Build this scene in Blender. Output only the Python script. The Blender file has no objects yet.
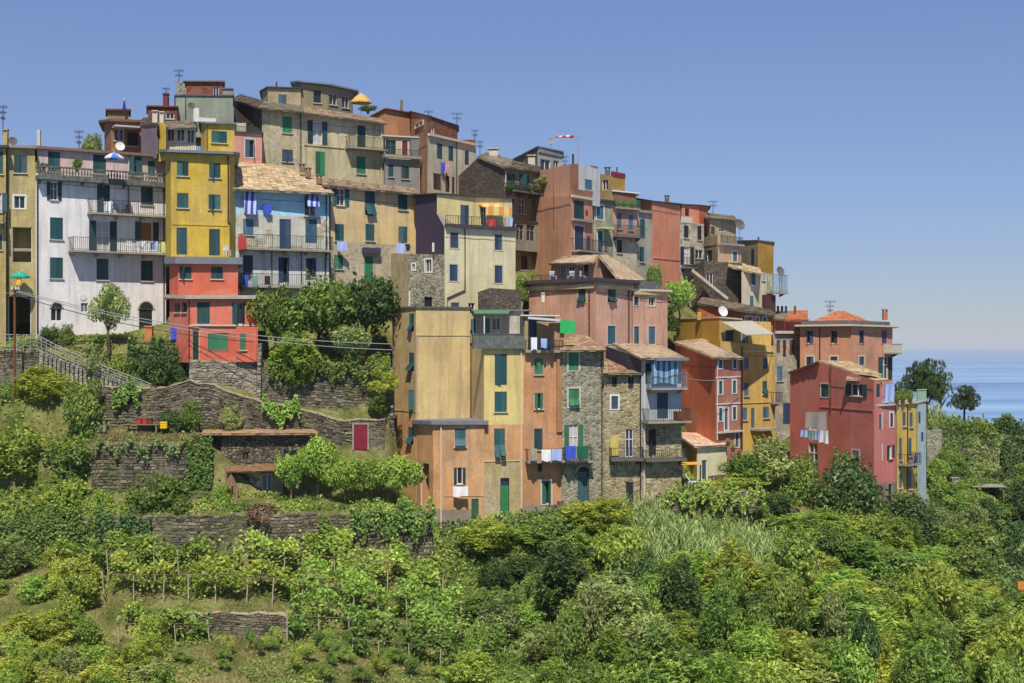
import bpy, math, random
import numpy as np
from mathutils import Vector, Matrix

random.seed(7)
F = 1422.2           # focal length in pixels (50 mm lens, 36 mm sensor, 1024 px)
Z0 = 90.0            # camera height above the sea
CX, CY = 512.0, 341.5
scn = bpy.context.scene
COL = scn.collection

# ------------------------------------------------------------------ helpers
def srgb(r, g, b, k=1.0):
    def l(c):
        c /= 255.0
        return (c / 12.92 if c <= 0.04045 else ((c + 0.055) / 1.055) ** 2.4) * k
    return (l(r), l(g), l(b), 1.0)

def P(px, py, Y):
    return Vector(((px - CX) * Y / F, Y, Z0 + (CY - py) * Y / F))

def PX(px, Y):
    return (px - CX) * Y / F

def zrow(py, Y):
    return Z0 + (CY - py) * Y / F

MATS = {}
def new_mat(name):
    m = bpy.data.materials.new(name)
    m.use_nodes = True
    nt = m.node_tree
    nt.nodes.clear()
    out = nt.nodes.new('ShaderNodeOutputMaterial')
    b = nt.nodes.new('ShaderNodeBsdfPrincipled')
    nt.links.new(b.outputs[0], out.inputs[0])
    return m, nt, b, out

def N(nt, t, **kw):
    n = nt.nodes.new(t)
    for k, v in kw.items():
        if k.startswith('i_'):
            n.inputs[k[2:].replace('_', ' ')].default_value = v
        else:
            setattr(n, k, v)
    return n

def mapping(nt, scale=(1, 1, 1), loc=(0, 0, 0), obj=False):
    if obj:
        tc = N(nt, 'ShaderNodeTexCoord'); src = tc.outputs['Object']
    else:
        g = N(nt, 'ShaderNodeNewGeometry'); src = g.outputs['Position']
    mp = N(nt, 'ShaderNodeMapping')
    mp.inputs['Scale'].default_value = scale
    mp.inputs['Location'].default_value = loc
    nt.links.new(src, mp.inputs['Vector'])
    return mp.outputs[0]

def noise(nt, vec, scale, detail=4, rough=0.6):
    n = N(nt, 'ShaderNodeTexNoise')
    n.inputs['Scale'].default_value = scale
    n.inputs['Detail'].default_value = detail
    n.inputs['Roughness'].default_value = rough
    nt.links.new(vec, n.inputs['Vector'])
    return n.outputs['Fac']

def ramp(nt, fac, a, b, ca=(0, 0, 0, 1), cb=(1, 1, 1, 1)):
    r = N(nt, 'ShaderNodeValToRGB')
    r.color_ramp.elements[0].position = a
    r.color_ramp.elements[1].position = b
    r.color_ramp.elements[0].color = ca
    r.color_ramp.elements[1].color = cb
    nt.links.new(fac, r.inputs[0])
    return r.outputs[0]

def mix(nt, fac, a, b, blend='MIX'):
    m = N(nt, 'ShaderNodeMix', data_type='RGBA', blend_type=blend)
    for inp, v in ((m.inputs[0], fac), (m.inputs[6], a), (m.inputs[7], b)):
        if isinstance(v, (tuple, list)):
            inp.default_value = v
        elif isinstance(v, (int, float)):
            inp.default_value = v
        else:
            nt.links.new(v, inp)
    return m.outputs[2]

def bump(nt, bsdf, h, strength=0.4, dist=0.05):
    b = N(nt, 'ShaderNodeBump')
    b.inputs['Strength'].default_value = strength
    b.inputs['Distance'].default_value = dist
    nt.links.new(h, b.inputs['Height'])
    nt.links.new(b.outputs[0], bsdf.inputs['Normal'])

def mul(c, k):
    return (c[0] * k, c[1] * k, c[2] * k, 1)

def stone_nodes(nt, c1, c2, mortar, scale):
    v = mapping(nt, (1, 1, 1.55))
    n = N(nt, 'ShaderNodeTexNoise'); n.inputs['Scale'].default_value = 1.3
    nt.links.new(v, n.inputs['Vector'])
    vd = mix(nt, 0.06, v, n.outputs['Color'], 'ADD')
    vo = N(nt, 'ShaderNodeTexVoronoi'); vo.inputs['Scale'].default_value = scale
    ve = N(nt, 'ShaderNodeTexVoronoi', feature='DISTANCE_TO_EDGE'); ve.inputs['Scale'].default_value = scale
    nt.links.new(vd, vo.inputs['Vector']); nt.links.new(vd, ve.inputs['Vector'])
    sep = N(nt, 'ShaderNodeSeparateColor'); nt.links.new(vo.outputs['Color'], sep.inputs[0])
    col = mix(nt, sep.outputs[0], c1, c2)
    big = noise(nt, v, 0.35, 3)
    col = mix(nt, ramp(nt, big, 0.35, 0.7), col, mix(nt, 1.0, col, (0.62, 0.6, 0.55, 1), 'MULTIPLY'))
    edge = ramp(nt, ve.outputs['Distance'], 0.03, 0.13)
    col = mix(nt, edge, mortar, col)
    return col, edge

def plaster(name, c, stain=0.45, peel=0.0, k=1.0, dirt=(0.16, 0.14, 0.11, 1)):
    if name in MATS:
        return MATS[name]
    g_ = sum(c) / 3.0; c = tuple(q + (g_ - q) * 0.16 + w_ for q, w_ in zip(c, (4, 3, -4)))
    base = srgb(*c, k * 1.0)
    m, nt, b, out = new_mat(name)
    b.inputs['Roughness'].default_value = 0.92
    b.inputs['Specular IOR Level'].default_value = 0.15
    v = mapping(nt, loc=(random.uniform(-50, 50),) * 3)
    vs = mapping(nt, (2.2, 2.2, 0.22), loc=(random.uniform(-50, 50),) * 3)
    f1 = noise(nt, v, 0.45, 6, 0.65)
    f2 = noise(nt, vs, 1.0, 4, 0.6)
    f3 = noise(nt, v, 6.0, 3, 0.6)
    f5 = noise(nt, v, 1.7, 5, 0.75)
    pale = mix(nt, 0.35, base, (0.5, 0.47, 0.42, 1))
    col = mix(nt, ramp(nt, f1, 0.38, 0.66), base, mul(base, 1 - 0.55 * stain))
    pm = N(nt, 'ShaderNodeMath', operation='MULTIPLY'); pm.inputs[1].default_value = min(1.0, 1.1 * stain)
    nt.links.new(ramp(nt, f5, 0.59, 0.63), pm.inputs[0])
    col = mix(nt, pm.outputs[0], col, pale)
    col = mix(nt, ramp(nt, f3, 0.3, 0.75), col, mix(nt, 1.0, col, mul((1, 1, 1, 1), 1 - 0.55 * stain), 'MULTIPLY'))
    vr = N(nt, 'ShaderNodeTexVoronoi'); vr.inputs['Scale'].default_value = .32; vr.inputs['Randomness'].default_value = 1.0
    vd_ = mix(nt, .5, v, noise(nt, v, 1.1, 3), 'ADD'); nt.links.new(vd_, vr.inputs['Vector'])
    sv = N(nt, 'ShaderNodeSeparateColor'); nt.links.new(vr.outputs['Color'], sv.inputs[0])
    col = mix(nt, ramp(nt, sv.outputs[0], .7, .72), col, mix(nt, .1, col, (.5, .46, .4, 1)))
    col = mix(nt, ramp(nt, sv.outputs[1], .7, .72), col, mix(nt, 1.0, col, (.93, .92, .91, 1), 'MULTIPLY'))
    sfac = N(nt, 'ShaderNodeMath', operation='MULTIPLY'); sfac.inputs[1].default_value = min(1.0, 1.6 * stain)
    nt.links.new(ramp(nt, f2, 0.47, 0.72), sfac.inputs[0])
    col = mix(nt, sfac.outputs[0], col, mix(nt, 0.75, base, dirt))
    h = f3
    if peel > 0:
        sc, e = stone_nodes(nt, srgb(150, 140, 122), srgb(196, 186, 160), srgb(175, 165, 145), 3.4)
        f4 = noise(nt, v, 0.8, 6, 0.7)
        pf = ramp(nt, f4, 0.62 - 0.25 * peel, 0.66 - 0.25 * peel)
        col = mix(nt, pf, col, sc)
    nt.links.new(col, b.inputs['Base Color'])
    bump(nt, b, h, 0.25, 0.03)
    MATS[name] = m
    return m

def stone(name, c1, c2, mortar, scale=3.2, k=1.0, moss=0.0):
    if name in MATS:
        return MATS[name]
    m, nt, b, out = new_mat(name)
    b.inputs['Roughness'].default_value = 0.95
    b.inputs['Specular IOR Level'].default_value = 0.1
    col, e = stone_nodes(nt, srgb(*c1, k), srgb(*c2, k), srgb(*mortar, k), scale)
    if moss:
        v = mapping(nt)
        f = noise(nt, v, 0.7, 5, 0.7)
        col = mix(nt, ramp(nt, f, 0.62 - 0.2 * moss, 0.75 - 0.2 * moss), col, srgb(62, 78, 38))
    nt.links.new(col, b.inputs['Base Color'])
    bump(nt, b, e, 0.8, 0.06)
    MATS[name] = m
    return m

def simple(name, c, rough=0.7, var=0.25, scale=3.0, k=1.0, spec=0.3, metal=0.0):
    if name in MATS:
        return MATS[name]
    base = srgb(*c, k)
    m, nt, b, out = new_mat(name)
    b.inputs['Roughness'].default_value = rough
    b.inputs['Specular IOR Level'].default_value = spec
    b.inputs['Metallic'].default_value = metal
    v = mapping(nt)
    f = noise(nt, v, scale, 5, 0.65)
    col = mix(nt, ramp(nt, f, 0.3, 0.72), base, mul(base, 1 - var))
    if name.startswith(('shutter', 'door')):
        oi = N(nt, 'ShaderNodeObjectInfo'); hs = N(nt, 'ShaderNodeHueSaturation')
        for lo, hi, sock, k_ in ((.7, 1.5, 'Value', 1.0), (.75, 1.05, 'Saturation', 5.3), (.485, .515, 'Hue', 11.7)):
            a_ = N(nt, 'ShaderNodeMath', operation='MULTIPLY'); a_.inputs[1].default_value = k_; nt.links.new(oi.outputs['Random'], a_.inputs[0])
            f_ = N(nt, 'ShaderNodeMath', operation='FRACT'); nt.links.new(a_.outputs[0], f_.inputs[0])
            r_ = N(nt, 'ShaderNodeMapRange'); r_.inputs[3].default_value = lo; r_.inputs[4].default_value = hi
            nt.links.new(f_.outputs[0], r_.inputs[0]); nt.links.new(r_.outputs[0], hs.inputs[sock])
        nt.links.new(col, hs.inputs['Color']); col = hs.outputs[0]
    nt.links.new(col, b.inputs['Base Color'])
    MATS[name] = m
    return m

def tiles(name, c1, c2, scale=3.0, k=1.0):
    if name in MATS:
        return MATS[name]
    m, nt, b, out = new_mat(name)
    b.inputs['Roughness'].default_value = 0.9
    b.inputs['Specular IOR Level'].default_value = 0.15
    at = N(nt, 'ShaderNodeAttribute'); at.attribute_name = 'tint'
    v = mapping(nt)
    f = noise(nt, v, 1.2, 5, 0.7)
    col = mix(nt, at.outputs['Fac'], srgb(*c1, k), srgb(*c2, k))
    col = mix(nt, ramp(nt, f, 0.45, 0.75), col, mix(nt, 1.0, col, (0.55, 0.52, 0.48, 1), 'MULTIPLY'))
    nt.links.new(col, b.inputs['Base Color'])
    MATS[name] = m
    return m

def stripes(name, c1, c2, period=0.4):
    if name in MATS:
        return MATS[name]
    m, nt, b, out = new_mat(name)
    b.inputs['Roughness'].default_value = 0.9
    v = mapping(nt, (1, 1, 0))
    w = N(nt, 'ShaderNodeTexWave', bands_direction='X'); w.inputs['Scale'].default_value = 0.314 / period
    w.inputs['Distortion'].default_value = 0.3
    nt.links.new(v, w.inputs['Vector'])
    col = mix(nt, ramp(nt, w.outputs['Fac'], 0.45, 0.55), srgb(*c1), srgb(*c2))
    nt.links.new(col, b.inputs['Base Color'])
    MATS[name] = m
    return m

def glass_mat():
    m, nt, b, out = new_mat('window_glass')
    b.inputs['Base Color'].default_value = srgb(38, 46, 58)
    b.inputs['Roughness'].default_value = 0.08
    b.inputs['Specular IOR Level'].default_value = 0.6
    return m

class MB:
    def __init__(self):
        self.v = []; self.f = []; self.mi = []; self.t = []
    def quad(self, a, b, c, d, mi=0, t=0.5):
        n = len(self.v); self.v += [Vector(a), Vector(b), Vector(c), Vector(d)]
        self.f.append((n, n + 1, n + 2, n + 3)); self.mi.append(mi); self.t.append(t)
    def poly(self, pts, mi=0, t=0.5):
        n = len(self.v); self.v += [Vector(p) for p in pts]
        self.f.append(tuple(range(n, n + len(pts)))); self.mi.append(mi); self.t.append(t)
    def hexa(self, c, mi=0, t=0.5):
        """c: 8 corners, bottom ring 0-3 then top ring 4-7"""
        n = len(self.v); self.v += [Vector(p) for p in c]
        for q in ((0, 3, 2, 1), (4, 5, 6, 7), (0, 1, 5, 4), (1, 2, 6, 5), (2, 3, 7, 6), (3, 0, 4, 7)):
            self.f.append(tuple(n + i for i in q)); self.mi.append(mi); self.t.append(t)
    def box(self, o, ax, ay, az, x0, x1, y0, y1, z0, z1, mi=0, t=0.5):
        def p(x, y, z): return o + ax * x + ay * y + az * z
        self.hexa([p(x0, y0, z0), p(x1, y0, z0), p(x1, y1, z0), p(x0, y1, z0),
                   p(x0, y0, z1), p(x1, y0, z1), p(x1, y1, z1), p(x0, y1, z1)], mi, t)
    def wbox(self, x0, x1, y0, y1, z0, z1, mi=0, t=0.5):
        self.box(Vector((0, 0, 0)), Vector((1, 0, 0)), Vector((0, 1, 0)), Vector((0, 0, 1)), x0, x1, y0, y1, z0, z1, mi, t)
    def prism(self, ring, up, mi=0, t=0.5):
        """ring of points extruded by vector up (closed)"""
        ring = [Vector(p) for p in ring]; n = len(self.v); k = len(ring); up = Vector(up)
        self.v += ring + [p + up for p in ring]
        self.f.append(tuple(n + i for i in reversed(range(k)))); self.f.append(tuple(n + k + i for i in range(k)))
        self.mi += [mi, mi]; self.t += [t, t]
        for i in range(k):
            j = (i + 1) % k
            self.f.append((n + i, n + j, n + k + j, n + k + i)); self.mi.append(mi); self.t.append(t)
    def tube(self, pts, r, seg=6, mi=0, r2=None):
        pts = [Vector(p) for p in pts]; rings = []
        m = len(pts)
        for i, p in enumerate(pts):
            d = (pts[min(i + 1, m - 1)] - pts[max(i - 1, 0)]).normalized()
            a = d.cross(Vector((0, 0, 1)))
            if a.length < 1e-3: a = d.cross(Vector((1, 0, 0)))
            a.normalize(); b = d.cross(a)
            rr = r if r2 is None else r + (r2 - r) * i / (m - 1)
            n = len(self.v)
            self.v += [p + (a * math.cos(6.2832 * s / seg) + b * math.sin(6.2832 * s / seg)) * rr for s in range(seg)]
            rings.append(n)
        for i in range(m - 1):
            for s in range(seg):
                s2 = (s + 1) % seg
                self.f.append((rings[i] + s, rings[i] + s2, rings[i + 1] + s2, rings[i + 1] + s)); self.mi.append(mi); self.t.append(0.5)
        for rr in (rings[0], rings[-1]):
            self.f.append(tuple(rr + s for s in range(seg))); self.mi.append(mi); self.t.append(0.5)
    def lathe(self, o, prof, seg=12, mi=0):
        rings = []
        for r, z in prof:
            n = len(self.v)
            self.v += [Vector((o[0] + r * math.cos(6.2832 * s / seg), o[1] + r * math.sin(6.2832 * s / seg), o[2] + z)) for s in range(seg)]
            rings.append(n)
        for i in range(len(prof) - 1):
            for s in range(seg):
                s2 = (s + 1) % seg
                self.f.append((rings[i] + s, rings[i] + s2, rings[i + 1] + s2, rings[i + 1] + s)); self.mi.append(mi); self.t.append(0.5)
        for rr in (rings[0], rings[-1]):
            self.f.append(tuple(rr + s for s in range(seg))); self.mi.append(mi); self.t.append(0.5)

WO = {}   # world origin of each object
def build(name, mb, mats, parent=None, origin=None, tint=False, smooth=False):
    if not isinstance(mats, (list, tuple)): mats = [mats]
    if origin is None:
        lo = Vector((min(p.x for p in mb.v), min(p.y for p in mb.v), min(p.z for p in mb.v)))
        hi = Vector((max(p.x for p in mb.v), max(p.y for p in mb.v), max(p.z for p in mb.v)))
        origin = Vector(((lo.x + hi.x) / 2, (lo.y + hi.y) / 2, lo.z))
    me = bpy.data.meshes.new(name)
    me.from_pydata([tuple(p - origin) for p in mb.v], [], mb.f)
    for m in mats: me.materials.append(m)
    me.polygons.foreach_set('material_index', mb.mi)
    if tint:
        a = me.attributes.new('tint', 'FLOAT', 'FACE'); a.data.foreach_set('value', mb.t)
    if smooth:
        me.polygons.foreach_set('use_smooth', [True] * len(me.polygons))
    me.update()
    o = bpy.data.objects.new(name, me); COL.objects.link(o)
    po = WO[parent.name] if parent else Vector((0, 0, 0))
    o.location = origin - po
    if parent: o.parent = parent
    WO[o.name] = Vector(origin)
    return o

def empty(name, loc):
    o = bpy.data.objects.new(name, None); COL.objects.link(o)
    o.location = loc; o.empty_display_size = 0.5
    WO[o.name] = Vector(loc)
    return o

def tag(o, label=None, cat=None, group=None, kind=None):
    if label: o['label'] = label
    if cat: o['category'] = cat
    if group: o['group'] = group
    if kind: o['kind'] = kind
    return o

# ------------------------------------------------------------------ materials
GLASS = glass_mat()
SH_G = simple('shutter_green', (36, 82, 86), 0.6, 0.3, 2.5)
SH_DG = simple('shutter_dark_green', (32, 66, 68), 0.6, 0.3, 2.5)
SH_BG = simple('shutter_bright_green', (38, 112, 74), 0.6, 0.3, 2.5)
SH_B = simple('shutter_blue', (46, 66, 94), 0.6, 0.25, 2.5)
SH_LB = simple('shutter_pale_blue', (62, 98, 118), 0.6, 0.25, 2.5)
SH_BR = simple('shutter_brown', (84, 48, 42), 0.6, 0.3, 2.5)
SH_DK = simple('dark_wood', (44, 42, 44), 0.7, 0.3, 2.5)
SH_RED = simple('door_red', (122, 34, 44), 0.6, 0.3, 2.5)
SH_YE = simple('shutter_straw', (176, 158, 92), 0.8, 0.3, 2.5)
SHUT = dict(G=SH_G, D=SH_DG, H=SH_BG, B=SH_B, L=SH_LB, R=SH_BR, K=SH_DK, E=SH_RED, Y=SH_YE)
WHITE = simple('white_paint', (214, 212, 208), 0.6, 0.15)
TRIM = simple('pale_stone_trim', (196, 186, 168), 0.85, 0.2)
CURT = simple('curtain_cloth', (190, 186, 186), 0.9, 0.3, 6)
CURT2 = simple('patterned_curtain', (168, 120, 66), 0.9, 0.6, 9)
IRON = simple('dark_iron', (58, 62, 66), 0.6, 0.3)
IRONW = simple('pale_iron', (150, 154, 158), 0.5, 0.3)
PIPE_BR = simple('copper_pipe', (78, 52, 42), 0.5, 0.3)
PIPE_W = simple('pale_pipe', (205, 190, 175), 0.5, 0.15)
CONC = simple('concrete', (158, 150, 138), 0.92, 0.4, 2.0)
CONCD = simple('dark_concrete', (104, 100, 98), 0.92, 0.4, 2.0)
CONCG = simple('weathered_balustrade', (112, 118, 112), 0.92, 0.7, 3.0)
LEAD = simple('grey_roof_sheet', (118, 122, 130), 0.6, 0.25, 1.5)
DARKROOF = simple('dark_roof_edge', (72, 66, 70), 0.85, 0.3, 2)
RUST = simple('rust', (120, 72, 48), 0.85, 0.4, 4)
WOOD = simple('weathered_wood', (142, 120, 96), 0.9, 0.4, 4)
PLANK = simple('plank_roof', (168, 138, 112), 0.9, 0.35, 3)
T_SLATE = tiles('roof_stone_slabs', (168, 150, 122), (222, 202, 164))
T_TERRA = tiles('roof_terracotta', (148, 118, 96), (190, 166, 136))
T_TAN = tiles('roof_tan_tiles', (158, 136, 114), (202, 182, 154))
T_GREY = tiles('roof_grey_slabs', (120, 112, 100), (168, 156, 134))
T_ORANGE = tiles('roof_orange_tiles', (184, 108, 76), (202, 142, 106))
ST_GREY = stone('rubble_grey', (98, 97, 86), (182, 178, 156), (160, 155, 134), 3.2)
ST_TAN = stone('rubble_tan', (112, 104, 82), (196, 182, 146), (166, 155, 124), 3.2)
ST_DARK = stone('rubble_dark', (78, 72, 68), (122, 112, 100), (88, 82, 74), 3.6)
ST_WALL = stone('terrace_stone', (82, 78, 70), (140, 132, 114), (52, 50, 42), 3.6, moss=0.35)
ST_WALL2 = stone('terrace_stone_mossy', (74, 70, 60), (124, 118, 100), (42, 42, 34), 3.8, moss=0.8)
def drystone(name, c1, c2, moss):
    m, nt, b, out = new_mat(name)
    b.inputs['Roughness'].default_value = 0.95; b.inputs['Specular IOR Level'].default_value = 0.1
    at = N(nt, 'ShaderNodeAttribute'); at.attribute_name = 'tint'
    v = mapping(nt); f = noise(nt, v, 5, 4, .7); g = noise(nt, v, .5, 5, .7)
    col = mix(nt, at.outputs['Fac'], srgb(*c1), srgb(*c2))
    col = mix(nt, ramp(nt, f, .35, .7), col, mix(nt, 1.0, col, (.62, .6, .56, 1), 'MULTIPLY'))
    col = mix(nt, ramp(nt, g, .66 - .2 * moss, .8 - .2 * moss), col, srgb(84, 96, 48))
    nt.links.new(col, b.inputs['Base Color']); MATS[name] = m
    return m
DRY1 = drystone('dry_stone', (70, 66, 57), (146, 138, 118), .5)
DRY2 = drystone('dry_stone_mossy', (66, 66, 50), (132, 126, 102), .9)
DRYP = drystone('dry_stone_pale', (116, 112, 102), (182, 174, 154), .15)
ST_PALE = stone('plinth_stone', (128, 126, 116), (186, 180, 164), (110, 106, 94), 3.2)

# ------------------------------------------------------------------ houses
class Fac:
    def __init__(s, A, B):
        s.A, s.B = A, B
        d = Vector((B.x - A.x, B.y - A.y, 0)); s.L = d.length; s.u = d / s.L
        s.n = Vector((s.u.y, -s.u.x, 0))
    def U(s, px):
        t = (px - CX) / F       # ray x = t*y
        # A.x + u*ux = t*(A.y + u*uy)
        return (t * s.A.y - s.A.x) / (s.u.x - t * s.u.y)
    def Yat(s, px):
        return s.A.y + s.U(px) * s.u.y
    def Z(s, px, py):
        return zrow(py, s.Yat(px))
    def pt(s, u, z, d=0.0):
        return Vector((s.A.x + s.u.x * u + s.n.x * d, s.A.y + s.u.y * u + s.n.y * d, z))
    def rect(s, r):
        xc = (r[0] + r[2]) / 2
        return s.U(r[0]), s.U(r[2]), s.Z(xc, r[3]), s.Z(xc, r[1])

AX = Vector((0, 0, 1))
class Block:
    pass

class House:
    def __init__(h, label, px, py, Y, cat='house', group=None, name='house'):
        h.root = empty(name, P(px, py, Y)); tag(h.root, label, cat, group)
        h.blocks = []; h.todo = []
    def block(h, pts, tops, bases, mats, depth=7.0, cap=None, zones=(), back_rise=0.0, name='wall', side=None):
        """pts [(px,Y)], tops/bases py per corner; mats one or one per facade; zones (fac, px0,py0,px1,py1, mat)"""
        b = Block(); n = len(pts)
        if not isinstance(tops, (list, tuple)): tops = [tops] * n
        if not isinstance(bases, (list, tuple)): bases = [bases] * n
        b.pts = pts
        b.xy = [Vector((PX(p[0], p[1]), p[1], 0)) for p in pts]
        b.zt = [zrow(t, p[1]) for t, p in zip(tops, pts)]
        b.zb = min(zrow(t, p[1]) for t, p in zip(bases, pts))
        b.fac = [Fac(b.xy[i], b.xy[i + 1]) for i in range(n - 1)]
        b.mats = list(mats) if isinstance(mats, (list, tuple)) else [mats] * (n - 1)
        b.side = side or b.mats[-1]
        b.depth = depth; b.cap = cap; b.zones = zones; b.rise = back_rise; b.name = name
        b.holes = [[] for _ in b.fac]
        h.blocks.append(b)
        return b
    def finish(h):
        for b in h.blocks:
            mb = MB(); mlist = []
            def mi(m):
                if m not in mlist: mlist.append(m)
                return mlist.index(m)
            for i, f in enumerate(b.fac):
                m0 = mi(b.mats[i]); zA, zB = b.zt[i], b.zt[i + 1]; zm = min(zA, zB)
                zn = [(f.U(z[1]), f.U(z[3]), f.Z((z[1] + z[3]) / 2, z[4]), f.Z((z[1] + z[3]) / 2, z[2]), mi(z[5])) for z in b.zones if z[0] == i]
                us = {0.0, f.L}; zs = {b.zb, zm}
                for r in b.holes[i] + [q[:4] for q in zn]:
                    for u in r[:2]:
                        if 0 < u < f.L: us.add(u)
                    for z in r[2:4]:
                        if b.zb < z < zm: zs.add(z)
                us = sorted(us); zs = sorted(zs)
                for a in range(len(us) - 1):
                    for c in range(len(zs) - 1):
                        u0, u1, z0, z1 = us[a], us[a + 1], zs[c], zs[c + 1]
                        if u1 - u0 < 1e-5 or z1 - z0 < 1e-5: continue
                        uc, zc = (u0 + u1) / 2, (z0 + z1) / 2
                        if any(r[0] < uc < r[1] and r[2] < zc < r[3] for r in b.holes[i]): continue
                        m = m0
                        for q in zn:
                            if q[0] < uc < q[1] and q[2] < zc < q[3]: m = q[4]
                        mb.quad(f.pt(u0, z0), f.pt(u1, z0), f.pt(u1, z1), f.pt(u0, z1), m)
                if abs(zA - zB) > 1e-4:
                    m = m0
                    for q in zn:
                        if q[3] > zm - 0.3: m = q[4]
                    if zA > zB: mb.poly([f.pt(0, zm), f.pt(f.L, zm), f.pt(0, zA)], m)
                    else: mb.poly([f.pt(0, zm), f.pt(f.L, zm), f.pt(f.L, zB)], m)
                for r in b.holes[i]:
                    u0, u1, z0, z1, dd = r
                    m = m0
                    for q in zn:
                        if q[0] < (u0 + u1) / 2 < q[1] and q[2] < (z0 + z1) / 2 < q[3]: m = q[4]
                    mb.quad(f.pt(u0, z0, 0), f.pt(u0, z0, -dd), f.pt(u0, z1, -dd), f.pt(u0, z1, 0), m)
                    mb.quad(f.pt(u1, z0, 0), f.pt(u1, z1, 0), f.pt(u1, z1, -dd), f.pt(u1, z0, -dd), m)
                    mb.quad(f.pt(u0, z1, 0), f.pt(u0, z1, -dd), f.pt(u1, z1, -dd), f.pt(u1, z1, 0), m)
                    mb.quad(f.pt(u0, z0, 0), f.pt(u1, z0, 0), f.pt(u1, z0, -dd), f.pt(u0, z0, -dd), m)
                    if dd > 0.4:
                        mb.quad(f.pt(u0, z0, -dd), f.pt(u1, z0, -dd), f.pt(u1, z1, -dd), f.pt(u0, z1, -dd), m)
            # sides and back
            A, B = b.xy[0], b.xy[-1]
            def back(p):
                k = (p.y + b.depth) / p.y
                return Vector((p.x * k, p.y * k, 0))
            A2, B2 = back(A), back(B)
            zA, zB = b.zt[0], b.zt[-1]; zA2, zB2 = zA + b.rise, zB + b.rise
            ms = mi(b.side)
            def q(p, q_, z0a, z1a, z1b):
                mb.quad((p.x, p.y, z0a), (q_.x, q_.y, z0a), (q_.x, q_.y, z1b), (p.x, p.y, z1a), ms)
            q(B, B2, b.zb, zB, zB2); q(B2, A2, b.zb, zB2, zA2); q(A2, A, b.zb, zA2, zA)
            mc = mi(b.cap or CONC)
            ring = [Vector((p.x, p.y, z)) for p, z in zip(b.xy, b.zt)] + [Vector((B2.x, B2.y, zB2)), Vector((A2.x, A2.y, zA2))]
            # cap in strips to stay planar enough
            for i in range(len(b.xy) - 1):
                t0 = i / (len(b.xy) - 1); t1 = (i + 1) / (len(b.xy) - 1)
                p0 = ring[-1].lerp(ring[-2], t0); p1 = ring[-1].lerp(ring[-2], t1)
                mb.quad(ring[i], ring[i + 1], p1, p0, mc)
            build(b.name, mb, mlist, h.root)
        for fn in h.todo: fn()
        for b in h.blocks:      # electric cables clipped along the larger fronts
            for i, f in enumerate(b.fac):
                zm = min(b.zt[i], b.zt[i + 1])
                if f.L > 5 and zm - b.zb > 6 and b.name == 'wall':
                    mb = MB(); z = zm - random.uniform(.5, 1.0); k = 9
                    pts = [f.pt(.1 + (f.L - .2) * q / k, z - .035 * math.sin(q * 2.1) - .012 * q, .03) for q in range(k + 1)]
                    mb.tube(pts, .014, 4); u = random.choice([.12, f.L - .12, f.L * random.uniform(.3, .7)])
                    build('wall_cable', mb, IRON, h.root)

    # ---- openings
    def win(h, b, i, r, kind='c', col='G', trim=None, sill=True, frame=None, dd=0.2):
        f = b.fac[i]
        u0, u1, z0, z1 = f.rect(r)
        ok = z1 < min(b.zt[i], b.zt[i + 1]) - 0.02 and u0 > 0.02 and u1 < f.L - 0.02
        if ok: b.holes[i].append((u0, u1, z0, z1, dd if kind != 'v' else max(dd, 1.6)))
        e = 0.0 if ok else 0.21
        h.todo.append(lambda: h._win(f, u0, u1, z0, z1, kind, col, trim, sill, frame, e))
    def _win(h, f, u0, u1, z0, z1, kind, col, trim, sill, frame, e):
        sm = SHUT[col]; o = f.pt(0, 0, e)
        X, D, Zx = f.u, f.n, AX
        w, hh = u1 - u0, z1 - z0
        org = f.pt((u0 + u1) / 2, z0, 0)
        mb = MB(); fr = frame or WHITE
        def bx(m, a, b_, c, d, z_, y_, mi=0): m.box(o, X, D, Zx, a, b_, c, d, z_, y_, mi)
        t = 0.05
        din = -0.16
        if kind == 'v':      # void / deep dark opening
            bx(mb, u0, u0 + t, din, din + 0.06, z0, z1); bx(mb, u1 - t, u1, din, din + 0.06, z0, z1)
            bx(mb, u0, u1, din + .002, din + 0.058, z1 - t, z1)
            wo = build('opening_frame', mb, fr, h.root, org)
            return
        if kind in 'cfdC':
            bx(mb, u0, u1, -0.195, -0.17, z0, z1, 1)
        else:
            bx(mb, u0, u1, din - 0.02, din, z0, z1, 1)
            if kind == 'k' or kind == 'p':
                bx(mb, u0 + 0.05, u1 - 0.05, din + 0.01, din + 0.02, z0 + 0.03, z1 - 0.03, 2)
        bx(mb, u0, u0 + t, din, -0.07, z0, z1); bx(mb, u1 - t, u1, din, -0.07, z0, z1)
        bx(mb, u0 + t, u1 - t, din, -0.072, z1 - t, z1); bx(mb, u0 + t, u1 - t, din, -0.072, z0, z0 + t)
        if kind in 'gok' and w > 0.5:
            um = (u0 + u1) / 2; bx(mb, um - 0.03, um + 0.03, din, -0.09, z0 + t, z1 - t)
            if hh > 1.4: bx(mb, u0 + t, u1 - t, din, -0.095, z0 + hh * .62, z0 + hh * .62 + 0.05)
        wo = build('window' if not (kind == 'd') else 'door', mb, [fr, GLASS, CURT2 if kind == 'p' else CURT], h.root, org)
        if trim:
            tm = MB(); tw = 0.13
            bx(tm, u0 - tw, u0, 0.0, 0.035, z0 - tw * .6, z1 + tw); bx(tm, u1, u1 + tw, 0.0, 0.035, z0 - tw * .6, z1 + tw)
            bx(tm, u0, u1, 0.0, 0.033, z1, z1 + tw); bx(tm, u0, u1, 0.0, 0.033, z0 - tw * .6, z0)
            build('surround', tm, trim, wo, org)
        elif sill and hh < 1.9 and kind != 'd':
            tm = MB(); bx(tm, u0 - 0.08, u1 + 0.08, 0.0, 0.12, z0 - 0.07, z0)
            build('sill', tm, TRIM, wo, org)
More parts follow.
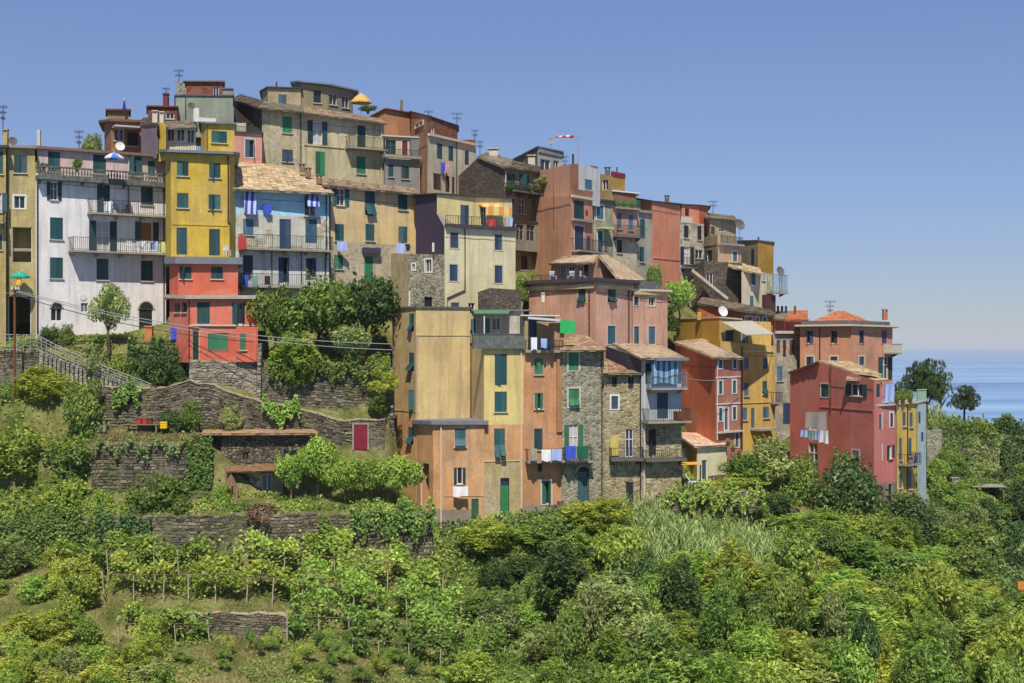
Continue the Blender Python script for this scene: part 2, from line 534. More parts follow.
        def leaf(m, a, b_, za, zb, d0, rot=None):
            n0 = len(m.v); ww = b_ - a; s = min(0.07, ww * 0.2)
            bx(m, a, a + s, d0, d0 + 0.045, za, zb); bx(m, b_ - s, b_, d0, d0 + 0.045, za, zb)
            bx(m, a + s, b_ - s, d0, d0 + 0.043, zb - 0.08, zb); bx(m, a + s, b_ - s, d0, d0 + 0.043, za, za + 0.09)
            k = max(2, int((zb - za - 0.17) / 0.15)); st = (zb - za - 0.17) / k
            for q in range(k):
                zz = za + 0.09 + q * st
                m.hexa([o + X * (a + s) + D * (d0 + .034) + Zx * zz, o + X * (b_ - s) + D * (d0 + .034) + Zx * zz,
                        o + X * (b_ - s) + D * d0 + Zx * zz, o + X * (a + s) + D * d0 + Zx * zz,
                        o + X * (a + s) + D * (d0 + .018) + Zx * (zz + st), o + X * (b_ - s) + D * (d0 + .018) + Zx * (zz + st),
                        o + X * (b_ - s) + D * d0 + Zx * (zz + st), o + X * (a + s) + D * d0 + Zx * (zz + st)])
            if rot:
                ang, zh = rot; piv = o + D * (d0 + 0.02) + Zx * zh
                M = Matrix.Rotation(ang, 3, X)
                for q in range(n0, len(m.v)): m.v[q] = piv + M @ (m.v[q] - piv)
        um = (u0 + u1) / 2
        if kind in 'cfC':
            two = w > 0.62
            spans = ((u0 + .02, um - .006), (um + .006, u1 - .02)) if two else ((u0 + .02, u1 - .02),)
            for a, b_ in spans:
                m = MB()
                if kind == 'f':
                    zs = z0 + hh * 0.45
                    leaf(m, a, b_, zs, z1 - .02, -0.05)
                    leaf(m, a, b_, z0 + .02, zs - .01, -0.05, (math.radians(-random.uniform(22, 38)), zs))
                else:
                    leaf(m, a, b_, z0 + .02, z1 - .02, -0.05)
                    if two and random.random() < .16:
                        left = a < um - .1; hx = a if left else b_
                        piv = o + X * hx + D * 0.0
                        M = Matrix.Rotation(math.radians(random.uniform(12, 70)) * (1 if left else -1), 3, 'Z').inverted()
                        m.v = [Vector((0, 0, p.z)) + Vector(((piv + M @ (p - piv)).x, (piv + M @ (p - piv)).y, 0)) for p in m.v]
                build('shutter', m, sm, wo, org)
        elif kind in 'okp':
            lw = min(w / 2, 0.62)
            for a, b_ in ((u0 - lw - .02, u0 - .02), (u1 + .02, u1 + lw + .02)):
                m = MB(); leaf(m, a, b_, z0, z1, 0.04); build('shutter', m, sm, wo, org)
        elif kind == 'd':
            m = MB()
            hd = hh * 0.8 if hh > 2.3 else hh - 0.05
            for a, b_ in ((u0 + .05, um - .005), (um + .005, u1 - .05)):
                bx(m, a, b_, -0.12, -0.07, z0 + .03, z0 + hd)
                for q in range(3):
                    zz = z0 + .15 + q * (hd - .2) / 3
                    bx(m, a + .08, b_ - .08, -0.07, -0.055, zz, zz + (hd - .2) / 3 - .12)
            build('door_leaf', m, sm, wo, org)
    def wins(h, b, i, rs, kind='c', col='G', **kw):
        for r in rs: h.win(b, i, r, kind, col, **kw)
    # ---- attachments on a facade
    def fbox(h, name, f, r, d0, d1, mat, parent=None):
        u0, u1, z0, z1 = f.rect(r)
        mb = MB(); mb.box(f.pt(0, 0), f.u, f.n, AX, u0, u1, d0, d1, z0, z1)
        return build(name, mb, mat, parent or h.root)
    def pipe(h, f, pts, r=0.05, mat=None, d=0.09):
        mb = MB(); mb.tube([f.pt(f.U(x), f.Z(x, y), d) for x, y in pts], r, 6)
        return build('downpipe', mb, mat or PIPE_BR, h.root)
    def balcony(h, f, x0, x1, yslab, yrail, proj=1.1, mat=None, rail=None, style='bars', th=0.16, brackets=True):
        mat = mat or CONC; rail = rail or IRON
        xc = (x0 + x1) / 2
        u0, u1 = f.U(x0), f.U(x1); zs = f.Z(xc, yslab); zr = f.Z(xc, yrail)
        o = f.pt(0, 0)
        mb = MB(); mb.box(o, f.u, f.n, AX, u0, u1, 0.003, proj, zs - th, zs)
        if brackets:
            k = max(2, int((u1 - u0) / 1.5))
            for q in range(k):
                uu = u0 + 0.2 + (u1 - u0 - 0.5) * q / (k - 1)
                mb.hexa([f.pt(uu, zs - th - .3, .004), f.pt(uu + .14, zs - th - .3, .004), f.pt(uu + .14, zs - th - .3, .05), f.pt(uu, zs - th - .3, .05),
                         f.pt(uu, zs - th - .002, .004), f.pt(uu + .14, zs - th - .002, .004), f.pt(uu + .14, zs - th - .002, proj * .75), f.pt(uu, zs - th - .002, proj * .75)])
        sl = build('balcony', mb, mat, h.root)
        m = MB(); d = proj - 0.06
        if style == 'solid':
            m.box(o, f.u, f.n, AX, u0, u1, d - .06, d + .05, zs, zr)
            m.box(o, f.u, f.n, AX, u0, u0 + .1, 0.01, d - .06, zs, zr - .002); m.box(o, f.u, f.n, AX, u1 - .1, u1, 0.01, d - .06, zs, zr - .002)
            m.box(o, f.u, f.n, AX, u0 - .03, u1 + .03, d - .1, d + .09, zr, zr + .07)
            build('parapet', m, rail, sl)
        elif style == 'stone':
            m.box(o, f.u, f.n, AX, u0, u1, d - .08, d + .06, zr - .12, zr); m.box(o, f.u, f.n, AX, u0, u1, d - .08, d + .06, zs, zs + .1)
            k = int((u1 - u0) / 0.24)
            for q in range(k + 1):
                uu = u0 + .05 + (u1 - u0 - .1) * q / k
                m.lathe(f.pt(uu, zs + .1, d), [(.04, 0), (.085, (zr - zs) * .3), (.04, (zr - zs) * .6), (.06, zr - zs - .22)], 6)
            build('balustrade', m, rail, sl)
        else:
            t = 0.022
            m.box(o, f.u, f.n, AX, u0, u1, d - t, d + t, zr - .04, zr)
            m.box(o, f.u, f.n, AX, u0, u1, d - t * .8, d + t * .8, zs + .08, zs + .11)
            k = max(2, int((u1 - u0) / 0.16))
            for q in range(k + 1):
                uu = u0 + .02 + (u1 - u0 - .04) * q / k
                tt = 0.012 if q % 8 else 0.024
                m.box(o, f.u, f.n, AX, uu - tt, uu + tt, d - tt, d + tt, zs, zr - .04)
            for uu in (u0 + .02, u1 - .02):
                m.box(o, f.u, f.n, AX, uu - t, uu + t, 0.01, d - t, zr - .04, zr)
                for q in range(1, int(proj / .2)):
                    m.box(o, f.u, f.n, AX, uu - .012, uu + .012, q * .2 - .012, q * .2 + .012, zs, zr - .04)
            build('railing', m, rail, sl)
        return sl
    def roof(h, quad, mat, th=0.14, tile=0.42, name='roof', parent=None, amp=1.0):
        """quad: eaveL, eaveR, ridgeR, ridgeL as (px,py,Y)"""
        a, b_, c, d = [P(*q) if not isinstance(q, Vector) else q for q in quad]
        nrm = (b_ - a).cross(d - a).normalized()
        if nrm.z < 0: nrm = -nrm
        mb = MB()
        mb.hexa([a - nrm * th, b_ - nrm * th, c - nrm * th, d - nrm * th, a, b_, c, d], 0, 0.3)
        W = max((b_ - a).length, (c - d).length); Lg = max((d - a).length, (c - b_).length)
        nu = max(1, int(W / tile)); nv = max(1, int(Lg / (tile * .9)))
        def q(u, v): return (a.lerp(b_, u)).lerp(d.lerp(c, u), v)
        for j in range(nv):
            for i in range(nu):
                v0, v1 = j / nv, min(1.0, (j + 1.15) / nv)
                u0, u1 = i / nu, (i + 1) / nu - 0.04 / nu
                jit = random.uniform(-.12, .12) / nu
                e = random.uniform(0.02, 0.055) * amp; e2 = 0.012
                o0 = nrm * e; o1 = nrm * e2
                dv = -random.uniform(0, .25) / nv if j == 0 else 0
                p0, p1, p2, p3 = q(u0 + jit * (0 < i), v0 + dv), q(u1 + jit * (i < nu - 1), v0 + dv), q(u1, v1), q(u0, v1)
                mb.hexa([p0 + nrm * .003, p1 + nrm * .003, p2 + nrm * .002, p3 + nrm * .002, p0 + o0 + nrm * .02, p1 + o0 + nrm * .02, p2 + o1, p3 + o1], 0, random.random())
        return build(name, mb, mat, parent or h.root, tint=True)
    def slab(h, b, py=None, over=0.3, th=0.2, mat=None, name='roof', front_only=False):
        ring = [Vector((p.x, p.y, z)) for p, z in zip(b.xy, b.zt)]
        A, B = ring[0], ring[-1]
        k = lambda p: Vector((p.x * (p.y + b.depth) / p.y, p.y + b.depth, p.z + b.rise))
        ring += [k(B), k(A)]
        c = sum(ring, Vector()) / len(ring)
        out = []
        for p in ring:
            d = Vector((p.x - c.x, p.y - c.y, 0)); L = d.length
            out.append(p + d * (over * 1.3 / L) + Vector((0, 0, 0.004)))
        mb = MB(); mb.prism(out, (0, 0, th))
        return build(name, mb, mat or DARKROOF, h.root)
    def chimney(h, px, y0, y1, w, Y, mat=None, parent=None, cap=True):
        mb = MB(); x = PX(px, Y); wz = w * Y / F / 2; za, zb = zrow(y1, Y), zrow(y0, Y)
        mb.wbox(x - wz, x + wz, Y - wz, Y + wz, za, zb)
        if cap:
            for s in (-1, 1): mb.wbox(x + s * wz * .7 - .06, x + s * wz * .7 + .06, Y - wz * .8, Y + wz * .8, zb, zb + .2)
            mb.wbox(x - wz * 1.3, x + wz * 1.3, Y - wz * 1.3, Y + wz * 1.3, zb + .2, zb + .28)
        return build('chimney', mb, mat or TRIM, parent or h.root)
    def antenna(h, px, y0, y1, Y, arms=3, w=10):
        mb = MB(); x = PX(px, Y); za, zb = zrow(y1, Y), zrow(y0, Y); s = w * Y / F / 2
        mb.tube([(x, Y, za), (x, Y, zb)], 0.035, 5)
        for k in range(arms):
            z = zb - .08 - k * .45; ww = s * (1 - .25 * k)
            mb.tube([(x - ww, Y - .1 * k, z), (x + ww, Y + .15, z)], 0.018, 4)
            for q in range(-3, 4):
                mb.tube([(x + ww * q / 3.2, Y, z - .02), (x + ww * q / 3.2, Y - .3, z + .06)], 0.012, 4)
                mb.tube([(x + ww * q / 3.2, Y + .04, z - .14), (x + ww * q / 3.2, Y + .04, z + .16)], 0.011, 4)
        return build('antenna', mb, IRON, h.root)
    def dish(h, px, py, Y, r=0.45, mat=None, pole=None):
        mb = MB(); c = P(px, py, Y); n = 14
        d = Vector((.45, -.8, .3)).normalized(); a = d.cross(AX).normalized(); b_ = d.cross(a)
        rings = []
        for rr, q in ((0.02, -.12), (.5, -.09), (1, 0), (1.0, .02)):
            k = len(mb.v)
            mb.v += [c + (a * math.cos(6.2832 * s / n) + b_ * math.sin(6.2832 * s / n)) * rr * r + d * (q * r * 2) for s in range(n)]
            rings.append(k)
        for i in range(3):
            for s in range(n):
                s2 = (s + 1) % n
                mb.f.append((rings[i] + s, rings[i] + s2, rings[i + 1] + s2, rings[i + 1] + s)); mb.mi.append(0); mb.t.append(.5)
        mb.tube([c - d * .24 * r, c + d * r * .9], .015, 4)
        if pole: mb.tube([c - d * .25 * r, P(px, pole, Y) - d * .25 * r], .03, 5)
        return build('satellite_dish', mb, mat or CONCD, h.root)


# ------------------------------------------------------------------ the houses (left to right, roughly)
PL = plaster
HOUSES = {}

def note_label(o, label, cat, group=None):
    return tag(o, label, cat, group)

# --- far-left ochre houses
h = House('narrow tan house with a dark passage beneath, left of the white house', 20, 345, 112)
ml = PL('plaster_olive_tan', (196, 178, 118), .6)
ma = PL('plaster_ochre_edge', (194, 168, 96), .6)
b = h.block([(-60, 110.3), (6, 111.3)], [149, 148], 352, ma, 8, cap=CONCD)
h.wins(b, 0, [(-9, 151, 3, 174), (-9, 235, 2, 250)]); h.win(b, 0, (-8, 193, 2, 212), 'k', 'G')
h.balcony(b.fac[0], -40, 5, 222, 211, .9, rail=IRON)
h.slab(b, mat=T_GREY if False else DARKROOF, over=.35)
b2 = h.block([(6, 112), (35, 112.6)], [148, 149], 352, ml, 8, cap=CONCD)
h.win(b2, 0, (14, 155.5, 27, 173)); h.win(b2, 0, (14, 196, 25, 208.5), 'g', 'G', trim=WHITE)
h.win(b2, 0, (12, 227, 32, 262), 'v'); h.win(b2, 0, (8, 296, 31, 338), 'v', dd=6)
h.slab(b2, mat=simple('mauve_eave', (150, 128, 124), .9), over=.3)
h.fbox('loggia_shelf', b2.fac[0], (12, 248, 32, 251), -1.2, -.3, CONC)
h.chimney(6, 133, 147, 4, 112.4, ma)
h.dish(13, 141, 112.2, .35, pole=148)
h.antenna(3, 106, 135, 112.8, 3, 8)
h.pipe(b2.fac[0], [(6.8, 150), (6.8, 340)], .06, IRON)
h.finish()

# --- white house
h = House('tall white house with long balconies and a pinkish top floor behind a stone balustrade', 100, 335, 115)
w = PL('plaster_white', (228, 226, 234), .28)
wp = PL('plaster_pinkish_white', (216, 190, 190), .4)
b = h.block([(35.5, 112), (166, 118.2)], [173, 183], [335, 348], w, 9)
f = b.fac[0]
bt = h.block([(37, 113.4), (165.5, 119.4)], [149, 158], [176, 186], wp, 8, cap=CONCD)
ft = bt.fac[0]
h.wins(bt, 0, [(48, 151.5, 60, 172), (93, 154.5, 106, 174), (128, 156.5, 141, 176), (148, 161, 155, 176)])
h.slab(bt, over=.5, th=.22, mat=simple('eave_brown', (128, 104, 92), .9))
h.balcony(f, 35.6, 166, 180, 170.5, .75, CONCG, CONCG, 'stone', .32)
h.win(b, 0, (50.5, 182, 57.5, 200), 'o', 'D'); h.win(b, 0, (97, 184.5, 110, 213)); h.win(b, 0, (141, 187, 153, 205))
h.balcony(f, 87, 167, 215, 202, 1.2)
h.wins(b, 0, [(50, 217.5, 63, 239.5), (50, 257.5, 63, 278.5), (96.5, 258.5, 108.5, 280), (141, 260.5, 153, 281)])
h.win(b, 0, (96, 221, 109.5, 251.5), 'k', 'D'); h.win(b, 0, (141, 222, 152.5, 241), 'p', 'D')
h.balcony(f, 68, 168, 252.5, 239.5, 1.3)
h.win(b, 0, (81, 303, 88, 312), 'g', sill=False)
h.win(b, 0, (139, 309, 153, 331), 'd', 'K', dd=.3)
h.win(b, 0, (51, 308, 62, 321), 'g', sill=False)
# arches above the two ground-floor openings
for (x0, x1, y) in ((139, 153, 309), (51, 62, 308)):
    mb = MB(); u0, u1 = f.U(x0), f.U(x1); z = f.Z((x0 + x1) / 2, y); c = (u0 + u1) / 2; r = (u1 - u0) / 2
    arc = [f.pt(c + r * math.cos(a), z + r * math.sin(a), .012) for a in [math.pi * k / 12 for k in range(13)]]
    mb.prism(arc, f.n * .03)
    o_ = build('fanlight', mb, SH_DK, h.root)
    mb = MB()
    for k in range(12):
        a0, a1 = math.pi * k / 12, math.pi * (k + 1) / 12
        q_ = [f.pt(c + rr * math.cos(a), z + rr * math.sin(a), .004) for rr, a in ((r, a0), (r + .14, a0), (r + .14, a1), (r, a1))]
        mb.prism(q_, f.n * .07)
    build('arch_trim', mb, TRIM, h.root)
mb = MB(); c = f.pt(f.U(83), f.Z(83, 297), .0); ring = [c + (f.u * math.cos(6.2832 * s / 16) + AX * math.sin(6.2832 * s / 16)) * .28 for s in range(16)]
mb.prism(ring, f.n * .05); build('round_plaque', mb, WHITE, h.root)
h.pipe(f, [(37.2, 183), (37.2, 334)], .06, PIPE_BR); h.pipe(f, [(163.5, 190), (163.5, 345)], .05, IRON); h.pipe(f, [(128, 186), (128, 214)], .035, IRON)
h.chimney(39, 130, 147, 3, 114, TRIM, cap=False)
h.antenna(79, 131, 150, 120, 3, 9); h.dish(120, 146, 117.5, .4, WHITE, pole=152)
h.finish()

# --- brown roof huts behind white house
h = House('small brown roof-top house with a pale canopy above the white house', 122, 150, 122)
m = PL('plaster_brown', (158, 112, 76), .6)
b = h.block([(104.5, 125), (111, 121.8), (143, 123)], [123, 122, 123], 152, m, 5, cap=CONCD)
h.win(b, 1, (114, 129, 124, 141), 'g', frame=WHITE); h.win(b, 1, (127, 132, 138, 146), 'c', 'K')
h.slab(b, over=.4, th=.2, mat=T_GREY and simple('brown_roof_edge', (116, 86, 68), .9))
b2 = h.block([(107.5, 124), (129, 124.6)], 111, 123, m, 3)
h.slab(b2, over=.25, th=.15, mat=RUST)
h.fbox('canopy', b.fac[1], (112, 127.5, 138, 129), .02, 1.3, CURT)
h.finish()
h = House('mauve rendered wall block with weathered chimneys beside the yellow house', 149, 152, 118.5)
m = PL('plaster_mauve', (122, 110, 132), .4)
b = h.block([(141, 120.5), (157, 117.8)], [126, 124], 158, m, 5)
h.roof([(139.5, 126, 120.6), (158, 124, 117.4), (160, 117, 124), (143, 118, 126)], T_GREY)
h.chimney(155.5, 114, 123, 5, 119, TRIM); h.chimney(162, 115, 124, 4, 119, TRIM)
h.finish()
h = House('low brick-red roof hut with a small window at the left skyline', 160, 128, 129)
m = PL('plaster_brick', (140, 72, 58), .6)
b = h.block([(148, 130), (177, 130.5)], [107, 107.5], 130, m, 4)
h.win(b, 0, (166, 113, 174, 119), 'g'); h.slab(b, over=.2, mat=RUST, th=.12)
h.chimney(166, 97, 106, 5, 131.5, simple('brick_chimney', (120, 56, 44), .9)); h.antenna(166, 88, 98, 131.5, 2, 7)
h.finish()

# --- yellow house
h = House('bright yellow house with green shutters, a flat cornice and a glazed roof loggia', 200, 256, 114)
y = PL('plaster_yellow', (222, 184, 62), .45)
b = h.block([(165.6, 116.2), (171, 113.5), (229.5, 115.2), (234.5, 116.6)], [152.5, 153, 155, 156], 262, y, 8)
f = b.fac[1]
h.slab(b, over=.45, th=.22, mat=LEAD)
h.wins(b, 1, [(177, 161, 188.5, 176), (209, 163, 220.5, 178), (177, 193, 188.5, 208), (208.5, 194.5, 220.5, 209.5)])
h.wins(b, 1, [(176.5, 227.5, 187, 254.5), (209, 229, 220, 255.5)], dd=.22)
h.pipe(f, [(228, 156), (228, 222), (230.4, 224)], .06, PIPE_BR)
h.fbox('string_course', f, (172, 224.2, 228, 225.4), .003, .05, y)
bu = h.block([(201, 118.5), (206, 116.6), (234.5, 117.6)], [123.5, 124, 124.5], 156, y, 5)
h.win(bu, 1, (211.5, 131, 227, 143), 'c', 'G'); h.slab(bu, over=.25, th=.14, mat=LEAD)
h.pipe(bu.fac[1], [(206.8, 125), (206.8, 152)], .04, IRON)
bg = h.block([(165, 118.6), (196, 118.4)], 127, 156, PL('plaster_cream_loggia', (214, 206, 186), .3), 3)
h.wins(bg, 0, [(167, 129, 174, 141), (176.5, 129, 184.5, 141), (187, 129.5, 194, 143)], 'g', sill=False)
h.roof([(164, 127.5, 117.6), (197, 127.5, 117.5), (193, 121, 122), (166, 121, 122)], T_GREY)
bp = h.block([(157.4, 118.6), (166, 117.2)], [122, 124], 160, y, 2.5)
h.balcony(f, 173, 201, 152.4, 143, .02, LEAD, IRON, 'bars', .02, False)
h.finish()

# --- coral red house
h = House('coral red house in two stepped blocks, standing on a stone plinth', 215, 362, 108)
r_ = PL('plaster_coral', (226, 104, 84), .4)
bu = h.block([(169.5, 113.0), (178, 111.2), (238, 112.6)], [264, 264, 264.5], 300, r_, 7)
h.slab(bu, over=.4, th=.55, mat=LEAD)
h.wins(bu, 1, [(179.5, 266.5, 191.5, 279), (211, 266.5, 223, 279)], col='D')
b = h.block([(169.6, 111.3), (188, 108.7), (257, 110.1)], [298, 299, 299], 362, r_, 4)
h.slab(b, over=.4, th=.28, mat=simple('pale_roof_sheet', (176, 168, 148), .8, .3))
f = b.fac[1]
h.wins(b, 1, [(197, 302, 209.8, 324), (232, 302.5, 245, 324.4)], col='D', dd=.2)
h.wins(b, 0, [(175, 302.5, 180, 312.5), (182, 302.5, 187, 312.5)], col='R')
h.fbox('string_course', f, (189, 324.8, 257, 326.2), .003, .14, TRIM)
h.win(b, 1, (192, 329, 199.5, 361), 'd', 'D', frame=simple('door_frame_tan', (196, 160, 90), .8))
h.win(b, 1, (208, 333, 228, 350.5), 'c', 'H', trim=r_); 
mb = MB(); u0, u1 = f.U(236), f.U(257); mb.box(f.pt(0, 0), f.u, f.n, AX, u0, u1, .003, .7, f.Z(246, 362), f.Z(246, 327))
build('porch_block', mb, r_, h.root)
bx_ = House.block(h, [(236, 108.9), (256.4, 109.3)], 327.5, 362, r_, .6)
h.win(bx_, 0, (240, 333, 246, 350), 'c', 'H')
h.pipe(b.fac[1], [(189, 300), (189, 362)], .05, PIPE_BR)
h.finish()

# --- blue house
h = House('house with a pale blue upper wall, blue striped awnings and two peeling-plaster balconied floors', 280, 290, 119)
lb = PL('plaster_sky_blue', (158, 210, 240), .15)
pp = PL('plaster_peeling_pale', (212, 212, 204), .4, .4)
pl2 = PL('plaster_pale_lower', (208, 214, 218), .4, .1)
b = h.block([(234, 117), (329, 121)], [188, 193], [300, 300], pl2, 9, zones=[(0, 230, 180, 332, 215.5, lb), (0, 230, 215.5, 332, 251, pp)])
f = b.fac[0]
h.roof([(229.5, 188.5, 116), (334, 193, 120), (309, 171, 130), (232, 158, 128)], T_SLATE, .18, .5)
h.win(b, 0, (243.5, 189, 253, 213), 'g'); h.win(b, 0, (304.5, 195, 315.5, 216), 'g')
h.wins(b, 0, [(243, 219, 253.5, 235), (305.5, 219, 317, 243)], col='L')
h.win(b, 0, (279.5, 219, 291, 249.5), 'c', 'B'); h.wins(b, 0, [(243, 255, 253, 275), (278.5, 257, 289, 283), (306, 258, 316, 277)], col='B')
h.balcony(f, 238, 329, 249.5, 236, 1.0, rail=IRON); h.balcony(f, 238, 329, 286.5, 274.5, 1.0, rail=IRON)
AW = stripes('awning_blue_stripe', (54, 72, 158), (178, 186, 222), .42)
for (x0, x1, y0, y1, out) in ((242.5, 255, 187.8, 214.5, .55), (304, 316, 191.5, 207, .8)):
    u0, u1 = f.U(x0), f.U(x1); za, zb = f.Z(x0, y0), f.Z(x0, y1)
    mb = MB(); k = 8
    for q in range(k):
        a0, a1 = q / k, (q + 1) / k
        def pt_(u, t): return f.pt(u, za + (zb - za) * t, .05 + out * math.sin(t * 1.5) )
        mb.hexa([pt_(u0, a1), pt_(u1, a1), pt_(u1, a1) + f.n * -.03, pt_(u0, a1) + f.n * -.03, pt_(u0, a0), pt_(u1, a0), pt_(u1, a0) + f.n * -.03, pt_(u0, a0) + f.n * -.03])
    build('awning', mb, AW, h.root)
h.pipe(f, [(326, 193), (326, 240), (324.6, 290)], .06, IRON)
h.pipe(f, [(301, 251), (301, 287)], .04, PIPE_BR); h.pipe(f, [(271.5, 251), (271.5, 286)], .04, PIPE_BR)
h.chimney(302, 167, 172, 5, 126, simple('roof_vent', (128, 108, 92), .9)); h.chimney(308, 171, 177, 5, 125, MATS['roof_vent']); h.chimney(319, 178, 184, 5, 123, MATS['roof_vent'])
h.finish()

# --- cream tan house right of the blue one
h = House('tan house with a bare stone lower wall, right of the blue house', 370, 285, 124)
tn = PL('plaster_tan', (222, 192, 140), .35)
rb = PL('plaster_rubble_pale', (204, 192, 164), .5, .7)
b = h.block([(328.5, 121.6), (418, 127.5)], [185, 194], [292, 290], tn, 7, zones=[(0, 320, 244, 430, 310, rb)])
f = b.fac[0]
h.roof([(324, 184.5, 120.8), (421, 194, 126.8), (415, 188.5, 131), (318, 177, 126)], T_TAN, .16, .45)
h.win(b, 0, (336.5, 189, 344.5, 205.5), 'o', 'G'); h.win(b, 0, (365, 191, 375, 216), 'f'); h.wins(b, 0, [(398, 194.5, 407.5, 210), (335, 224, 344, 241), (365.5, 224, 374.5, 241), (398.5, 226.5, 407.5, 243)])
h.win(b, 0, (334, 255, 343, 269), 'c', 'H'); h.win(b, 0, (364.5, 256, 373, 282), 'c', 'H')
h.fbox('door_canopy', f, (362, 248, 378, 254), .003, .45, simple('slate_canopy', (66, 66, 84), .8))
h.pipe(f, [(329.5, 192), (329.5, 290)], .05, IRON)
for q in range(6):
    x = 333 + q * 15
    h.chimney(x, 179.5 + q * 1.7, 184 + q * 1.7, 2.5, 122.5 + q * .95, MATS['roof_vent'], cap=False)
h.finish()

# --- cream house behind on the ridge
h = House('weathered cream house with a flaking left half and one small balcony, below the ridge', 325, 180, 135)
cr = PL('plaster_cream_old', (212, 200, 160), .55)
pe = PL('plaster_flaking', (204, 190, 150), .6, .5)
b = h.block([(233.5, 140), (262, 131.4), (303, 133.5), (384, 138.5)], [101, 108, 112.8, 123.5], 196, [ST_DARK, pe, cr], 8)
h.win(b, 1, (282.5, 116.5, 292, 133), 'c', 'H'); h.win(b, 1, (282, 149.5, 293, 162), 'c', 'B')
h.win(b, 2, (312.5, 121, 322, 144), 'k', 'D'); h.win(b, 2, (357.5, 125.5, 365.5, 149), 'c', 'D')
h.wins(b, 2, [(315.5, 151.5, 325, 176), (356.5, 156.5, 365.5, 174)], col='H')
h.balcony(b.fac[2], 345, 383, 149, 138, 1.0)
h.fbox('string_course', b.fac[2], (304, 145.6, 344, 147), .003, .08, cr)
h.pipe(b.fac[1], [(300.5, 113), (300.5, 185)], .05, PIPE_BR); h.pipe(b.fac[2], [(381, 125), (381, 190)], .05, TRIM)
h.roof([(258, 107.4, 130.4), (304, 112.2, 132.6), (303, 106, 138), (264, 101.5, 137)], T_GREY, .14, .45)
h.roof([(304.2, 112.3, 132.6), (387, 123.5, 138), (380, 118.5, 143), (303.2, 106, 138)], T_TAN, .14, .45)
h.roof([(232, 99.5, 140), (258, 107, 130.4), (264, 101, 137), (240, 94, 146)], T_GREY, .14, .5, amp=1.5)
h.finish()

h = House('sage grey roof-top house carrying a rusty red hut, highest on the left skyline', 204, 125, 132)
sg = PL('plaster_sage', (150, 162, 148), .5)
b = h.block([(175.5, 131), (233, 133)], [96, 96], 136, sg, 6, cap=CONCD)
h.fbox('wall_patch', b.fac[0], (193.5, 108, 199, 122), .003, .05, WHITE); h.fbox('wall_patch', b.fac[0], (197, 118, 216, 122.5), .003, .04, WHITE)
h.slab(b, over=.12, th=.12, mat=CONCD); h.dish(191.5, 106, 130.4, .35)
b2 = h.block([(186, 133.2), (222, 134)], [82, 82], 97, PL('plaster_rust', (150, 78, 58), .7), 3)
h.slab(b2, over=.3, th=.14, mat=LEAD); h.win(b2, 0, (213, 87, 219, 96), 'g')
b3 = h.block([(176.5, 132.5), (185, 132.8)], [80, 84], 97, ST_GREY, 2)
b4 = h.block([(222.5, 133.6), (233, 134)], [89, 89], 97, sg, 3); h.slab(b4, over=.1, th=.1, mat=LEAD)
h.antenna(179, 70, 81, 133, 2, 9)
h.pipe(b.fac[0], [(185.5, 97), (185.5, 120)], .04, IRON)
h.finish()

h = House('small pink annexe with one blue door, squeezed above the blue house roof', 248, 158, 127)
b = h.block([(234.5, 126.6), (262, 128)], [133.5, 134], 164, PL('plaster_rose', (216, 140, 134), .4), 3.5)
h.win(b, 0, (245, 139.5, 254.5, 157.5), 'c', 'L', trim=TRIM); h.slab(b, over=.15, th=.14, mat=DARKROOF)
h.balcony(b.fac[0], 236, 261, 133, 127, .1, rail=IRON, brackets=False)
b2 = h.block([(235, 129.2), (246, 129.6)], 123, 134, PL('plaster_white_old', (196, 190, 180), .7, .2), 1)
h.finish()

h = House('olive grey penthouse with a flat roof, beside the yellow parasol on the ridge', 320, 112, 142)
ol = PL('plaster_olive', (150, 138, 104), .4)
b = h.block([(262, 142), (268, 139.2), (301, 140.5)], [92, 88, 89], 112, PL('plaster_sand_old', (186, 164, 128), .5, .2), 4)
h.win(b, 1, (278.5, 94.5, 286.5, 105), 'c', 'L'); h.slab(b, over=.2, th=.12, mat=DARKROOF)
b2 = h.block([(296, 144.5), (301.5, 140.8), (328, 142.2), (353, 144.4)], [83, 83, 86, 91.5], 122, [ol, ol, PL('plaster_greyviolet', (132, 124, 120), .4)], 4)
h.win(b2, 1, (313.5, 90.5, 321, 103), 'g', frame=SH_DG); h.wins(b2, 2, [(329.5, 94, 337, 105), (342, 96, 349, 108)], 'g', frame=TRIM)
h.slab(b2, over=.45, th=.16, mat=LEAD); h.chimney(276.5, 82, 88, 1.5, 141, IRON, cap=False)
h.finish()

h = House('low grey-blue house with a glazed green loggia, right of the weathered cream house', 402, 190, 137)
b = h.block([(384.5, 136.2), (420, 138)], [158, 160.5], 200, PL('plaster_slate_blue', (142, 142, 148), .5), 4)
h.wins(b, 0, [(388.3, 164, 393.5, 177), (401.5, 166, 409, 179)], 'c', 'D', trim=None)
h.fbox('terrace_edge', b.fac[0], (383, 155.8, 420, 158.6), .003, .5, CONC)
b2 = h.block([(384.5, 138.6), (419, 140)], [136.5, 138.5], 160, PL('plaster_cream_loggia2', (196, 186, 150), .4), 3)
h.win(b2, 0, (385.5, 140, 396, 155), 'g', frame=SH_BG); h.win(b2, 0, (402, 140.5, 407.5, 157), 'c', 'R', trim=TRIM)
h.fbox('porch_wall', b2.fac[0], (409.5, 140, 418, 158), .003, .4, PL('plaster_dim_blue', (120, 124, 132), .4)); h.slab(b2, over=.3, th=.13, mat=TRIM)
h.balcony(b.fac[0], 385, 419, 156.5, 150, .4, rail=IRON, brackets=False)
h.finish()

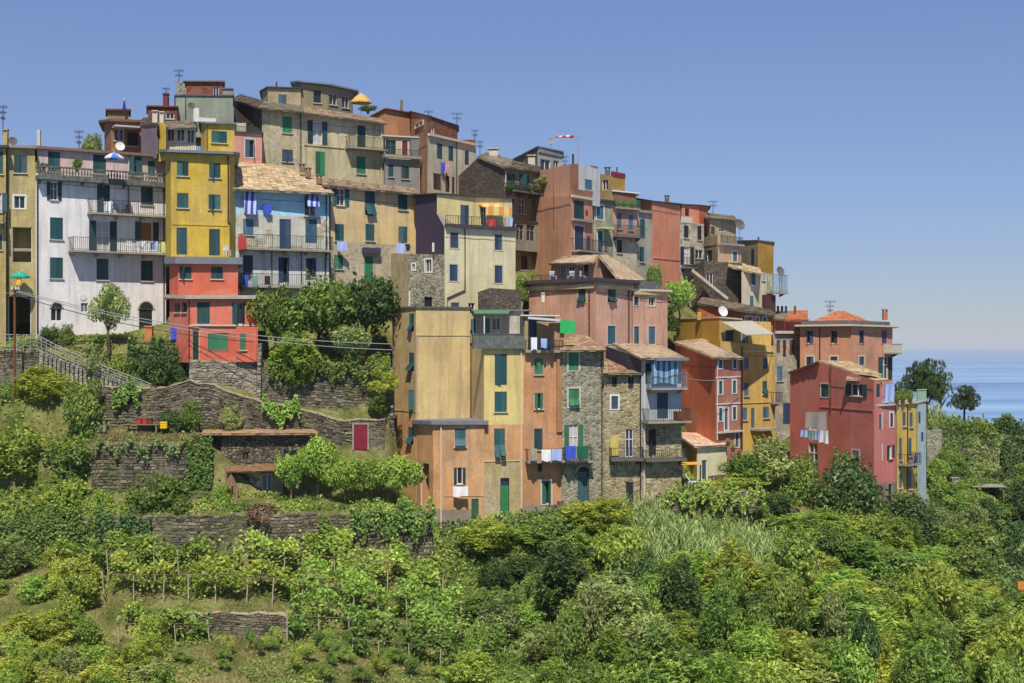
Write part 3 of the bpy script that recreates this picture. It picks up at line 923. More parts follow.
h = House('terracotta house with a long blank gable and a tall thin chimney on the skyline', 395, 135, 148)
tc = PL('plaster_terracotta', (196, 130, 94), .5)
b = h.block([(352, 149), (385, 145.5), (412, 147.5)], [128, 109.5, 114], 160, tc, 5); h.slab(b, over=.25, th=.12, mat=RUST)
h.chimney(401.5, 100, 112, 2.6, 147, simple('chimney_olive', (112, 112, 84), .9), cap=False)
h.finish()
h = House('pale house with a terracotta side wall and a stepped red roof parapet', 445, 190, 139)
wh = PL('plaster_offwhite', (214, 200, 174), .5)
b = h.block([(414, 142), (427.5, 135.6), (476, 143)], [135, 136.5, 148.5], 200, [PL('plaster_terracotta2', (206, 146, 112), .5), wh], 6, cap=CONCD)
h.wins(b, 1, [(437, 143.5, 442.5, 159), (448.5, 146, 453.2, 161), (464.8, 151, 469, 165)], col='G', sill=False)
h.wins(b, 1, [(433.5, 173.5, 441, 190), (445.5, 176, 449.5, 192), (452, 177, 454.6, 194)], col='R', sill=False)
h.fbox('cornice', b.fac[1], (427.6, 138.6, 476, 141), .003, .25, TRIM)
pr = PL('plaster_brick_red', (150, 84, 62), .7)
b2 = h.block([(411, 146), (430, 139.2), (457.5, 143.4)], [111.5, 117, 126.5], 150, [tc, pr], 4); h.slab(b2, over=.15, th=.1, mat=DARKROOF)
h.win(b2, 1, (430.8, 126, 434.5, 136), 'g', sill=False)
b3 = h.block([(457.6, 142.4), (475.6, 145)], [140, 139.5], 150, PL('plaster_red_low', (168, 88, 60), .6), 3)
h.win(b2, 0, (416, 122, 424, 127), 'g', sill=False)
h.pipe(b.fac[1], [(456, 141), (456, 196)], .05, IRON)
h.antenna(428.5, 111, 134, 138, 3, 9); h.antenna(457, 113, 128, 143, 2, 11)
h.antenna(475, 130, 140, 145, 2, 7)
h.finish()

# --- dark stone gable house and gray top house
h = House('house with a dark bare stone gable wall and a green-shuttered balcony full of plants', 500, 255, 137)
gp = PL('plaster_grey_warm', (146, 132, 114), .6, .15)
b = h.block([(458.5, 140.2), (478, 137), (504, 133.2), (541, 138.2)], [176, 157.5, 168.5, 173], 285, [ST_DARK, ST_DARK, gp], 6)
f = b.fac[2]
h.roof([(477.5, 156.5, 136.8), (505, 167.5, 132.6), (514, 160, 140), (488, 152, 144)], T_GREY, .14, .45)
h.roof([(505.5, 167.5, 132.8), (542, 172.3, 137.6), (540, 166.5, 142), (513, 160.5, 139)], T_GREY, .14, .45)
h.win(b, 2, (506.5, 173.5, 515, 186.5), 'c', 'G'); h.win(b, 2, (519, 174.5, 529, 187.5), 'c', 'G')
h.balcony(f, 504.5, 541, 193, 186, 1.2, CONCD, IRON)
h.wins(b, 2, [(508.5, 198.5, 514, 212.5), (519.5, 199, 525, 214)], 'g', frame=WHITE)
bo = h.block([(514.5, 133.2), (538, 136.6)], [222.5, 223], 250, PL('plaster_grey_box', (152, 148, 142), .5), 1.5, name='bay_wall')
h.wins(bo, 0, [(516.5, 224.5, 524, 240), (526.5, 225, 535, 241)], 'g', sill=False, frame=CONC); h.slab(bo, over=.25, th=.14, mat=DARKROOF)
h.wins(b, 2, [(521, 256, 527.5, 270)], 'g', frame=SH_BR)
h.pipe(f, [(504.3, 170), (498, 178)] if False else [(505, 171), (505, 198)], .05, PIPE_W)
h.chimney(493.5, 151.5, 159, 9, 141, TRIM); h.antenna(480, 141, 157, 139, 2, 7)
h.finish()
h = House('grey top house with a steep sloping gable and white window front on the skyline', 545, 172, 154)
b = h.block([(512, 160), (537.5, 150.5), (562, 154.5)], [161, 147.5, 152.5], 182, [PL('plaster_dark_grey', (118, 112, 106), .5), PL('plaster_white_grey', (194, 190, 186), .5)], 5); h.slab(b, over=.2, th=.14, mat=LEAD)
h.wins(b, 1, [(540.5, 159.5, 550.5, 171), (553.5, 160.5, 559, 168.5)], 'g', sill=False); h.fbox('lintel_band', b.fac[1], (538, 150.5, 562, 154.5), .003, .12, CONC)
h.dish(551.5, 141, 153, .34, CONC, pole=150)
h.chimney(531.5, 158, 172, 7, 146, TRIM); h.antenna(565, 156, 172, 148, 3, 9)
h.finish()

# --- salmon house
h = House('salmon house with a tall blank side wall and balconies on its narrow coral front', 565, 260, 132)
sm_ = PL('plaster_salmon', (232, 164, 132), .4); co = PL('plaster_coral_pale', (222, 140, 116), .4)
b = h.block([(524, 140), (571, 129), (592.5, 132.4)], [197, 196, 198], 290, [sm_, co], 6)
bu = h.block([(525.5, 141), (570.3, 130.6), (578.5, 131.8), (600, 135.2)], [173.5, 164, 163.5, 169.5], 202, [sm_, PL('plaster_brick_pinkish', (172, 108, 86), .5), PL('plaster_white_blueish', (206, 208, 212), .4)], 5, cap=CONCD)
h.win(bu, 2, (585, 179.5, 592, 190), 'c', 'L', frame=WHITE)
f = b.fac[1]
h.fbox('parapet', f, (571.3, 190, 592, 196.5), -.25, .05, PL('plaster_brick_pinkish', (172, 108, 86), .5)); h.fbox('cornice', f, (571, 196.5, 592.5, 199), .003, .2, TRIM)
h.win(b, 1, (574, 200.5, 584, 219.5), 'c', 'D'); h.win(b, 1, (585.7, 210, 588, 216), 'c', 'R', sill=False)
h.win(b, 1, (574.5, 226, 583.5, 251), 'c', 'B', trim=TRIM); h.win(b, 1, (587, 236, 590.5, 252), 'c', 'B')
h.fbox('balcony_band', f, (571, 219.8, 592, 222), .003, .35, CONC); h.balcony(f, 571, 600, 251.5, 240, .9)
h.pipe(b.fac[0], [(554.5, 190), (554.5, 225)], .04, RUST)
h.chimney(573, 154, 164, 2.2, 133, IRON, cap=False)
h.finish()
h = House('narrow grey stone house with a teal door, right of the salmon house', 602, 255, 135)
gs = PL('plaster_grey_green', (146, 146, 126), .5, .35)
b = h.block([(592.6, 135), (613, 137)], [200, 202], 295, gs, 5); h.win(b, 0, (596.5, 205.5, 603.5, 219.5), 'c', 'L', trim=WHITE); h.win(b, 0, (597.5, 231, 602.5, 256), 'c', 'G', trim=WHITE)
h.fbox('ledge', b.fac[0], (593, 199.6, 613, 201.6), .003, .3, DARKROOF); h.fbox('canopy', b.fac[0], (596, 227.5, 608, 229.5), .003, .8, simple('pale_green_canvas', (188, 196, 140), .9))
h.pipe(b.fac[0], [(594, 203), (594, 250)], .04, PIPE_W)
h.finish()
h = House('ochre roof-top hut with a dark red parapet, right of the white roof-top block', 612, 185, 141)
oc = PL('plaster_ochre', (192, 146, 66), .5)
b = h.block([(599, 141), (612.5, 139.5), (625, 141.5)], [173.5, 176, 178], 208, [PL('plaster_ochre_dull', (176, 148, 104), .5), oc], 4)
h.fbox('parapet', b.fac[1], (612.6, 172.5, 625, 177), -.2, .06, SH_RED); h.win(b, 0, (602, 180, 608, 190), 'g', sill=False)
h.chimney(607.5, 170, 175, 5, 142, CONCD); h.chimney(617, 167, 173, 1.3, 142, IRON, cap=False)
b2 = h.block([(590.5, 137.5), (598, 138)], [165.5, 166.5], 176, CONCD, 2)
h.finish()
h = House('house with a pink upper floor over bare rubble and a planted roof terrace', 625, 255, 138)
pk = PL('plaster_faded_pink', (204, 148, 132), .5); rr = PL('plaster_rubble_mid', (160, 146, 122), .6, .9)
b = h.block([(613, 137.2), (637, 139.2)], [208, 209], 300, rr, 5, zones=[(0, 600, 200, 650, 236.5, pk)])
h.wins(b, 0, [(617, 212.5, 621.5, 229), (628.5, 214.5, 633, 230.5)], 'c', 'L'); h.balcony(b.fac[0], 613, 637, 208, 200, .5, rail=SH_BG, style='bars', brackets=False)
h.balcony(b.fac[0], 612, 638, 236.5, 226, .8, mat=CONCD); h.win(b, 0, (617, 240, 622, 253), 'g', frame=SH_BR)
b2 = h.block([(614, 139.6), (636, 141.2)], [191.5, 194], 209, PL('plaster_red_dull', (150, 92, 80), .5), 2); h.slab(b2, over=.3, th=.12, mat=WHITE)
h.finish()
h = House('thin pale grey house strip with teal shutters beside the big red block', 644, 265, 141)
b = h.block([(637.3, 139.6), (652, 141.6)], [211, 214], 300, PL('plaster_grey_pale', (168, 168, 158), .5, .3), 5); h.wins(b, 0, [(640, 219, 645, 238.5), (640, 247, 644.3, 262)], 'c', 'G')
h.fbox('cornice', b.fac[0], (637.5, 210.6, 651.5, 213), .003, .25, CONC)
h.finish()

# --- red block and neighbours
h = House('big brick-red house with a wide blank wall under a sloping roof edge', 668, 285, 145)
rd = PL('plaster_red', (222, 132, 104), .4)
b = h.block([(630, 151), (652, 143), (680, 147.6)], [197.5, 202, 205], 300, [PL('plaster_red_soft', (212, 126, 102), .4), rd], 6); h.slab(b, over=.22, th=.14, mat=DARKROOF)
bu = h.block([(680.2, 150.5), (699, 152), (708, 154)], [205, 206, 207], 232, [rd, PL('plaster_red_deep', (206, 96, 76), .4)], 4); h.slab(bu, over=.25, th=.12, mat=DARKROOF)  # deeper red on the right face of the upper block
h.win(bu, 0, (685, 208.5, 689, 216), 'c', 'K', sill=False); h.fbox('string_course', b.fac[1], (653, 258.2, 679.5, 259.6), .003, .06, rd)
h.chimney(667, 198, 204, 4, 148, CONCD)
h.finish()
h = House('grey stone house tucked between the big red house and the beige house', 692, 285, 148)
b = h.block([(680.3, 148.4), (704, 150.6)], [223, 224], 310, PL('plaster_grey_rubble', (142, 134, 124), .5, .75), 3)
h.wins(b, 0, [(684, 225.5, 688.5, 238), (697.5, 226, 701.5, 240)], 'c', 'K'); h.win(b, 0, (683.5, 247, 690, 264), 'k', 'K'); h.win(b, 0, (695.5, 250, 703, 258.5), 'g')
h.balcony(b.fac[0], 680.5, 704, 268, 258, 1.0, CONCD, IRON); h.fbox('parapet', b.fac[0], (680.5, 217, 692, 223), -.3, .04, TRIM)
h.finish()
h = House('beige house in two receding storeys with a broad terrace above a dark rock wall', 722, 262, 150)
be = PL('plaster_beige', (190, 170, 134), .5); bp_ = PL('plaster_peach', (212, 172, 140), .4)
bu = h.block([(703, 154), (710, 152), (736, 155.5)], [215.5, 216, 219], 248, [be, be], 4)
h.roof([(705, 217, 151), (738, 220.5, 154.6), (734, 216, 160), (703, 212.5, 158)], T_GREY, .14, .45)
h.win(bu, 1, (711, 226.5, 715, 234.5), 'c', 'R', sill=False); h.win(bu, 1, (719, 229, 724, 231.5), 'g', sill=False)
b = h.block([(702, 153), (718, 149), (741.5, 152.5)], [245.5, 245, 246.5], 270, [PL('plaster_grey_peach', (150, 136, 122), .6, .4), bp_], 4)
h.win(b, 1, (732.5, 251.5, 737, 261.5), 'c', 'L', trim=WHITE); h.wins(b, 0, [(706.5, 250, 712, 261)], 'c', 'K', sill=False)
h.fbox('terrace_edge', b.fac[1], (718, 243.5, 741.5, 245.8), .003, .4, CONC); h.fbox('terrace_parapet', b.fac[0], (703, 236, 718, 245.5), -.2, .05, be)
h.balcony(b.fac[1], 719, 741, 244, 236.5, .3, rail=IRON, brackets=False)
b3 = h.block([(690, 149.6), (704.5, 147.2), (742, 148.2)], [266, 261, 263], 318, ST_DARK, 2)
h.wins(b3, 1, [(706.5, 273, 713, 286)], 'g', frame=WHITE, sill=False)
h.dish(740, 224.5, 153, .62, pole=240); h.antenna(713, 201, 215, 155, 2, 9)
mb = MB(); p0, p1 = P(691, 271, 146.6), P(727, 300, 146.2); d = (p1 - p0).normalized()
mb.tube([p0, p1], .3, 4); build('stair_parapet', mb, CONC, h.root)
h.finish()
h = House('flat-roofed house with a grey left face and ochre right face on the ridge', 756, 300, 156)
b = h.block([(738, 159), (758, 154.6), (773.5, 157.6)], [241.5, 241, 243], 310, [PL('plaster_grey_warm2', (152, 142, 134), .4), PL('plaster_ochre_strong', (190, 140, 50), .4)], 5); h.slab(b, over=.12, th=.12, mat=CONCD)
h.win(b, 0, (751, 249, 754, 265), 'c', 'K', sill=False); h.chimney(758.5, 237, 242, 1.4, 156, IRON, cap=False)
h.finish()
h = House('narrow cream house with a ragged stone-tiled eave and side balcony overhanging the slope', 756, 308, 147)
b = h.block([(741.5, 146), (772.5, 149)], [271.5, 274], 325, PL('plaster_cream_pale', (206, 194, 170), .4), 4)
h.roof([(728, 266, 146.5), (762, 274, 145.6), (760, 268, 150), (728, 260.5, 151)], T_SLATE, .16, .5, amp=2)
h.win(b, 0, (750, 272.8, 754, 285), 'c', 'L'); h.win(b, 0, (750, 296, 753.5, 307), 'c', 'L'); h.win(b, 0, (761.5, 272.8, 765, 281), 'g', sill=False)
h.balcony(b.fac[0], 766, 781, 292.5, 275, 1.0, rail=simple('teal_iron', (92, 132, 134), .5), mat=CONC); h.fbox('glazed_porch', b.fac[0], (762, 295, 772, 312), .01, .5, SH_BR)
h.dish(780.5, 271, 148, .5, CONCD, pole=292); h.pipe(b.fac[0], [(760, 274), (760, 310)], .05, TRIM)
h.finish()
h = House('long low orange-red house with a sagging stone-tile roof', 735, 330, 139)
orr = PL('plaster_orange_red', (212, 104, 66), .45)
b = h.block([(699, 141.5), (741, 138), (773, 140.5)], [303, 309.5, 315], 345, orr, 5)
h.roof([(697, 303, 141.5), (741, 310, 137.2), (746, 304.5, 142), (702, 297.5, 147)], T_GREY, .16, .5, amp=2)
h.roof([(741.3, 310.3, 137.2), (775, 315.8, 140), (772, 311, 145), (746.3, 304.7, 142)], T_GREY, .16, .5, amp=2)
h.win(b, 1, (745.5, 316.5, 752, 320.5), 'g', trim=WHITE); h.wins(b, 1, [(755.5, 317.5, 758.5, 324.5), (763, 317.5, 766, 330)], 'c', 'L', trim=WHITE)
h.dish(723, 311, 137.4, .55, WHITE)
h.finish()

# --- ochre yellow house with awning
h = House('ochre yellow house with a pale sloping awning over its roof terrace', 747, 450, 126)
oy = PL('plaster_deep_ochre', (206, 156, 50), .35); yl = PL('plaster_warm_yellow', (218, 180, 92), .4)
b1 = h.block([(676, 135), (719.5, 126.5), (741, 129)], [319.5, 318, 320], 362, [oy, yl], 3.5)
h.slab(b1, over=.12, th=.12, mat=TRIM)
h.win(b1, 1, (725.5, 330, 733.5, 341), 'c', 'G'); h.chimney(699, 312, 320, 4, 130, oy, cap=False)
b = h.block([(690, 132), (720.5, 124.6), (775, 129.4)], [341.5, 341, 346], 470, [oy, yl], 5, cap=CONC)
f = b.fac[1]
bb = h.block([(740, 130), (771, 132)], [320.5, 322], 347, yl, 1.5); h.win(bb, 0, (742, 332, 748, 345), 'c', 'L')
h.wins(b, 1, [(744, 357.5, 748.5, 369), (763, 357.5, 767.5, 369), (744, 382.5, 748.5, 396), (742.5, 407.5, 747, 420), (763, 407, 769, 418)], 'c', 'L', sill=True)
h.win(b, 1, (762.5, 381, 767, 394), 'f', 'G'); h.win(b, 1, (751, 408, 754.5, 428), 'c', 'L')
h.fbox('string_course', f, (742, 350.5, 773, 352), .003, .12, TRIM); h.fbox('string_course', f, (742, 402, 773, 403), .003, .06, yl)
mb = MB(); q4 = [P(722, 322.5, 126), P(752, 321.5, 130), P(774, 334.5, 126.5), P(746, 335.5, 122.6)]
mb.prism(q4, (0, 0, .06)); mb.tube([P(746, 335.5, 122.7), P(746, 345, 122.7 + 2)], .03, 4); mb.tube([P(773, 335, 126.6), P(773, 346, 128.8)], .03, 4)
build('awning', mb, simple('cream_canvas', (176, 172, 156), .9, .25), h.root)
h.fbox('balcony_gap', f, (752, 341.8, 760, 348), -.9, .02, SH_BR) if False else None
h.balcony(f, 770, 776, 402, 392, .8, rail=IRON); h.fbox('stair_landing', f, (750, 428, 770, 430), .003, 1.2, CONC)
h.pipe(f, [(741.5, 346), (741.5, 450)], .05, PIPE_BR)
h.finish()
h = House('red house with a brick-pink front and white trimmed windows, below the ochre house', 712, 455, 120)
re_ = PL('plaster_red_brick', (224, 122, 92), .35); pb = PL('plaster_dusty_rose', (188, 112, 100), .4)
b = h.block([(675, 128.4), (715.5, 117.6), (741, 120.4)], [345, 357.5, 358], 470, [re_, pb], 5)
f = b.fac[1]
h.roof([(714, 357.6, 116.8), (743.5, 358, 119.8), (704, 338.5, 130), (673.5, 341.5, 128.4)], T_TAN, .16, .45)
h.wins(b, 1, [(718.8, 358.8, 722, 368.3), (733, 358.8, 736.2, 368.3), (718.8, 381, 722.2, 394), (732.6, 380.5, 736, 393), (718.8, 408, 722.2, 421), (732.8, 407, 736, 419.5)], 'c', 'G', trim=WHITE)
h.win(b, 1, (724.6, 408.5, 728, 430), 'd', 'G', trim=WHITE); h.win(b, 1, (735.2, 433, 738.5, 447), 'c', 'L', trim=WHITE)
for yy in (376.5, 403): h.fbox('string_course', f, (716, yy, 741, yy + 1.2), .003, .05, WHITE)
h.fbox('string_course', f, (716, 431, 741, 432.5), .003, .3, TRIM)
h.pipe(f, [(716.4, 358), (716.4, 440)], .05, PIPE_W); h.pipe(f, [(740.4, 359), (740.4, 450)], .05, PIPE_BR)
h.finish()

# --- stone grey house & salmon square house
h = House('grey stone house with a red-gridded roof terrace, right of the ochre house', 788, 440, 136)
gs2 = PL('plaster_grey_stone', (158, 152, 146), .5, .5)
b = h.block([(773, 138), (802, 140)], [333, 334], 450, gs2, 4)
h.fbox('cornice', b.fac[0], (774, 331, 801.5, 333.6), .003, .3, TRIM)
h.wins(b, 0, [(776.5, 340, 780, 353), (783, 340, 786, 357), (789.5, 340, 794, 355)], 'c', 'R', sill=False); h.win(b, 0, (777, 366, 782.5, 381), 'c', 'L'); h.win(b, 0, (783, 403, 792, 424), 'c', 'B')
h.balcony(b.fac[0], 774, 801, 332, 319, .1, rail=simple('red_trellis', (150, 78, 66), .7), brackets=False)
b2 = h.block([(774, 146), (809, 148)], [318, 319], 340, PL('plaster_grey_dull', (140, 128, 122), .5), 4)
h.roof([(783, 320.5, 145), (808, 319.5, 147), (808, 310.5, 153), (791, 310.5, 152)], T_ORANGE, .14, .45)
h.roof([(773, 319, 145), (784, 319, 145), (791, 311, 152), (776, 311, 153)], T_GREY, .14, .45)
for x in (778, 782, 786, 795): h.chimney(x, 306, 313, 2, 150, RUST if x % 2 else IRON, cap=False)
h.finish()
h = House('square salmon-orange house with a flat rim and a small hipped orange roof', 848, 400, 137)
so = PL('plaster_salmon_orange', (208, 138, 108), .4); so2 = PL('plaster_salmon_light', (214, 146, 122), .4)
b = h.block([(800, 138), (851.5, 135.6), (892.5, 140.4)], [326.5, 326, 327.5], 420, [so, so2], 8, cap=CONC)
h.slab(b, over=.55, th=.16, mat=TRIM); 
for i, xs in ((0, [806.5, 830.5]), (1, [859, 881.5])):
    for x in xs:
        wd = 7 if i == 0 else 5
        h.win(b, i, (x, 330.5, x + wd, 343.5), 'c', 'R' if x > 820 and i == 0 else 'B', trim=so2)
        if x < 880: h.win(b, i, (x, 356.5, x + wd, 365), 'c', 'B', trim=TRIM)
h.win(b, 1, (881.5, 357, 888, 379), 'o', 'D')
bt = h.block([(801, 139.5), (851.5, 137.3), (890, 141.6)], [320.8, 320.2, 322], 327, CONCD, 6, name='terrace_rim')
pk_ = (841, 311, 143)
eL, eC, eR = (813, 321, 139.6), (838, 320.5, 138.6), (868, 321, 141)
h.roof([eL, eC, pk_, (837, 311, 143.4)], T_ORANGE, .1, .5); h.roof([eC, eR, (844, 311.2, 143.4), pk_], T_ORANGE, .1, .5)
h.chimney(885, 312, 320, 4.5, 141, simple('chimney_terracotta', (170, 110, 84), .9)); h.antenna(830, 301, 316, 144, 3, 11)
h.balcony(b.fac[1], 884, 894, 352.5, 344, .9, CONC, TRIM, 'solid', .14)
h.pipe(b.fac[0], [(820, 328), (820, 362)], .06, PIPE_BR)
h.finish()

# --- red house right
h = House('raspberry red house with a long shallow gable, over the round bushes', 850, 500, 120)
rr2 = PL('plaster_raspberry', (214, 112, 104), .35); rr3 = PL('plaster_raspberry_lit_side', (214, 118, 116), .3)  # right faces get a paler red, their stronger light put into the colour
b = h.block([(790, 127), (818.5, 122.8), (874, 115), (882, 116.2)], [372.5, 362, 380, 381], 520, [rr2, rr2, rr3], 6)
h.win(b, 0, (815, 384, 825, 397), 'c', 'G', trim=TRIM) if False else h.win(b, 1, (821, 384, 829, 397), 'c', 'G', trim=TRIM)
h.win(b, 1, (851, 384, 863, 396), 'o', 'D'); h.win(b, 1, (852.5, 450.5, 859, 460.5), 'c', 'B', trim=TRIM)
h.win(b, 0, (809, 412, 817.5, 430), 'g', 'D'); h.win(b, 0, (808.5, 443, 817.5, 470), 'g', 'D', sill=False)
h.roof([(852, 371.5, 118), (882, 374.5, 117), (848, 361, 126), (818, 360.5, 123)], T_SLATE, .18, .5)
h.roof([(846, 378.5, 117.5), (888, 380.5, 115.6), (878, 376.5, 120), (850, 374, 120.5)], T_SLATE, .16, .5)
h.roof([(788, 372.8, 126.8), (818.5, 361.5, 122.2), (826, 360.5, 128), (800, 369, 131)], T_TERRA, .12, .45)
b2 = h.block([(874.6, 115.3), (896.5, 118.2)], [406.5, 405], 520, rr3, 6, zones=[(0, 870, 484, 900, 530, PL('plaster_grey_base', (150, 142, 132), .6))])
f2 = b2.fac[0]
h.slab(b2, over=.2, th=.14, mat=TRIM)
h.wins(b2, 0, [(877.5, 414, 881.6, 428.5), (890, 413, 893, 427)], 'c', 'B', trim=WHITE); h.win(b2, 0, (877, 446, 881.5, 460), 'c', 'B', trim=WHITE); h.win(b2, 0, (888.6, 445, 892, 458.5), 'k', 'D', trim=None)
h.win(b2, 0, (888.5, 484, 892.5, 503), 'd', 'K')
h.win(b, 2, (876.4, 384, 880, 397), 'c', 'G', trim=None, sill=False)
h.pipe(b.fac[1], [(831.5, 364), (831.5, 410)], .06, RUST)
h.fbox('string_course', b.fac[1], (820, 408, 873, 409.3), .003, .05, rr2)
h.balcony(f2, 876, 896, 404.2, 396, .05, TRIM, IRONW, 'bars', .02, False)
h.finish()
h = House('narrow yellow house between the raspberry house and the pale blue strip', 907, 510, 119)
yb = PL('plaster_yellow_right', (224, 184, 76), .35)
b = h.block([(896.7, 118), (917, 120.6)], [404.5, 403], 525, yb, 5); h.slab(b, over=.2, th=.14, mat=TRIM)
h.wins(b, 0, [(902.5, 412, 905.6, 426), (909.5, 412.5, 912.6, 427), (899, 438, 902, 460), (908.6, 438, 911.6, 456), (899, 474, 902, 488), (908.6, 470, 911.2, 489)], 'c', 'L', sill=True)
h.balcony(b.fac[0], 898, 911, 463, 453, 1.0, rail=IRON); h.pipe(b.fac[0], [(906.8, 405), (906.8, 505)], .05, PIPE_BR)
h.balcony(b.fac[0], 897, 917, 402.4, 394, .05, TRIM, IRONW, 'bars', .02, False)
h.finish()
h = House('very narrow pale blue house at the right end of the row', 922, 508, 121)
b = h.block([(917.2, 120.4), (926.2, 121.8)], [403, 401], 525, PL('plaster_aqua', (164, 190, 198), .4), 5); h.slab(b, over=.15, th=.14, mat=TRIM)
h.wins(b, 0, [(918.4, 412, 920.6, 423.5), (921, 432, 923.4, 441.5)], 'c', 'B', sill=False)
h.balcony(b.fac[0], 917.5, 926, 401.5, 390, .05, TRIM, simple('pale_green_screen', (158, 186, 160), .8), 'solid', .02, False)
h.finish()

# --- tall middle house
h = House('tall ochre house with an orange lower block and a recessed blank wall', 455, 530, 109)
ot = PL('plaster_ochre_tan', (214, 174, 118), .6); os_ = PL('plaster_smooth_tan', (216, 186, 130), .4); cy = PL('plaster_cream_yellow', (226, 202, 128), .35)
og = PL('plaster_orange', (222, 162, 112), .5); gyb = PL('plaster_grey_plinth', (146, 134, 126), .5); pch = PL('plaster_patchy_stone', (206, 184, 128), .7, .35)
b = h.block([(392.5, 113), (416, 109.8), (470, 111.4)], [309, 308, 308.5], 548, [ot, os_], 6, side=os_, zones=[(0, 380, 416, 420, 560, og)])
h.slab(b, over=.12, th=.12, mat=CONCD)
h.wins(b, 0, [(409, 313.5, 414, 332), (409, 352.5, 414, 372), (408, 427, 413.4, 445)], 'f', 'G', sill=False); h.wins(b, 0, [(408.3, 390, 414, 410), (408.5, 462, 412.6, 478)], 'c', 'G', sill=False)
h.fbox('string_course', b.fac[1], (416.3, 334.6, 469.8, 335.8), .003, .05, os_)
h.fbox('string_course', b.fac[0], (393.5, 410.4, 415.6, 411.2), .003, .04, ot)
bb = h.block([(470.2, 112), (484, 107.6), (523.8, 108.4)], [346, 346.5, 347], 540, [os_, og], 6, zones=[(1, 480, 330, 530, 424.5, cy), (1, 482.8, 461, 521, 520, pch)])
f = bb.fac[1]
h.win(bb, 1, (494.5, 354, 507, 385), 'c', 'G', dd=.22); h.win(bb, 1, (494.5, 391.5, 507, 412)); h.win(bb, 1, (494, 428.5, 505, 458), 'f')
h.win(bb, 1, (500.3, 478, 509.3, 516), 'd', 'H', frame=SH_DK)
h.balcony(f, 472, 523.5, 346, 334.5, .35, CONCG, CONCG, 'solid', .2, False)
bt = h.block([(472, 113.6), (523.5, 113)], [311, 311], 350, PL('plaster_white_terrace', (204, 200, 192), .6), 2, cap=CONCD)
h.wins(bt, 0, [(476, 319, 485, 335)], 'k', 'L', sill=False); h.win(bt, 0, (492, 318, 500, 330), 'g', sill=False)
mb = MB(); mb.prism([P(473, 311, 113.4), P(510, 311, 113.2), P(508.5, 313.8, 110.6), P(474.5, 313.8, 110.6)], (0, 0, .05))
build('terrace_awning', mb, simple('green_canvas', (76, 138, 92), .8), h.root)
h.fbox('terrace_post', f, (472.5 + 12, 316, 485.5, 335), -.3, -.2, WHITE)
h.slab(bt, over=.5, th=.1, mat=LEAD)
bo = h.block([(416.4, 109.6), (433, 107.0), (484.4, 107.35)], [424, 424.5, 424.5], 545, [og, og], 3, cap=LEAD, zones=[(1, 440, 509.5, 471.5, 550, gyb), (1, 432, 509, 440, 550, gyb)])
fo = bo.fac[1]
h.slab(bo, over=.28, th=.3, mat=LEAD)
h.win(bo, 1, (454.5, 428.5, 466, 447), 'f'); h.win(bo, 1, (457, 467.5, 462.5, 484), 'o', 'D'); h.win(bo, 1, (471.5, 499, 478.5, 521), 'd', 'H', frame=SH_DK)
h.win(bo, 0, (420, 463, 429, 548), 'v')
h.pipe(fo, [(441, 425), (441, 530)], .07, PIPE_W); h.pipe(f, [(521, 348), (521, 508)], .06, PIPE_W)
h.fbox('string_course', fo, (444, 495.4, 484, 496.4), .003, .04, og); h.fbox('string_course', f, (483.5, 460.4, 520, 461.4), .003, .05, TRIM)
for k in range(4): h.fbox('door_step', f, (497 + k, 516 + k * 1.5, 514 + k * 2, 517.6 + k * 1.5), .003 + .28 * k * .01, .35 + .3 * k, CONCD)
h.pipe(b.fac[0], [(394.3, 310), (394.3, 470)], .06, LEAD); h.pipe(b.fac[1], [(416.6, 336), (416.6, 420)], .04, CONC)
h.finish()

h = House('orange-brown house with a roofed top terrace, right of the tall ochre house', 542, 518, 109)
ob = PL('plaster_orange_brown', (208, 144, 102), .5); br_ = PL('plaster_brown_pillar', (176, 124, 84), .4)
b = h.block([(524, 108.3), (562, 109)], [350, 350.5], 540, ob, 6, zones=[(0, 520, 505, 565, 545, gyb)])
f = b.fac[0]
h.wins(b, 0, [(534.3, 358, 543, 374.5), (534.3, 393, 543, 409)], 'c', 'H'); h.win(b, 0, (534, 428.5, 542.5, 450), 'c', 'D'); h.win(b, 0, (537.5, 463, 542, 472), 'c', 'K', sill=False); h.win(b, 0, (542, 481, 551, 504), 'c', 'H', trim=TRIM)
h.balcony(f, 525, 564, 460, 448, .9, rail=IRON)
h.balcony(f, 524.2, 562, 350, 340, .5, CONC, IRON, 'bars', .2, False)
bt = h.block([(524.5, 111), (555, 111.4)], [316, 316.5], 352, PL('plaster_terrace_tan', (186, 158, 118), .5), 2)
h.win(bt, 0, (529, 319, 537, 337), 'c', 'B'); h.slab(bt, over=.35, th=.1, mat=PIPE_W)
h.fbox('terrace_pillar', f, (554, 323, 563.6, 352), -1.6, .12, br_); h.fbox('wall_pillar', f, (556.4, 352, 561.8, 432), .003, .16, br_)
mb = MB(); mb.prism([P(528, 317.3, 110.9), P(561, 320, 110.9), P(560, 321.5, 108.2), P(528, 319, 108.2)], (0, 0, .05)); build('awning', mb, simple('pale_blue_canvas', (178, 186, 196), .8), h.root)
for k in range(4): h.fbox('outside_step', f, (548 + k * 3, 511 - k * 3.4, 562, 514.6 - k * 3.4), .003, 1.2 - .22 * k, CONCD)
h.finish()
h = House('grey rubble house with an arched teal door, right of the orange-brown house', 583, 505, 109)
b = h.block([(562.2, 108.8), (604, 109.8)], [350, 350], 530, ST_GREY, 6)
f = b.fac[0]
h.roof([(560, 350, 108), (606.5, 350, 109), (585, 334.5, 115), (563, 336.5, 114)], T_TERRA, .14, .42)
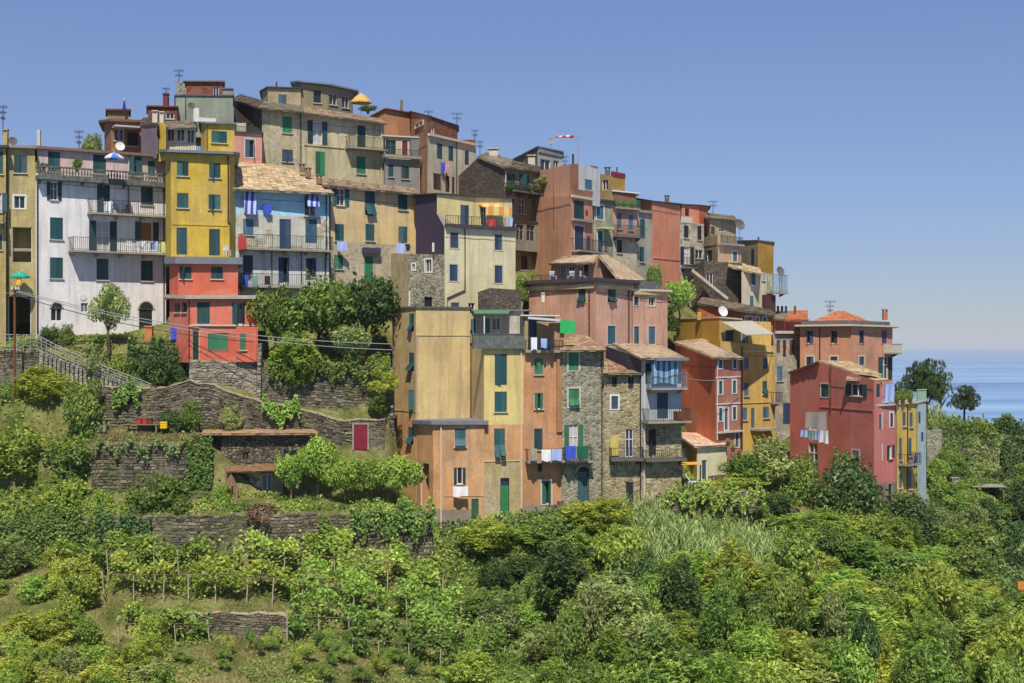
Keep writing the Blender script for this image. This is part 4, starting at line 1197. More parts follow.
h.wins(b, 0, [(568.5, 352.8, 578.5, 370.5)], 'c', 'H', trim=TRIM); h.win(b, 0, (568.5, 388.5, 579, 407), 'f', 'H', trim=TRIM); h.win(b, 0, (569, 424.5, 578, 458), 'k', 'H')
h.balcony(f, 562.5, 590, 460, 447, .9, rail=IRON); h.win(b, 0, (577.8, 471, 589, 502), 'd', 'G', frame=SH_DK)
u0, u1 = f.U(577.8), f.U(589); z = f.Z(583, 471); c = (u0 + u1) / 2; r = (u1 - u0) / 2
mb = MB(); mb.prism([f.pt(c + r * math.cos(math.pi * k / 12), z + r * .8 * math.sin(math.pi * k / 12), .012) for k in range(13)], f.n * .03); build('fanlight', mb, SH_DK, h.root)
mb = MB()
for k in range(12):
    a0, a1 = math.pi * k / 12, math.pi * (k + 1) / 12
    mb.prism([f.pt(c + rr * math.cos(a), z + rr * .8 * math.sin(a), .004) for rr, a in ((r, a0), (r + .22, a0), (r + .22, a1), (r, a1))], f.n * .06)
build('arch_trim', mb, CONC, h.root)
h.pipe(f, [(601.5, 351), (601.5, 500)], .05, IRON)
h.finish()
h = House('tan rubble house with small windows, left of the blue-topped stone house', 622, 510, 109)
b = h.block([(604.2, 109.6), (641, 110)], [373, 373], 540, ST_TAN, 6)
f = b.fac[0]
h.roof([(603, 373, 109), (632, 373, 109.4), (622, 366, 113), (604, 357.5, 113.4)], T_TERRA, .14, .4, amp=1.6)
h.roof([(632.3, 373.2, 109.4), (642, 373.2, 109.5), (641, 370, 112), (628, 370, 112)], T_GREY, .12, .4)
h.wins(b, 0, [(612, 376.5, 617, 387), (628, 376.5, 633.5, 388.5)], 'c', 'K', sill=False); h.win(b, 0, (611.3, 396, 618, 409), 'c', 'B', trim=WHITE); h.win(b, 0, (625.5, 429, 633, 457), 'g', frame=WHITE)
h.win(b, 0, (625.5, 482, 634, 508), 'd', 'K', frame=CONC); h.fbox('loose_shutter', f, (610, 435, 618.3, 455.5), .01, .09, SH_YE)
h.balcony(f, 609, 641, 457.5, 447, .9, CONCD, IRON, 'bars', .22, True)
h.finish()
h = House('stone house with a pale blue upper storey and a striped balcony curtain', 662, 512, 110)
bl = PL('plaster_pale_blue_grey', (176, 190, 204), .35); sl_ = simple('slate_cladding', (74, 66, 82), .8, .35, 4)
b = h.block([(606, 117), (641.2, 109.7), (681.5, 110.8)], [346, 358, 358], 540, [sl_, ST_TAN], 5, zones=[(1, 600, 340, 690, 420, bl)])
f = b.fac[1]
h.roof([(641, 358, 108.8), (686, 358, 109.8), (660, 344.5, 115.5), (612, 343.2, 117)], T_TAN, .14, .42)
h.win(b, 1, (644.5, 363, 651, 384), 'c', 'D', sill=False); h.win(b, 1, (657, 392.5, 668, 418.5), 'c', 'B', dd=.22); h.win(b, 1, (648.5, 429, 656, 455), 'c', 'K')
h.balcony(f, 646, 682, 387.5, 372, 1.0, CONC, simple('blue_grey_rail', (108, 132, 156), .6), 'bars', .16, True)
h.balcony(f, 642, 694 - 9, 420.5, 408, 1.15, CONC, IRON, 'bars', .16, True); h.balcony(f, 641.5, 682, 458, 449, .9, CONCD, IRON, 'bars', .2, True)
h.fbox('balcony_canopy', f, (650, 357.5, 682, 360.5), .01, 1.2, LEAD)
h.pipe(f, [(644, 360), (644, 505)], .07, PIPE_W)
h.fbox('balcony_pot_shelf', f, (672, 411, 681, 419), .3, 1.0, RUST)
h.finish()

# --- pink house
h = House('large pink house with a dark cornice and a hipped-roof terrace pavilion', 598, 350, 120)
pi = PL('plaster_pink', (222, 162, 138), .4); pi2 = PL('plaster_pink_light', (228, 172, 150), .4); ye = PL('cornice_cream', (218, 190, 138), .4)
b = h.block([(529, 124), (595.5, 117.6), (633, 122.6)], [284.5, 281.5, 284], 400, [pi, pi2], 6, cap=CONC)
h.slab(b, over=.5, th=.3, mat=DARKROOF)
h.fbox('cornice', b.fac[0], (529.5, 285.6, 595, 289.5), .003, .2, ye); h.fbox('cornice', b.fac[1], (596, 285.6, 632.6, 289.5), .003, .2, ye)
h.win(b, 0, (578.3, 287 + 1, 586, 302.5), 'f', 'D', trim=ye); h.win(b, 1, (607.5, 288, 615.5, 302.5), 'f', 'D', trim=ye); h.win(b, 1, (607.5, 326, 615.5, 344), 'c', 'L', trim=TRIM)
b2 = h.block([(632.8, 122.3), (667.5, 126)], [291, 292], 400, pi2, 5, cap=CONC); h.slab(b2, over=.35, th=.18, mat=PIPE_W)
h.fbox('cornice', b2.fac[0], (633, 291.6, 667, 295), .003, .2, ye)
h.wins(b2, 0, [(632.9 + 1, 296.5, 638.5, 305.5)], 'c', 'B', trim=TRIM); h.win(b2, 0, (648.5, 297, 655, 306), 'g', trim=TRIM); h.wins(b2, 0, [(633.8, 326.5, 639, 344), (648.5, 326.5, 655, 344)], 'c', 'L', trim=TRIM)
b3 = h.block([(633, 124.8), (660, 128)], [281, 282], 293, CONCG, 3)
h.pipe(b.fac[1], [(628, 290), (628, 345)], .06, PIPE_BR); h.pipe(b.fac[0], [(590, 290), (590, 340)], .06, PIPE_BR)
bp2 = h.block([(551, 127.5), (592, 124), (600, 122.8), (617, 124.4)], [263.5, 262, 256, 279], 285, pi, 3)
h.wins(bp2, 0, [(560, 266, 565, 280), (568, 266, 574, 278), (577, 266, 582, 281)], 'g', sill=False); h.win(bp2, 0, (584, 264.5, 588.5, 276), 'c', 'K', sill=False)
h.roof([(549, 263.5, 126.6), (593, 262.5, 123), (599.5, 254.8, 124.2), (566, 255.5, 131)], T_TAN, .14, .45)
h.roof([(599, 255, 122.4), (620, 281, 121.8), (646, 280, 126.5), (607, 254.6, 128)], T_TAN, .14, .5)
h.chimney(543, 296, 302, 3, 121, WHITE)
h.balcony(b.fac[0], 532, 590, 281, 274, .1, CONC, IRON, 'bars', .02, False)
h.finish()

# --- cream house with blue shutters
h = House('cream house with blue shutters, a slate-clad side wall and an orange striped terrace awning', 470, 306, 120)
cb = PL('plaster_cream_green', (216, 208, 168), .3); cw = PL('plaster_yellow_cream', (220, 202, 144), .35)
slp = simple('slate_cladding_purple', (74, 62, 84), .8, .35, 4)
b = h.block([(436.5, 120.4), (444.5, 118.6), (515.5, 122.6)], [213, 227.5, 229], 330, [slp, cb], 6, cap=CONC)
f = b.fac[1]
h.wins(b, 1, [(450, 232.5, 458.3, 248), (494.5, 234.5, 502, 250), (449.5, 264.5, 457.5, 281), (494.5, 265.5, 502.3, 283)], 'c', 'B', trim=TRIM); h.wins(b, 1, [(451, 302.5, 459, 312)], 'c', 'B'); h.win(b, 1, (468.5, 303, 475, 310), 'g')
bu = h.block([(415.8, 125.6), (437, 120.8), (474, 123.4), (512, 126.4)], [195.5, 194.5, 197, 199], 262, [slp, cw, cw], 4); h.slab(bu, over=.2, th=.12, mat=DARKROOF)
h.wins(bu, 1, [(460.5, 205, 469, 225)], 'c', 'B'); h.win(bu, 2, (481, 207, 487.5, 225), 'g')
h.fbox('terrace_edge', f, (444.6, 226, 515.5, 229), .003, .35, DARKROOF)
h.balcony(f, 445, 515, 226.6, 217, .15, CONC, IRON, 'bars', .02, False)
AWO = stripes('awning_orange_stripe', (206, 142, 72), (218, 188, 120), .9)
mb = MB(); k = 6
A0, A1, B0, B1 = P(476, 199.5, 125), P(498, 201.5, 126.6), P(486, 207, 121.2), P(511, 207.5, 122.4)
for q in range(k):
    t0, t1 = q / k, (q + 1) / k
    sag = lambda t: Vector((0, 0, -.25 * math.sin(math.pi * t)))
    c4 = [A0.lerp(B0, t0) + sag(t0), A1.lerp(B1, t0) + sag(t0), A1.lerp(B1, t1) + sag(t1), A0.lerp(B0, t1) + sag(t1)]
    mb.prism(c4, (0, 0, .04))
mb.prism([B0, B1, B1 + Vector((0, .03, 0)), B0 + Vector((0, .03, 0))], (0, 0, -.7))
mb.tube([B0, B0 - Vector((0, 0, 2.1))], .03, 4); mb.tube([B1, B1 - Vector((0, 0, 2.1))], .03, 4)
build('terrace_awning', mb, AWO, h.root)
bs = h.block([(391, 124), (408, 120.6), (444.3, 118.3)], [253, 254, 254.5], 330, [PL('plaster_tan_peeling', (206, 182, 130), .6, .4), ST_GREY], 4, cap=CONC)
h.wins(bs, 1, [(425.5, 259.5, 431.5, 272)], 'g', trim=WHITE); h.win(bs, 1, (412.5, 264, 415, 270), 'g', trim=WHITE); h.win(bs, 1, (424, 297, 432, 308), 'g', frame=SH_DK)
h.pipe(f, [(464.5, 229), (464.5, 290), (447, 298), (447, 310)], .06, PIPE_BR)
h.pipe(bs.fac[1], [(435.5, 243), (435.5, 252)], .1, WHITE, .3); h.pipe(bs.fac[1], [(411, 291), (411, 306)], .08, WHITE, .2)
bq = h.block([(478, 117.4), (490, 116.6), (521, 118)], [292, 288, 290], 330, ST_DARK, 2, name='rock_wall')
h.finish()

# --- small yellow garden house
h = House('tiny pale yellow garden house with a pinkish tile roof', 703, 480, 115, cat='garden house')
b = h.block([(676, 120.5), (697, 115.4), (727, 118)], [437.5, 446, 445], 490, [PL('plaster_yellow_soft', (222, 196, 112), .3), PL('plaster_cream_soft', (228, 222, 182), .25)], 3.5)
h.roof([(695, 446.5, 114.8), (729.5, 444.6, 117.8), (706, 433.2, 123), (674, 432, 121.4)], tiles('roof_pink_tiles', (200, 168, 144), (224, 198, 174)), .14, .4, amp=.6)
h.win(b, 1, (702, 460, 707, 483), 'd', 'L'); h.fbox('plinth', b.fac[1], (708, 475, 727, 486), .003, .05, CONCD)
h.finish()

# --- garden sheds
h = House('stone shed with a flat plank roof on the terrace below the coral house', 262, 462, 106, cat='shed', name='stone_shed')
b = h.block([(206, 107.5), (222, 105.6), (316, 106.4)], [431, 433, 433], 480, ST_WALL, 3)
h.roof([(202, 433.5, 104.8), (318.5, 433, 105.8), (309, 426.2, 109.4), (204, 427.5, 109)], tiles('roof_planks', (150, 122, 98), (186, 154, 122)), .14, .35, amp=.5)
h.win(b, 1, (242, 452, 249, 460), 'g', frame=RUST, sill=False); h.win(b, 1, (283, 450, 298, 470), 'c', 'K', sill=False)
h.finish()
h = House('lean-to shed with a brown corrugated roof below the plank-roofed shed', 255, 500, 105, cat='shed', name='lean_to_shed')
b = h.block([(231, 105.2), (283, 105.2)], 471, 512, PL('plaster_shed', (150, 138, 120), .7, .4), .3)
h.win(b, 0, (234, 473.5, 250, 492), 'v'); h.win(b, 0, (262, 474, 272, 492), 'g', sill=False)
h.roof([(226, 471.5, 103.9), (286, 470.5, 104), (284, 463.5, 106.2), (229, 463.8, 106.2)], tiles('roof_corrugated', (126, 96, 72), (154, 122, 94)), .08, .3, amp=.6)
h.finish()

# ------------------------------------------------------------------ terrain
NEAR = [(-40, 3.0), (0, -2.0), (4, -2.4), (20, -11.0), (45, -34.0), (70, -29.0)]
COLS = {  # px: [(Y, py)]
    -700: [(86, 700), (92, 650), (101, 560), (104.5, 500), (108, 430), (111, 350), (116, 335), (127, 280), (142, 190), (152, 160), (170, 165), (260, 500), (420, 690)],
    0: [(86, 700), (90, 652), (93.8, 638), (94.2, 616), (97, 592), (100.6, 568), (101.1, 520), (104.3, 492), (104.8, 470), (107.2, 440), (107.7, 405), (110.2, 392), (110.6, 350), (113, 337), (116, 334), (127, 280), (142, 190), (152, 160), (170, 165), (260, 500), (420, 690)],
    95: [(86, 700), (90, 652), (93.8, 638), (94.2, 614), (97, 592), (100.6, 568), (101.1, 516), (104.3, 492), (104.6, 442), (107.4, 432), (107.8, 392), (110.2, 386), (110.5, 345), (113, 335), (116, 334), (127, 280), (142, 190), (152, 160), (170, 165), (260, 500), (420, 690)],
    185: [(86, 700), (90, 652), (93.8, 638), (94.2, 614), (97, 592), (100.6, 568), (101.1, 516), (104.3, 492), (104.6, 442), (107.4, 434), (107.8, 391), (110.2, 386), (110.5, 345), (113, 335), (116, 334), (127, 280), (142, 190), (152, 160), (170, 165), (260, 500), (420, 690)],
    192: [(86, 700), (90, 652), (93.8, 638), (94.2, 614), (97, 592), (100.6, 568), (101.1, 514), (104.3, 492), (104.6, 444), (107.4, 434), (107.8, 390), (108.4, 384), (109.6, 364), (113, 360), (116, 350), (127, 280), (142, 190), (152, 160), (170, 165), (260, 500), (420, 690)],
    205: [(86, 700), (90, 652), (93.8, 638), (94.2, 614), (97, 592), (100.6, 568), (101.1, 514), (104.3, 492), (104.6, 444), (107.4, 434), (107.8, 390), (108.4, 384), (109.6, 364), (113, 360), (116, 350), (127, 280), (142, 190), (152, 160), (170, 165), (260, 500), (420, 690)],
    262: [(86, 700), (90, 655), (93.8, 640), (94.2, 618), (97, 592), (100.6, 566), (101.1, 512), (103.6, 500), (104.6, 496), (105.5, 491), (106.3, 474), (107.6, 432), (107.9, 408), (109.7, 398), (110.3, 364), (113, 355), (117, 325), (127, 270), (142, 190), (152, 160), (170, 165), (260, 500), (420, 690)],
    390: [(86, 700), (91, 662), (94, 640), (98, 605), (100.6, 566), (101.1, 512), (104.6, 500), (107.6, 450), (107.9, 426), (109.0, 420), (109.4, 366), (113, 355), (118, 325), (127, 280), (134, 225), (142, 195), (152, 170), (170, 175), (260, 500), (420, 690)],
    399: [(86, 700), (91, 662), (94, 640), (98, 605), (100.6, 566), (101.1, 514), (104.6, 503), (107.6, 498), (109.0, 496), (113, 492), (118, 325), (127, 280), (134, 225), (142, 195), (152, 170), (170, 175), (260, 500), (420, 690)],
    445: [(86, 702), (91, 672), (95, 645), (100, 600), (104, 565), (105.5, 540), (107, 528), (110, 525), (116, 400), (120, 325), (130, 285), (134, 250), (142, 205), (152, 190), (170, 190), (260, 500), (420, 690)],
    540: [(86, 702), (92, 660), (100, 590), (105, 540), (106.5, 520), (109, 515), (115, 440), (120, 360), (130, 300), (142, 255), (152, 200), (170, 200), (260, 500), (420, 690)],
    620: [(86, 702), (92, 655), (100, 585), (106, 530), (108, 512), (111, 508), (117, 450), (121, 375), (131, 318), (142, 285), (152, 240), (170, 230), (260, 500), (420, 690)],
    700: [(86, 702), (92, 655), (100, 595), (107, 540), (109.5, 522), (110, 492), (116, 482), (121, 462), (128, 440), (134, 405), (141, 345), (150, 312), (160, 285), (175, 285), (260, 500), (420, 690)],
    775: [(86, 702), (92, 655), (100, 600), (107, 555), (112, 528), (112.5, 510), (118, 482), (124, 466), (130, 460), (137.5, 452), (143, 400), (150, 315), (160, 310), (175, 330), (260, 520), (420, 690)],
    850: [(86, 702), (92, 660), (100, 612), (108, 570), (114, 530), (117, 512), (124, 490), (130, 478), (137, 450), (145, 400), (155, 400), (175, 430), (260, 560), (420, 690)],
    925: [(86, 705), (92, 670), (100, 625), (108, 590), (116, 550), (121, 515), (126, 495), (135, 470), (145, 440), (155, 422), (168, 424), (185, 450), (260, 570), (420, 690)],
    1024: [(86, 710), (92, 680), (100, 638), (108, 600), (116, 570), (126, 530), (136, 498), (146, 462), (156, 436), (168, 430), (185, 455), (260, 570), (420, 690)],
    1500: [(86, 710), (92, 690), (100, 650), (108, 620), (116, 590), (126, 550), (136, 520), (146, 490), (156, 470), (168, 460), (185, 480), (260, 580), (420, 690)],
}
_cp = sorted(COLS)
_cy = {}; 
for p in _cp:
    ys = [a for a, _ in NEAR] + [a for a, _ in COLS[p]]
    zs = [Z0 + b for _, b in NEAR] + [zrow(b, a) for a, b in COLS[p]]
    _cy[p] = (np.array(ys, float), np.array(zs, float))
def terr(X, Y):
    X = np.asarray(X, float); Y = np.asarray(Y, float)
    px = CX + X * F / np.maximum(Y, 8.0)
    px = np.clip(px, _cp[0], _cp[-1] - 1e-3)
    idx = np.clip(np.searchsorted(_cp, px, side='right') - 1, 0, len(_cp) - 2)
    out = np.zeros_like(px)
    for k in range(len(_cp) - 1):
        m = idx == k
        if not m.any(): continue
        a, b = _cp[k], _cp[k + 1]
        t = (px[m] - a) / (b - a)
        za = np.interp(Y[m], *_cy[a]); zb = np.interp(Y[m], *_cy[b])
        out[m] = za * (1 - t) + zb * t
    return out
def tz(px, Y):
    return float(terr(np.array([PX(px, Y)]), np.array([Y]))[0])

def ground_mat():
    m, nt, b, out = new_mat('hillside_earth')
    b.inputs['Roughness'].default_value = 1.0
    b.inputs['Specular IOR Level'].default_value = 0.05
    v = mapping(nt)
    f = noise(nt, v, 0.35, 6, 0.7); f2 = noise(nt, v, 2.5, 5, 0.7)
    col = mix(nt, ramp(nt, f, 0.42, 0.6), srgb(132, 128, 84), srgb(84, 96, 46))
    col = mix(nt, ramp(nt, f2, 0.35, 0.7), col, mix(nt, 1.0, col, (0.55, 0.55, 0.5, 1), 'MULTIPLY'))
    nt.links.new(col, b.inputs['Base Color'])
    bump(nt, b, f2, 0.7, 0.15)
    return m
GROUND = ground_mat()

def grid_mesh(name, ys, pxs):
    V = []; Fc = []
    YY = np.array(ys); n = len(pxs)
    for y in YY:
        ye = max(y, 25.0)
        X = (np.array(pxs) - CX) * ye / F
        Z = np.maximum(terr(X, np.full(n, y)), -1.2)
        V += list(zip(X, np.full(n, y), Z))
    for j in range(len(YY) - 1):
        for i in range(n - 1):
            a = j * n + i
            Fc.append((a, a + 1, a + n + 1, a + n))
    me = bpy.data.meshes.new(name); me.from_pydata(V, [], Fc); me.materials.append(GROUND)
    me.polygons.foreach_set('use_smooth', [True] * len(me.polygons)); me.update()
    o = bpy.data.objects.new(name, me); COL.objects.link(o); WO[o.name] = Vector((0, 0, 0))
    return o
ys = list(np.arange(-40, 84, 4.0)) + list(np.arange(84, 128, .35)) + list(np.arange(128, 180, 1.5)) + list(np.arange(180, 425, 12))
pxs = list(np.arange(-900, -20, 40)) + list(np.arange(-20, 1050, 9)) + list(np.arange(1060, 1700, 40))
tag(grid_mesh('hillside', ys, pxs), kind='structure')

# sea
def sea_mat():
    m, nt, b, out = new_mat('sea_water')
    b.inputs['Base Color'].default_value = srgb(40, 84, 140)
    b.inputs['Roughness'].default_value = 0.4
    b.inputs['IOR'].default_value = 1.33
    v = mapping(nt, (0.004, 0.03, 1)); f = noise(nt, v, 1.0, 6, 0.65)
    v2 = mapping(nt, (0.0004, 0.004, 1)); f2 = noise(nt, v2, 1.0, 4, 0.6)
    col = mix(nt, ramp(nt, f2, 0.4, 0.65), srgb(74, 116, 170), srgb(142, 178, 210))  # pale glint streaks painted into the water colour
    col = mix(nt, ramp(nt, f, 0.4, 0.65), col, mix(nt, 1.0, col, (0.8, 0.85, 0.9, 1), 'MULTIPLY'))
    nt.links.new(col, b.inputs['Base Color'])
    bump(nt, b, f, 0.15, 1.0)
    return m
mb = MB()
R = 19500.0
ring = [Vector((R * math.cos(6.2832 * k / 96), R * math.sin(6.2832 * k / 96), 0)) for k in range(96)]
mb.poly(ring); sea = build('sea', mb, sea_mat(), origin=Vector((0, 0, 0))); tag(sea, kind='structure')

# ------------------------------------------------------------------ walls
def wall(label, pts, mat, th=0.5, cap=None, jit=0.12, name='stone_wall', batter=0.25):
    """pts: (px, Y, ytop, ybase) along the front face"""
    dense = []
    for a, b_ in zip(pts[:-1], pts[1:]):
        n = max(1, int(abs(PX(b_[0], b_[1]) - PX(a[0], a[1])) / 0.55))
        for k in range(n): dense.append([a[q] + (b_[q] - a[q]) * k / n for q in range(4)])
    dense.append(list(pts[-1]))
    mb = MB(); fr = []
    for px, Y, yt, yb in dense:
        t = P(px, yt, Y) + Vector((0, 0, random.uniform(-jit, jit))); b_ = P(px, yb, Y); b_.z -= .8; b_.y -= batter
        fr.append((t, b_))
    for i in range(len(fr) - 1):
        (t0, b0), (t1, b1) = fr[i], fr[i + 1]; d = Vector((0, th, 0))
        # two rows for a rough face
        m0 = t0.lerp(b0, .5) + Vector((0, random.uniform(-.06, .06), 0)) if i == 0 else lastm
        m1 = t1.lerp(b1, .5) + Vector((0, random.uniform(-.08, .08), 0)); lastm = m1
        mb.quad(b0, b1, m1, m0); mb.quad(m0, m1, t1, t0); mb.quad(t0, t1, t1 + d, t0 + d)
        mb.quad(t0 + d, t1 + d, Vector((b1.x, t1.y + th, b1.z)), Vector((b0.x, t0.y + th, b0.z)))
        if cap is not None and random.random() < .9:
            L = (t1 - t0); e = random.uniform(.05, .14)
            mb.hexa([t0 + Vector((0, -.1, .01)), t1 + Vector((0, -.1, .01)), t1 + Vector((0, th, .01)), t0 + Vector((0, th, .01)),
                     t0 + Vector((.03, -.1, e)), t1 + Vector((-.03, -.1, e)), t1 + Vector((-.03, th, e)), t0 + Vector((.03, th, e))], 1)
    for (t, b_) in (fr[0], fr[-1]):
        mb.quad(b_, t, t + Vector((0, th, 0)), Vector((b_.x, t.y + th, b_.z)))
    dry = {'terrace_stone': DRY1, 'terrace_stone_mossy': DRY2, 'plinth_stone': DRYP}.get(mat.name.split('.')[0])
    if dry:      # every stone of the face is a block of its own, bulging out a little
        S_ = [0.0]
        for i in range(len(fr) - 1): S_.append(S_[-1] + (fr[i + 1][0] - fr[i][0]).length)
        def at_(s_, v):
            s_ = min(max(s_, 0), S_[-1] - 1e-4); i = 0
            while S_[i + 1] < s_: i += 1
            u = (s_ - S_[i]) / (S_[i + 1] - S_[i])
            return fr[i][1].lerp(fr[i + 1][1], u).lerp(fr[i][0].lerp(fr[i + 1][0], u), v)
        H_ = max(max((t - b_).length for t, b_ in fr), .3); nr = max(1, int(H_ / .21))
        vs = [0.0]
        for r in range(nr): vs.append(vs[-1] + random.uniform(.6, 1.4))
        vs = [q / vs[-1] for q in vs]
        for r in range(nr):
            s_ = random.uniform(-.3, 0)
            while s_ < S_[-1]:
                w_ = random.uniform(.16, .62)
                v0, v1 = vs[r], vs[r + 1]; e_ = .1 / nr
                if random.random() > .05:
                    j = lambda: random.uniform(-.25, .25) / nr * .6
                    p = [at_(s_ + .01, v0 + e_ + j() * .5), at_(s_ + w_ - .01, v0 + e_ + j() * .5), at_(s_ + w_ - .01 + random.uniform(-.03, .03), min(1, v1 - e_ + j())), at_(s_ + .01 + random.uniform(-.03, .03), min(1, v1 - e_ + j()))]
                    c_ = (p[0] + p[1] + p[2] + p[3]) / 4; nn = (p[1] - p[0]).cross(p[3] - p[0])
                    if nn.length > 1e-6:
                        nn.normalize(); nn = -nn if nn.y > 0 else nn
                        n0 = len(mb.v); mb.v += p + [c_ + (a - c_) * random.uniform(.62, .85) + nn * random.uniform(.03, .1) for a in p]; tt = min(1, max(0, random.gauss(.45, .25)))
                        for fq in ((4, 5, 6, 7), (0, 1, 5, 4), (1, 2, 6, 5), (2, 3, 7, 6), (3, 0, 4, 7)):
                            mb.f.append(tuple(n0 + k for k in fq)); mb.mi.append(0); mb.t.append(tt)
                s_ += w_
    o = build(name, mb, [dry or mat, cap or mat], tint=True)
    return tag(o, label, 'wall')

COPE = simple('coping_stone', (176, 162, 132), .95, .35)
wall('rough stone wall under the grey stair railing at the far left', [(-25, 110.3, 352, 400), (37, 110.4, 351, 400), (75, 110.3, 366, 400), (112, 110.0, 384, 402)], ST_WALL, cap=COPE)
wall('overgrown garden wall in front of the tall white house', [(36, 110.9, 338, 388), (90, 110.9, 340, 388), (118, 110.9, 341, 388), (192, 110.4, 341, 388)], ST_WALL2)
wall('pale stone plinth wall beneath the coral red house', [(189.5, 108.4, 361, 395), (214, 108.7, 361, 395), (257, 109.8, 362.5, 395)], ST_PALE, th=.6)
wall('thin upright stone pier beside the coral red house', [(257.5, 109.3, 344, 395), (261.5, 109.3, 343, 395)], ST_PALE, th=.6, jit=.03)
wall('tall shaded retaining wall under the leafy trees left of the ochre house', [(262, 109.2, 366, 425), (300, 109.1, 365, 432), (340, 109.1, 366, 436), (394, 109.3, 368, 440)], ST_WALL)
wall('dry stone wall with a wavy sloping top running down from the plinth', [(98, 107.7, 388, 436), (120, 107.6, 387, 436), (150, 107.6, 388, 436), (172, 107.6, 387, 436), (190, 107.5, 382, 436), (214, 107.5, 385, 436), (226, 107.5, 393, 440), (262, 107.6, 403, 440), (300, 107.6, 410, 445), (336, 107.6, 420, 448), (352, 107.7, 421, 455), (385, 107.7, 420, 455)], ST_WALL, cap=COPE)
wall('dark dry stone retaining wall below the dry grass terrace', [(92, 104.5, 443, 494), (130, 104.4, 443, 494), (170, 104.4, 445, 494), (207, 104.5, 443, 494)], ST_WALL)
wall('low bank wall stepping down beside the lean-to shed', [(183, 103.4, 492, 512), (215, 103.3, 493, 512), (232, 103.4, 486, 512)], ST_WALL2)
wall('curved rough stone pier left of the lean-to shed', [(224, 104.6, 466, 500), (231, 104.0, 474, 505), (238, 103.4, 490, 510)], simple('warm_stone', (158, 128, 98), .95, .5, 5), th=.4)
wall('long high terrace wall across the slope above the vineyard', [(-25, 101.0, 522, 572), (60, 100.9, 520, 572), (110, 100.9, 517, 572), (200, 100.9, 515, 572), (262, 100.9, 513, 572), (330, 100.9, 514, 570), (400, 100.9, 513, 570), (433, 101.2, 512, 570)], ST_WALL)
wall('low dry stone wall between the two vine terraces', [(165, 94.1, 615, 640), (230, 94.0, 613, 640), (296, 94.1, 617, 640)], ST_WALL, cap=COPE)
wall('rubble footing wall under the orange and ochre house doors', [(432, 106.6, 530, 560), (480, 106.4, 524, 552), (530, 106.5, 519, 545), (562, 107.5, 515, 540)], ST_WALL2)
wall('overgrown garden retaining wall right of the stone houses', [(640, 109.6, 505, 530), (690, 109.7, 492, 524), (745, 110.6, 490, 522), (762, 111.8, 494, 524)], ST_WALL)
wall('broken garden wall with a dark doorway under the light green pergola', [(762, 112.3, 494, 524), (800, 112.6, 508, 530)], ST_WALL2)
wall('terrace wall among the trees at the right edge', [(926, 140, 447, 474), (970, 140.5, 448, 482), (1040, 141, 452, 494)], ST_DARK)
wall('short square stone pillar on the right slope', [(952, 126, 478, 508), (960, 126, 478, 508)], ST_PALE, th=.8, jit=.02)
wall('low grey ruin wall behind the pale blue strip house', [(926.5, 131, 431, 470), (942, 132, 429, 470)], ST_GREY, jit=.03)

# red door in the wall, sheds bits
mb = MB(); A = P(354, 450, 107.4); B = P(367.5, 450, 107.4); zt = zrow(424.5, 107.4)
mb.wbox(A.x, B.x, 107.34, 107.42, A.z, zt, 0)
for k in range(5): 
    xx = A.x + (B.x - A.x) * k / 5; mb.wbox(xx + .02, xx + .19, 107.31, 107.335, A.z + .05, zt - .05, 0)
mb.wbox(A.x - .12, A.x - .003, 107.3, 107.5, A.z, zt + .12, 1); mb.wbox(B.x + .003, B.x + .12, 107.3, 107.5, A.z, zt + .12, 1)
mb.wbox(A.x, B.x, 107.3, 107.5, zt + .003, zt + .12, 1)
tag(build('garden_door', mb, [SH_RED, CONC]), 'dark red plank door in the low terrace wall left of the ochre house', 'door')

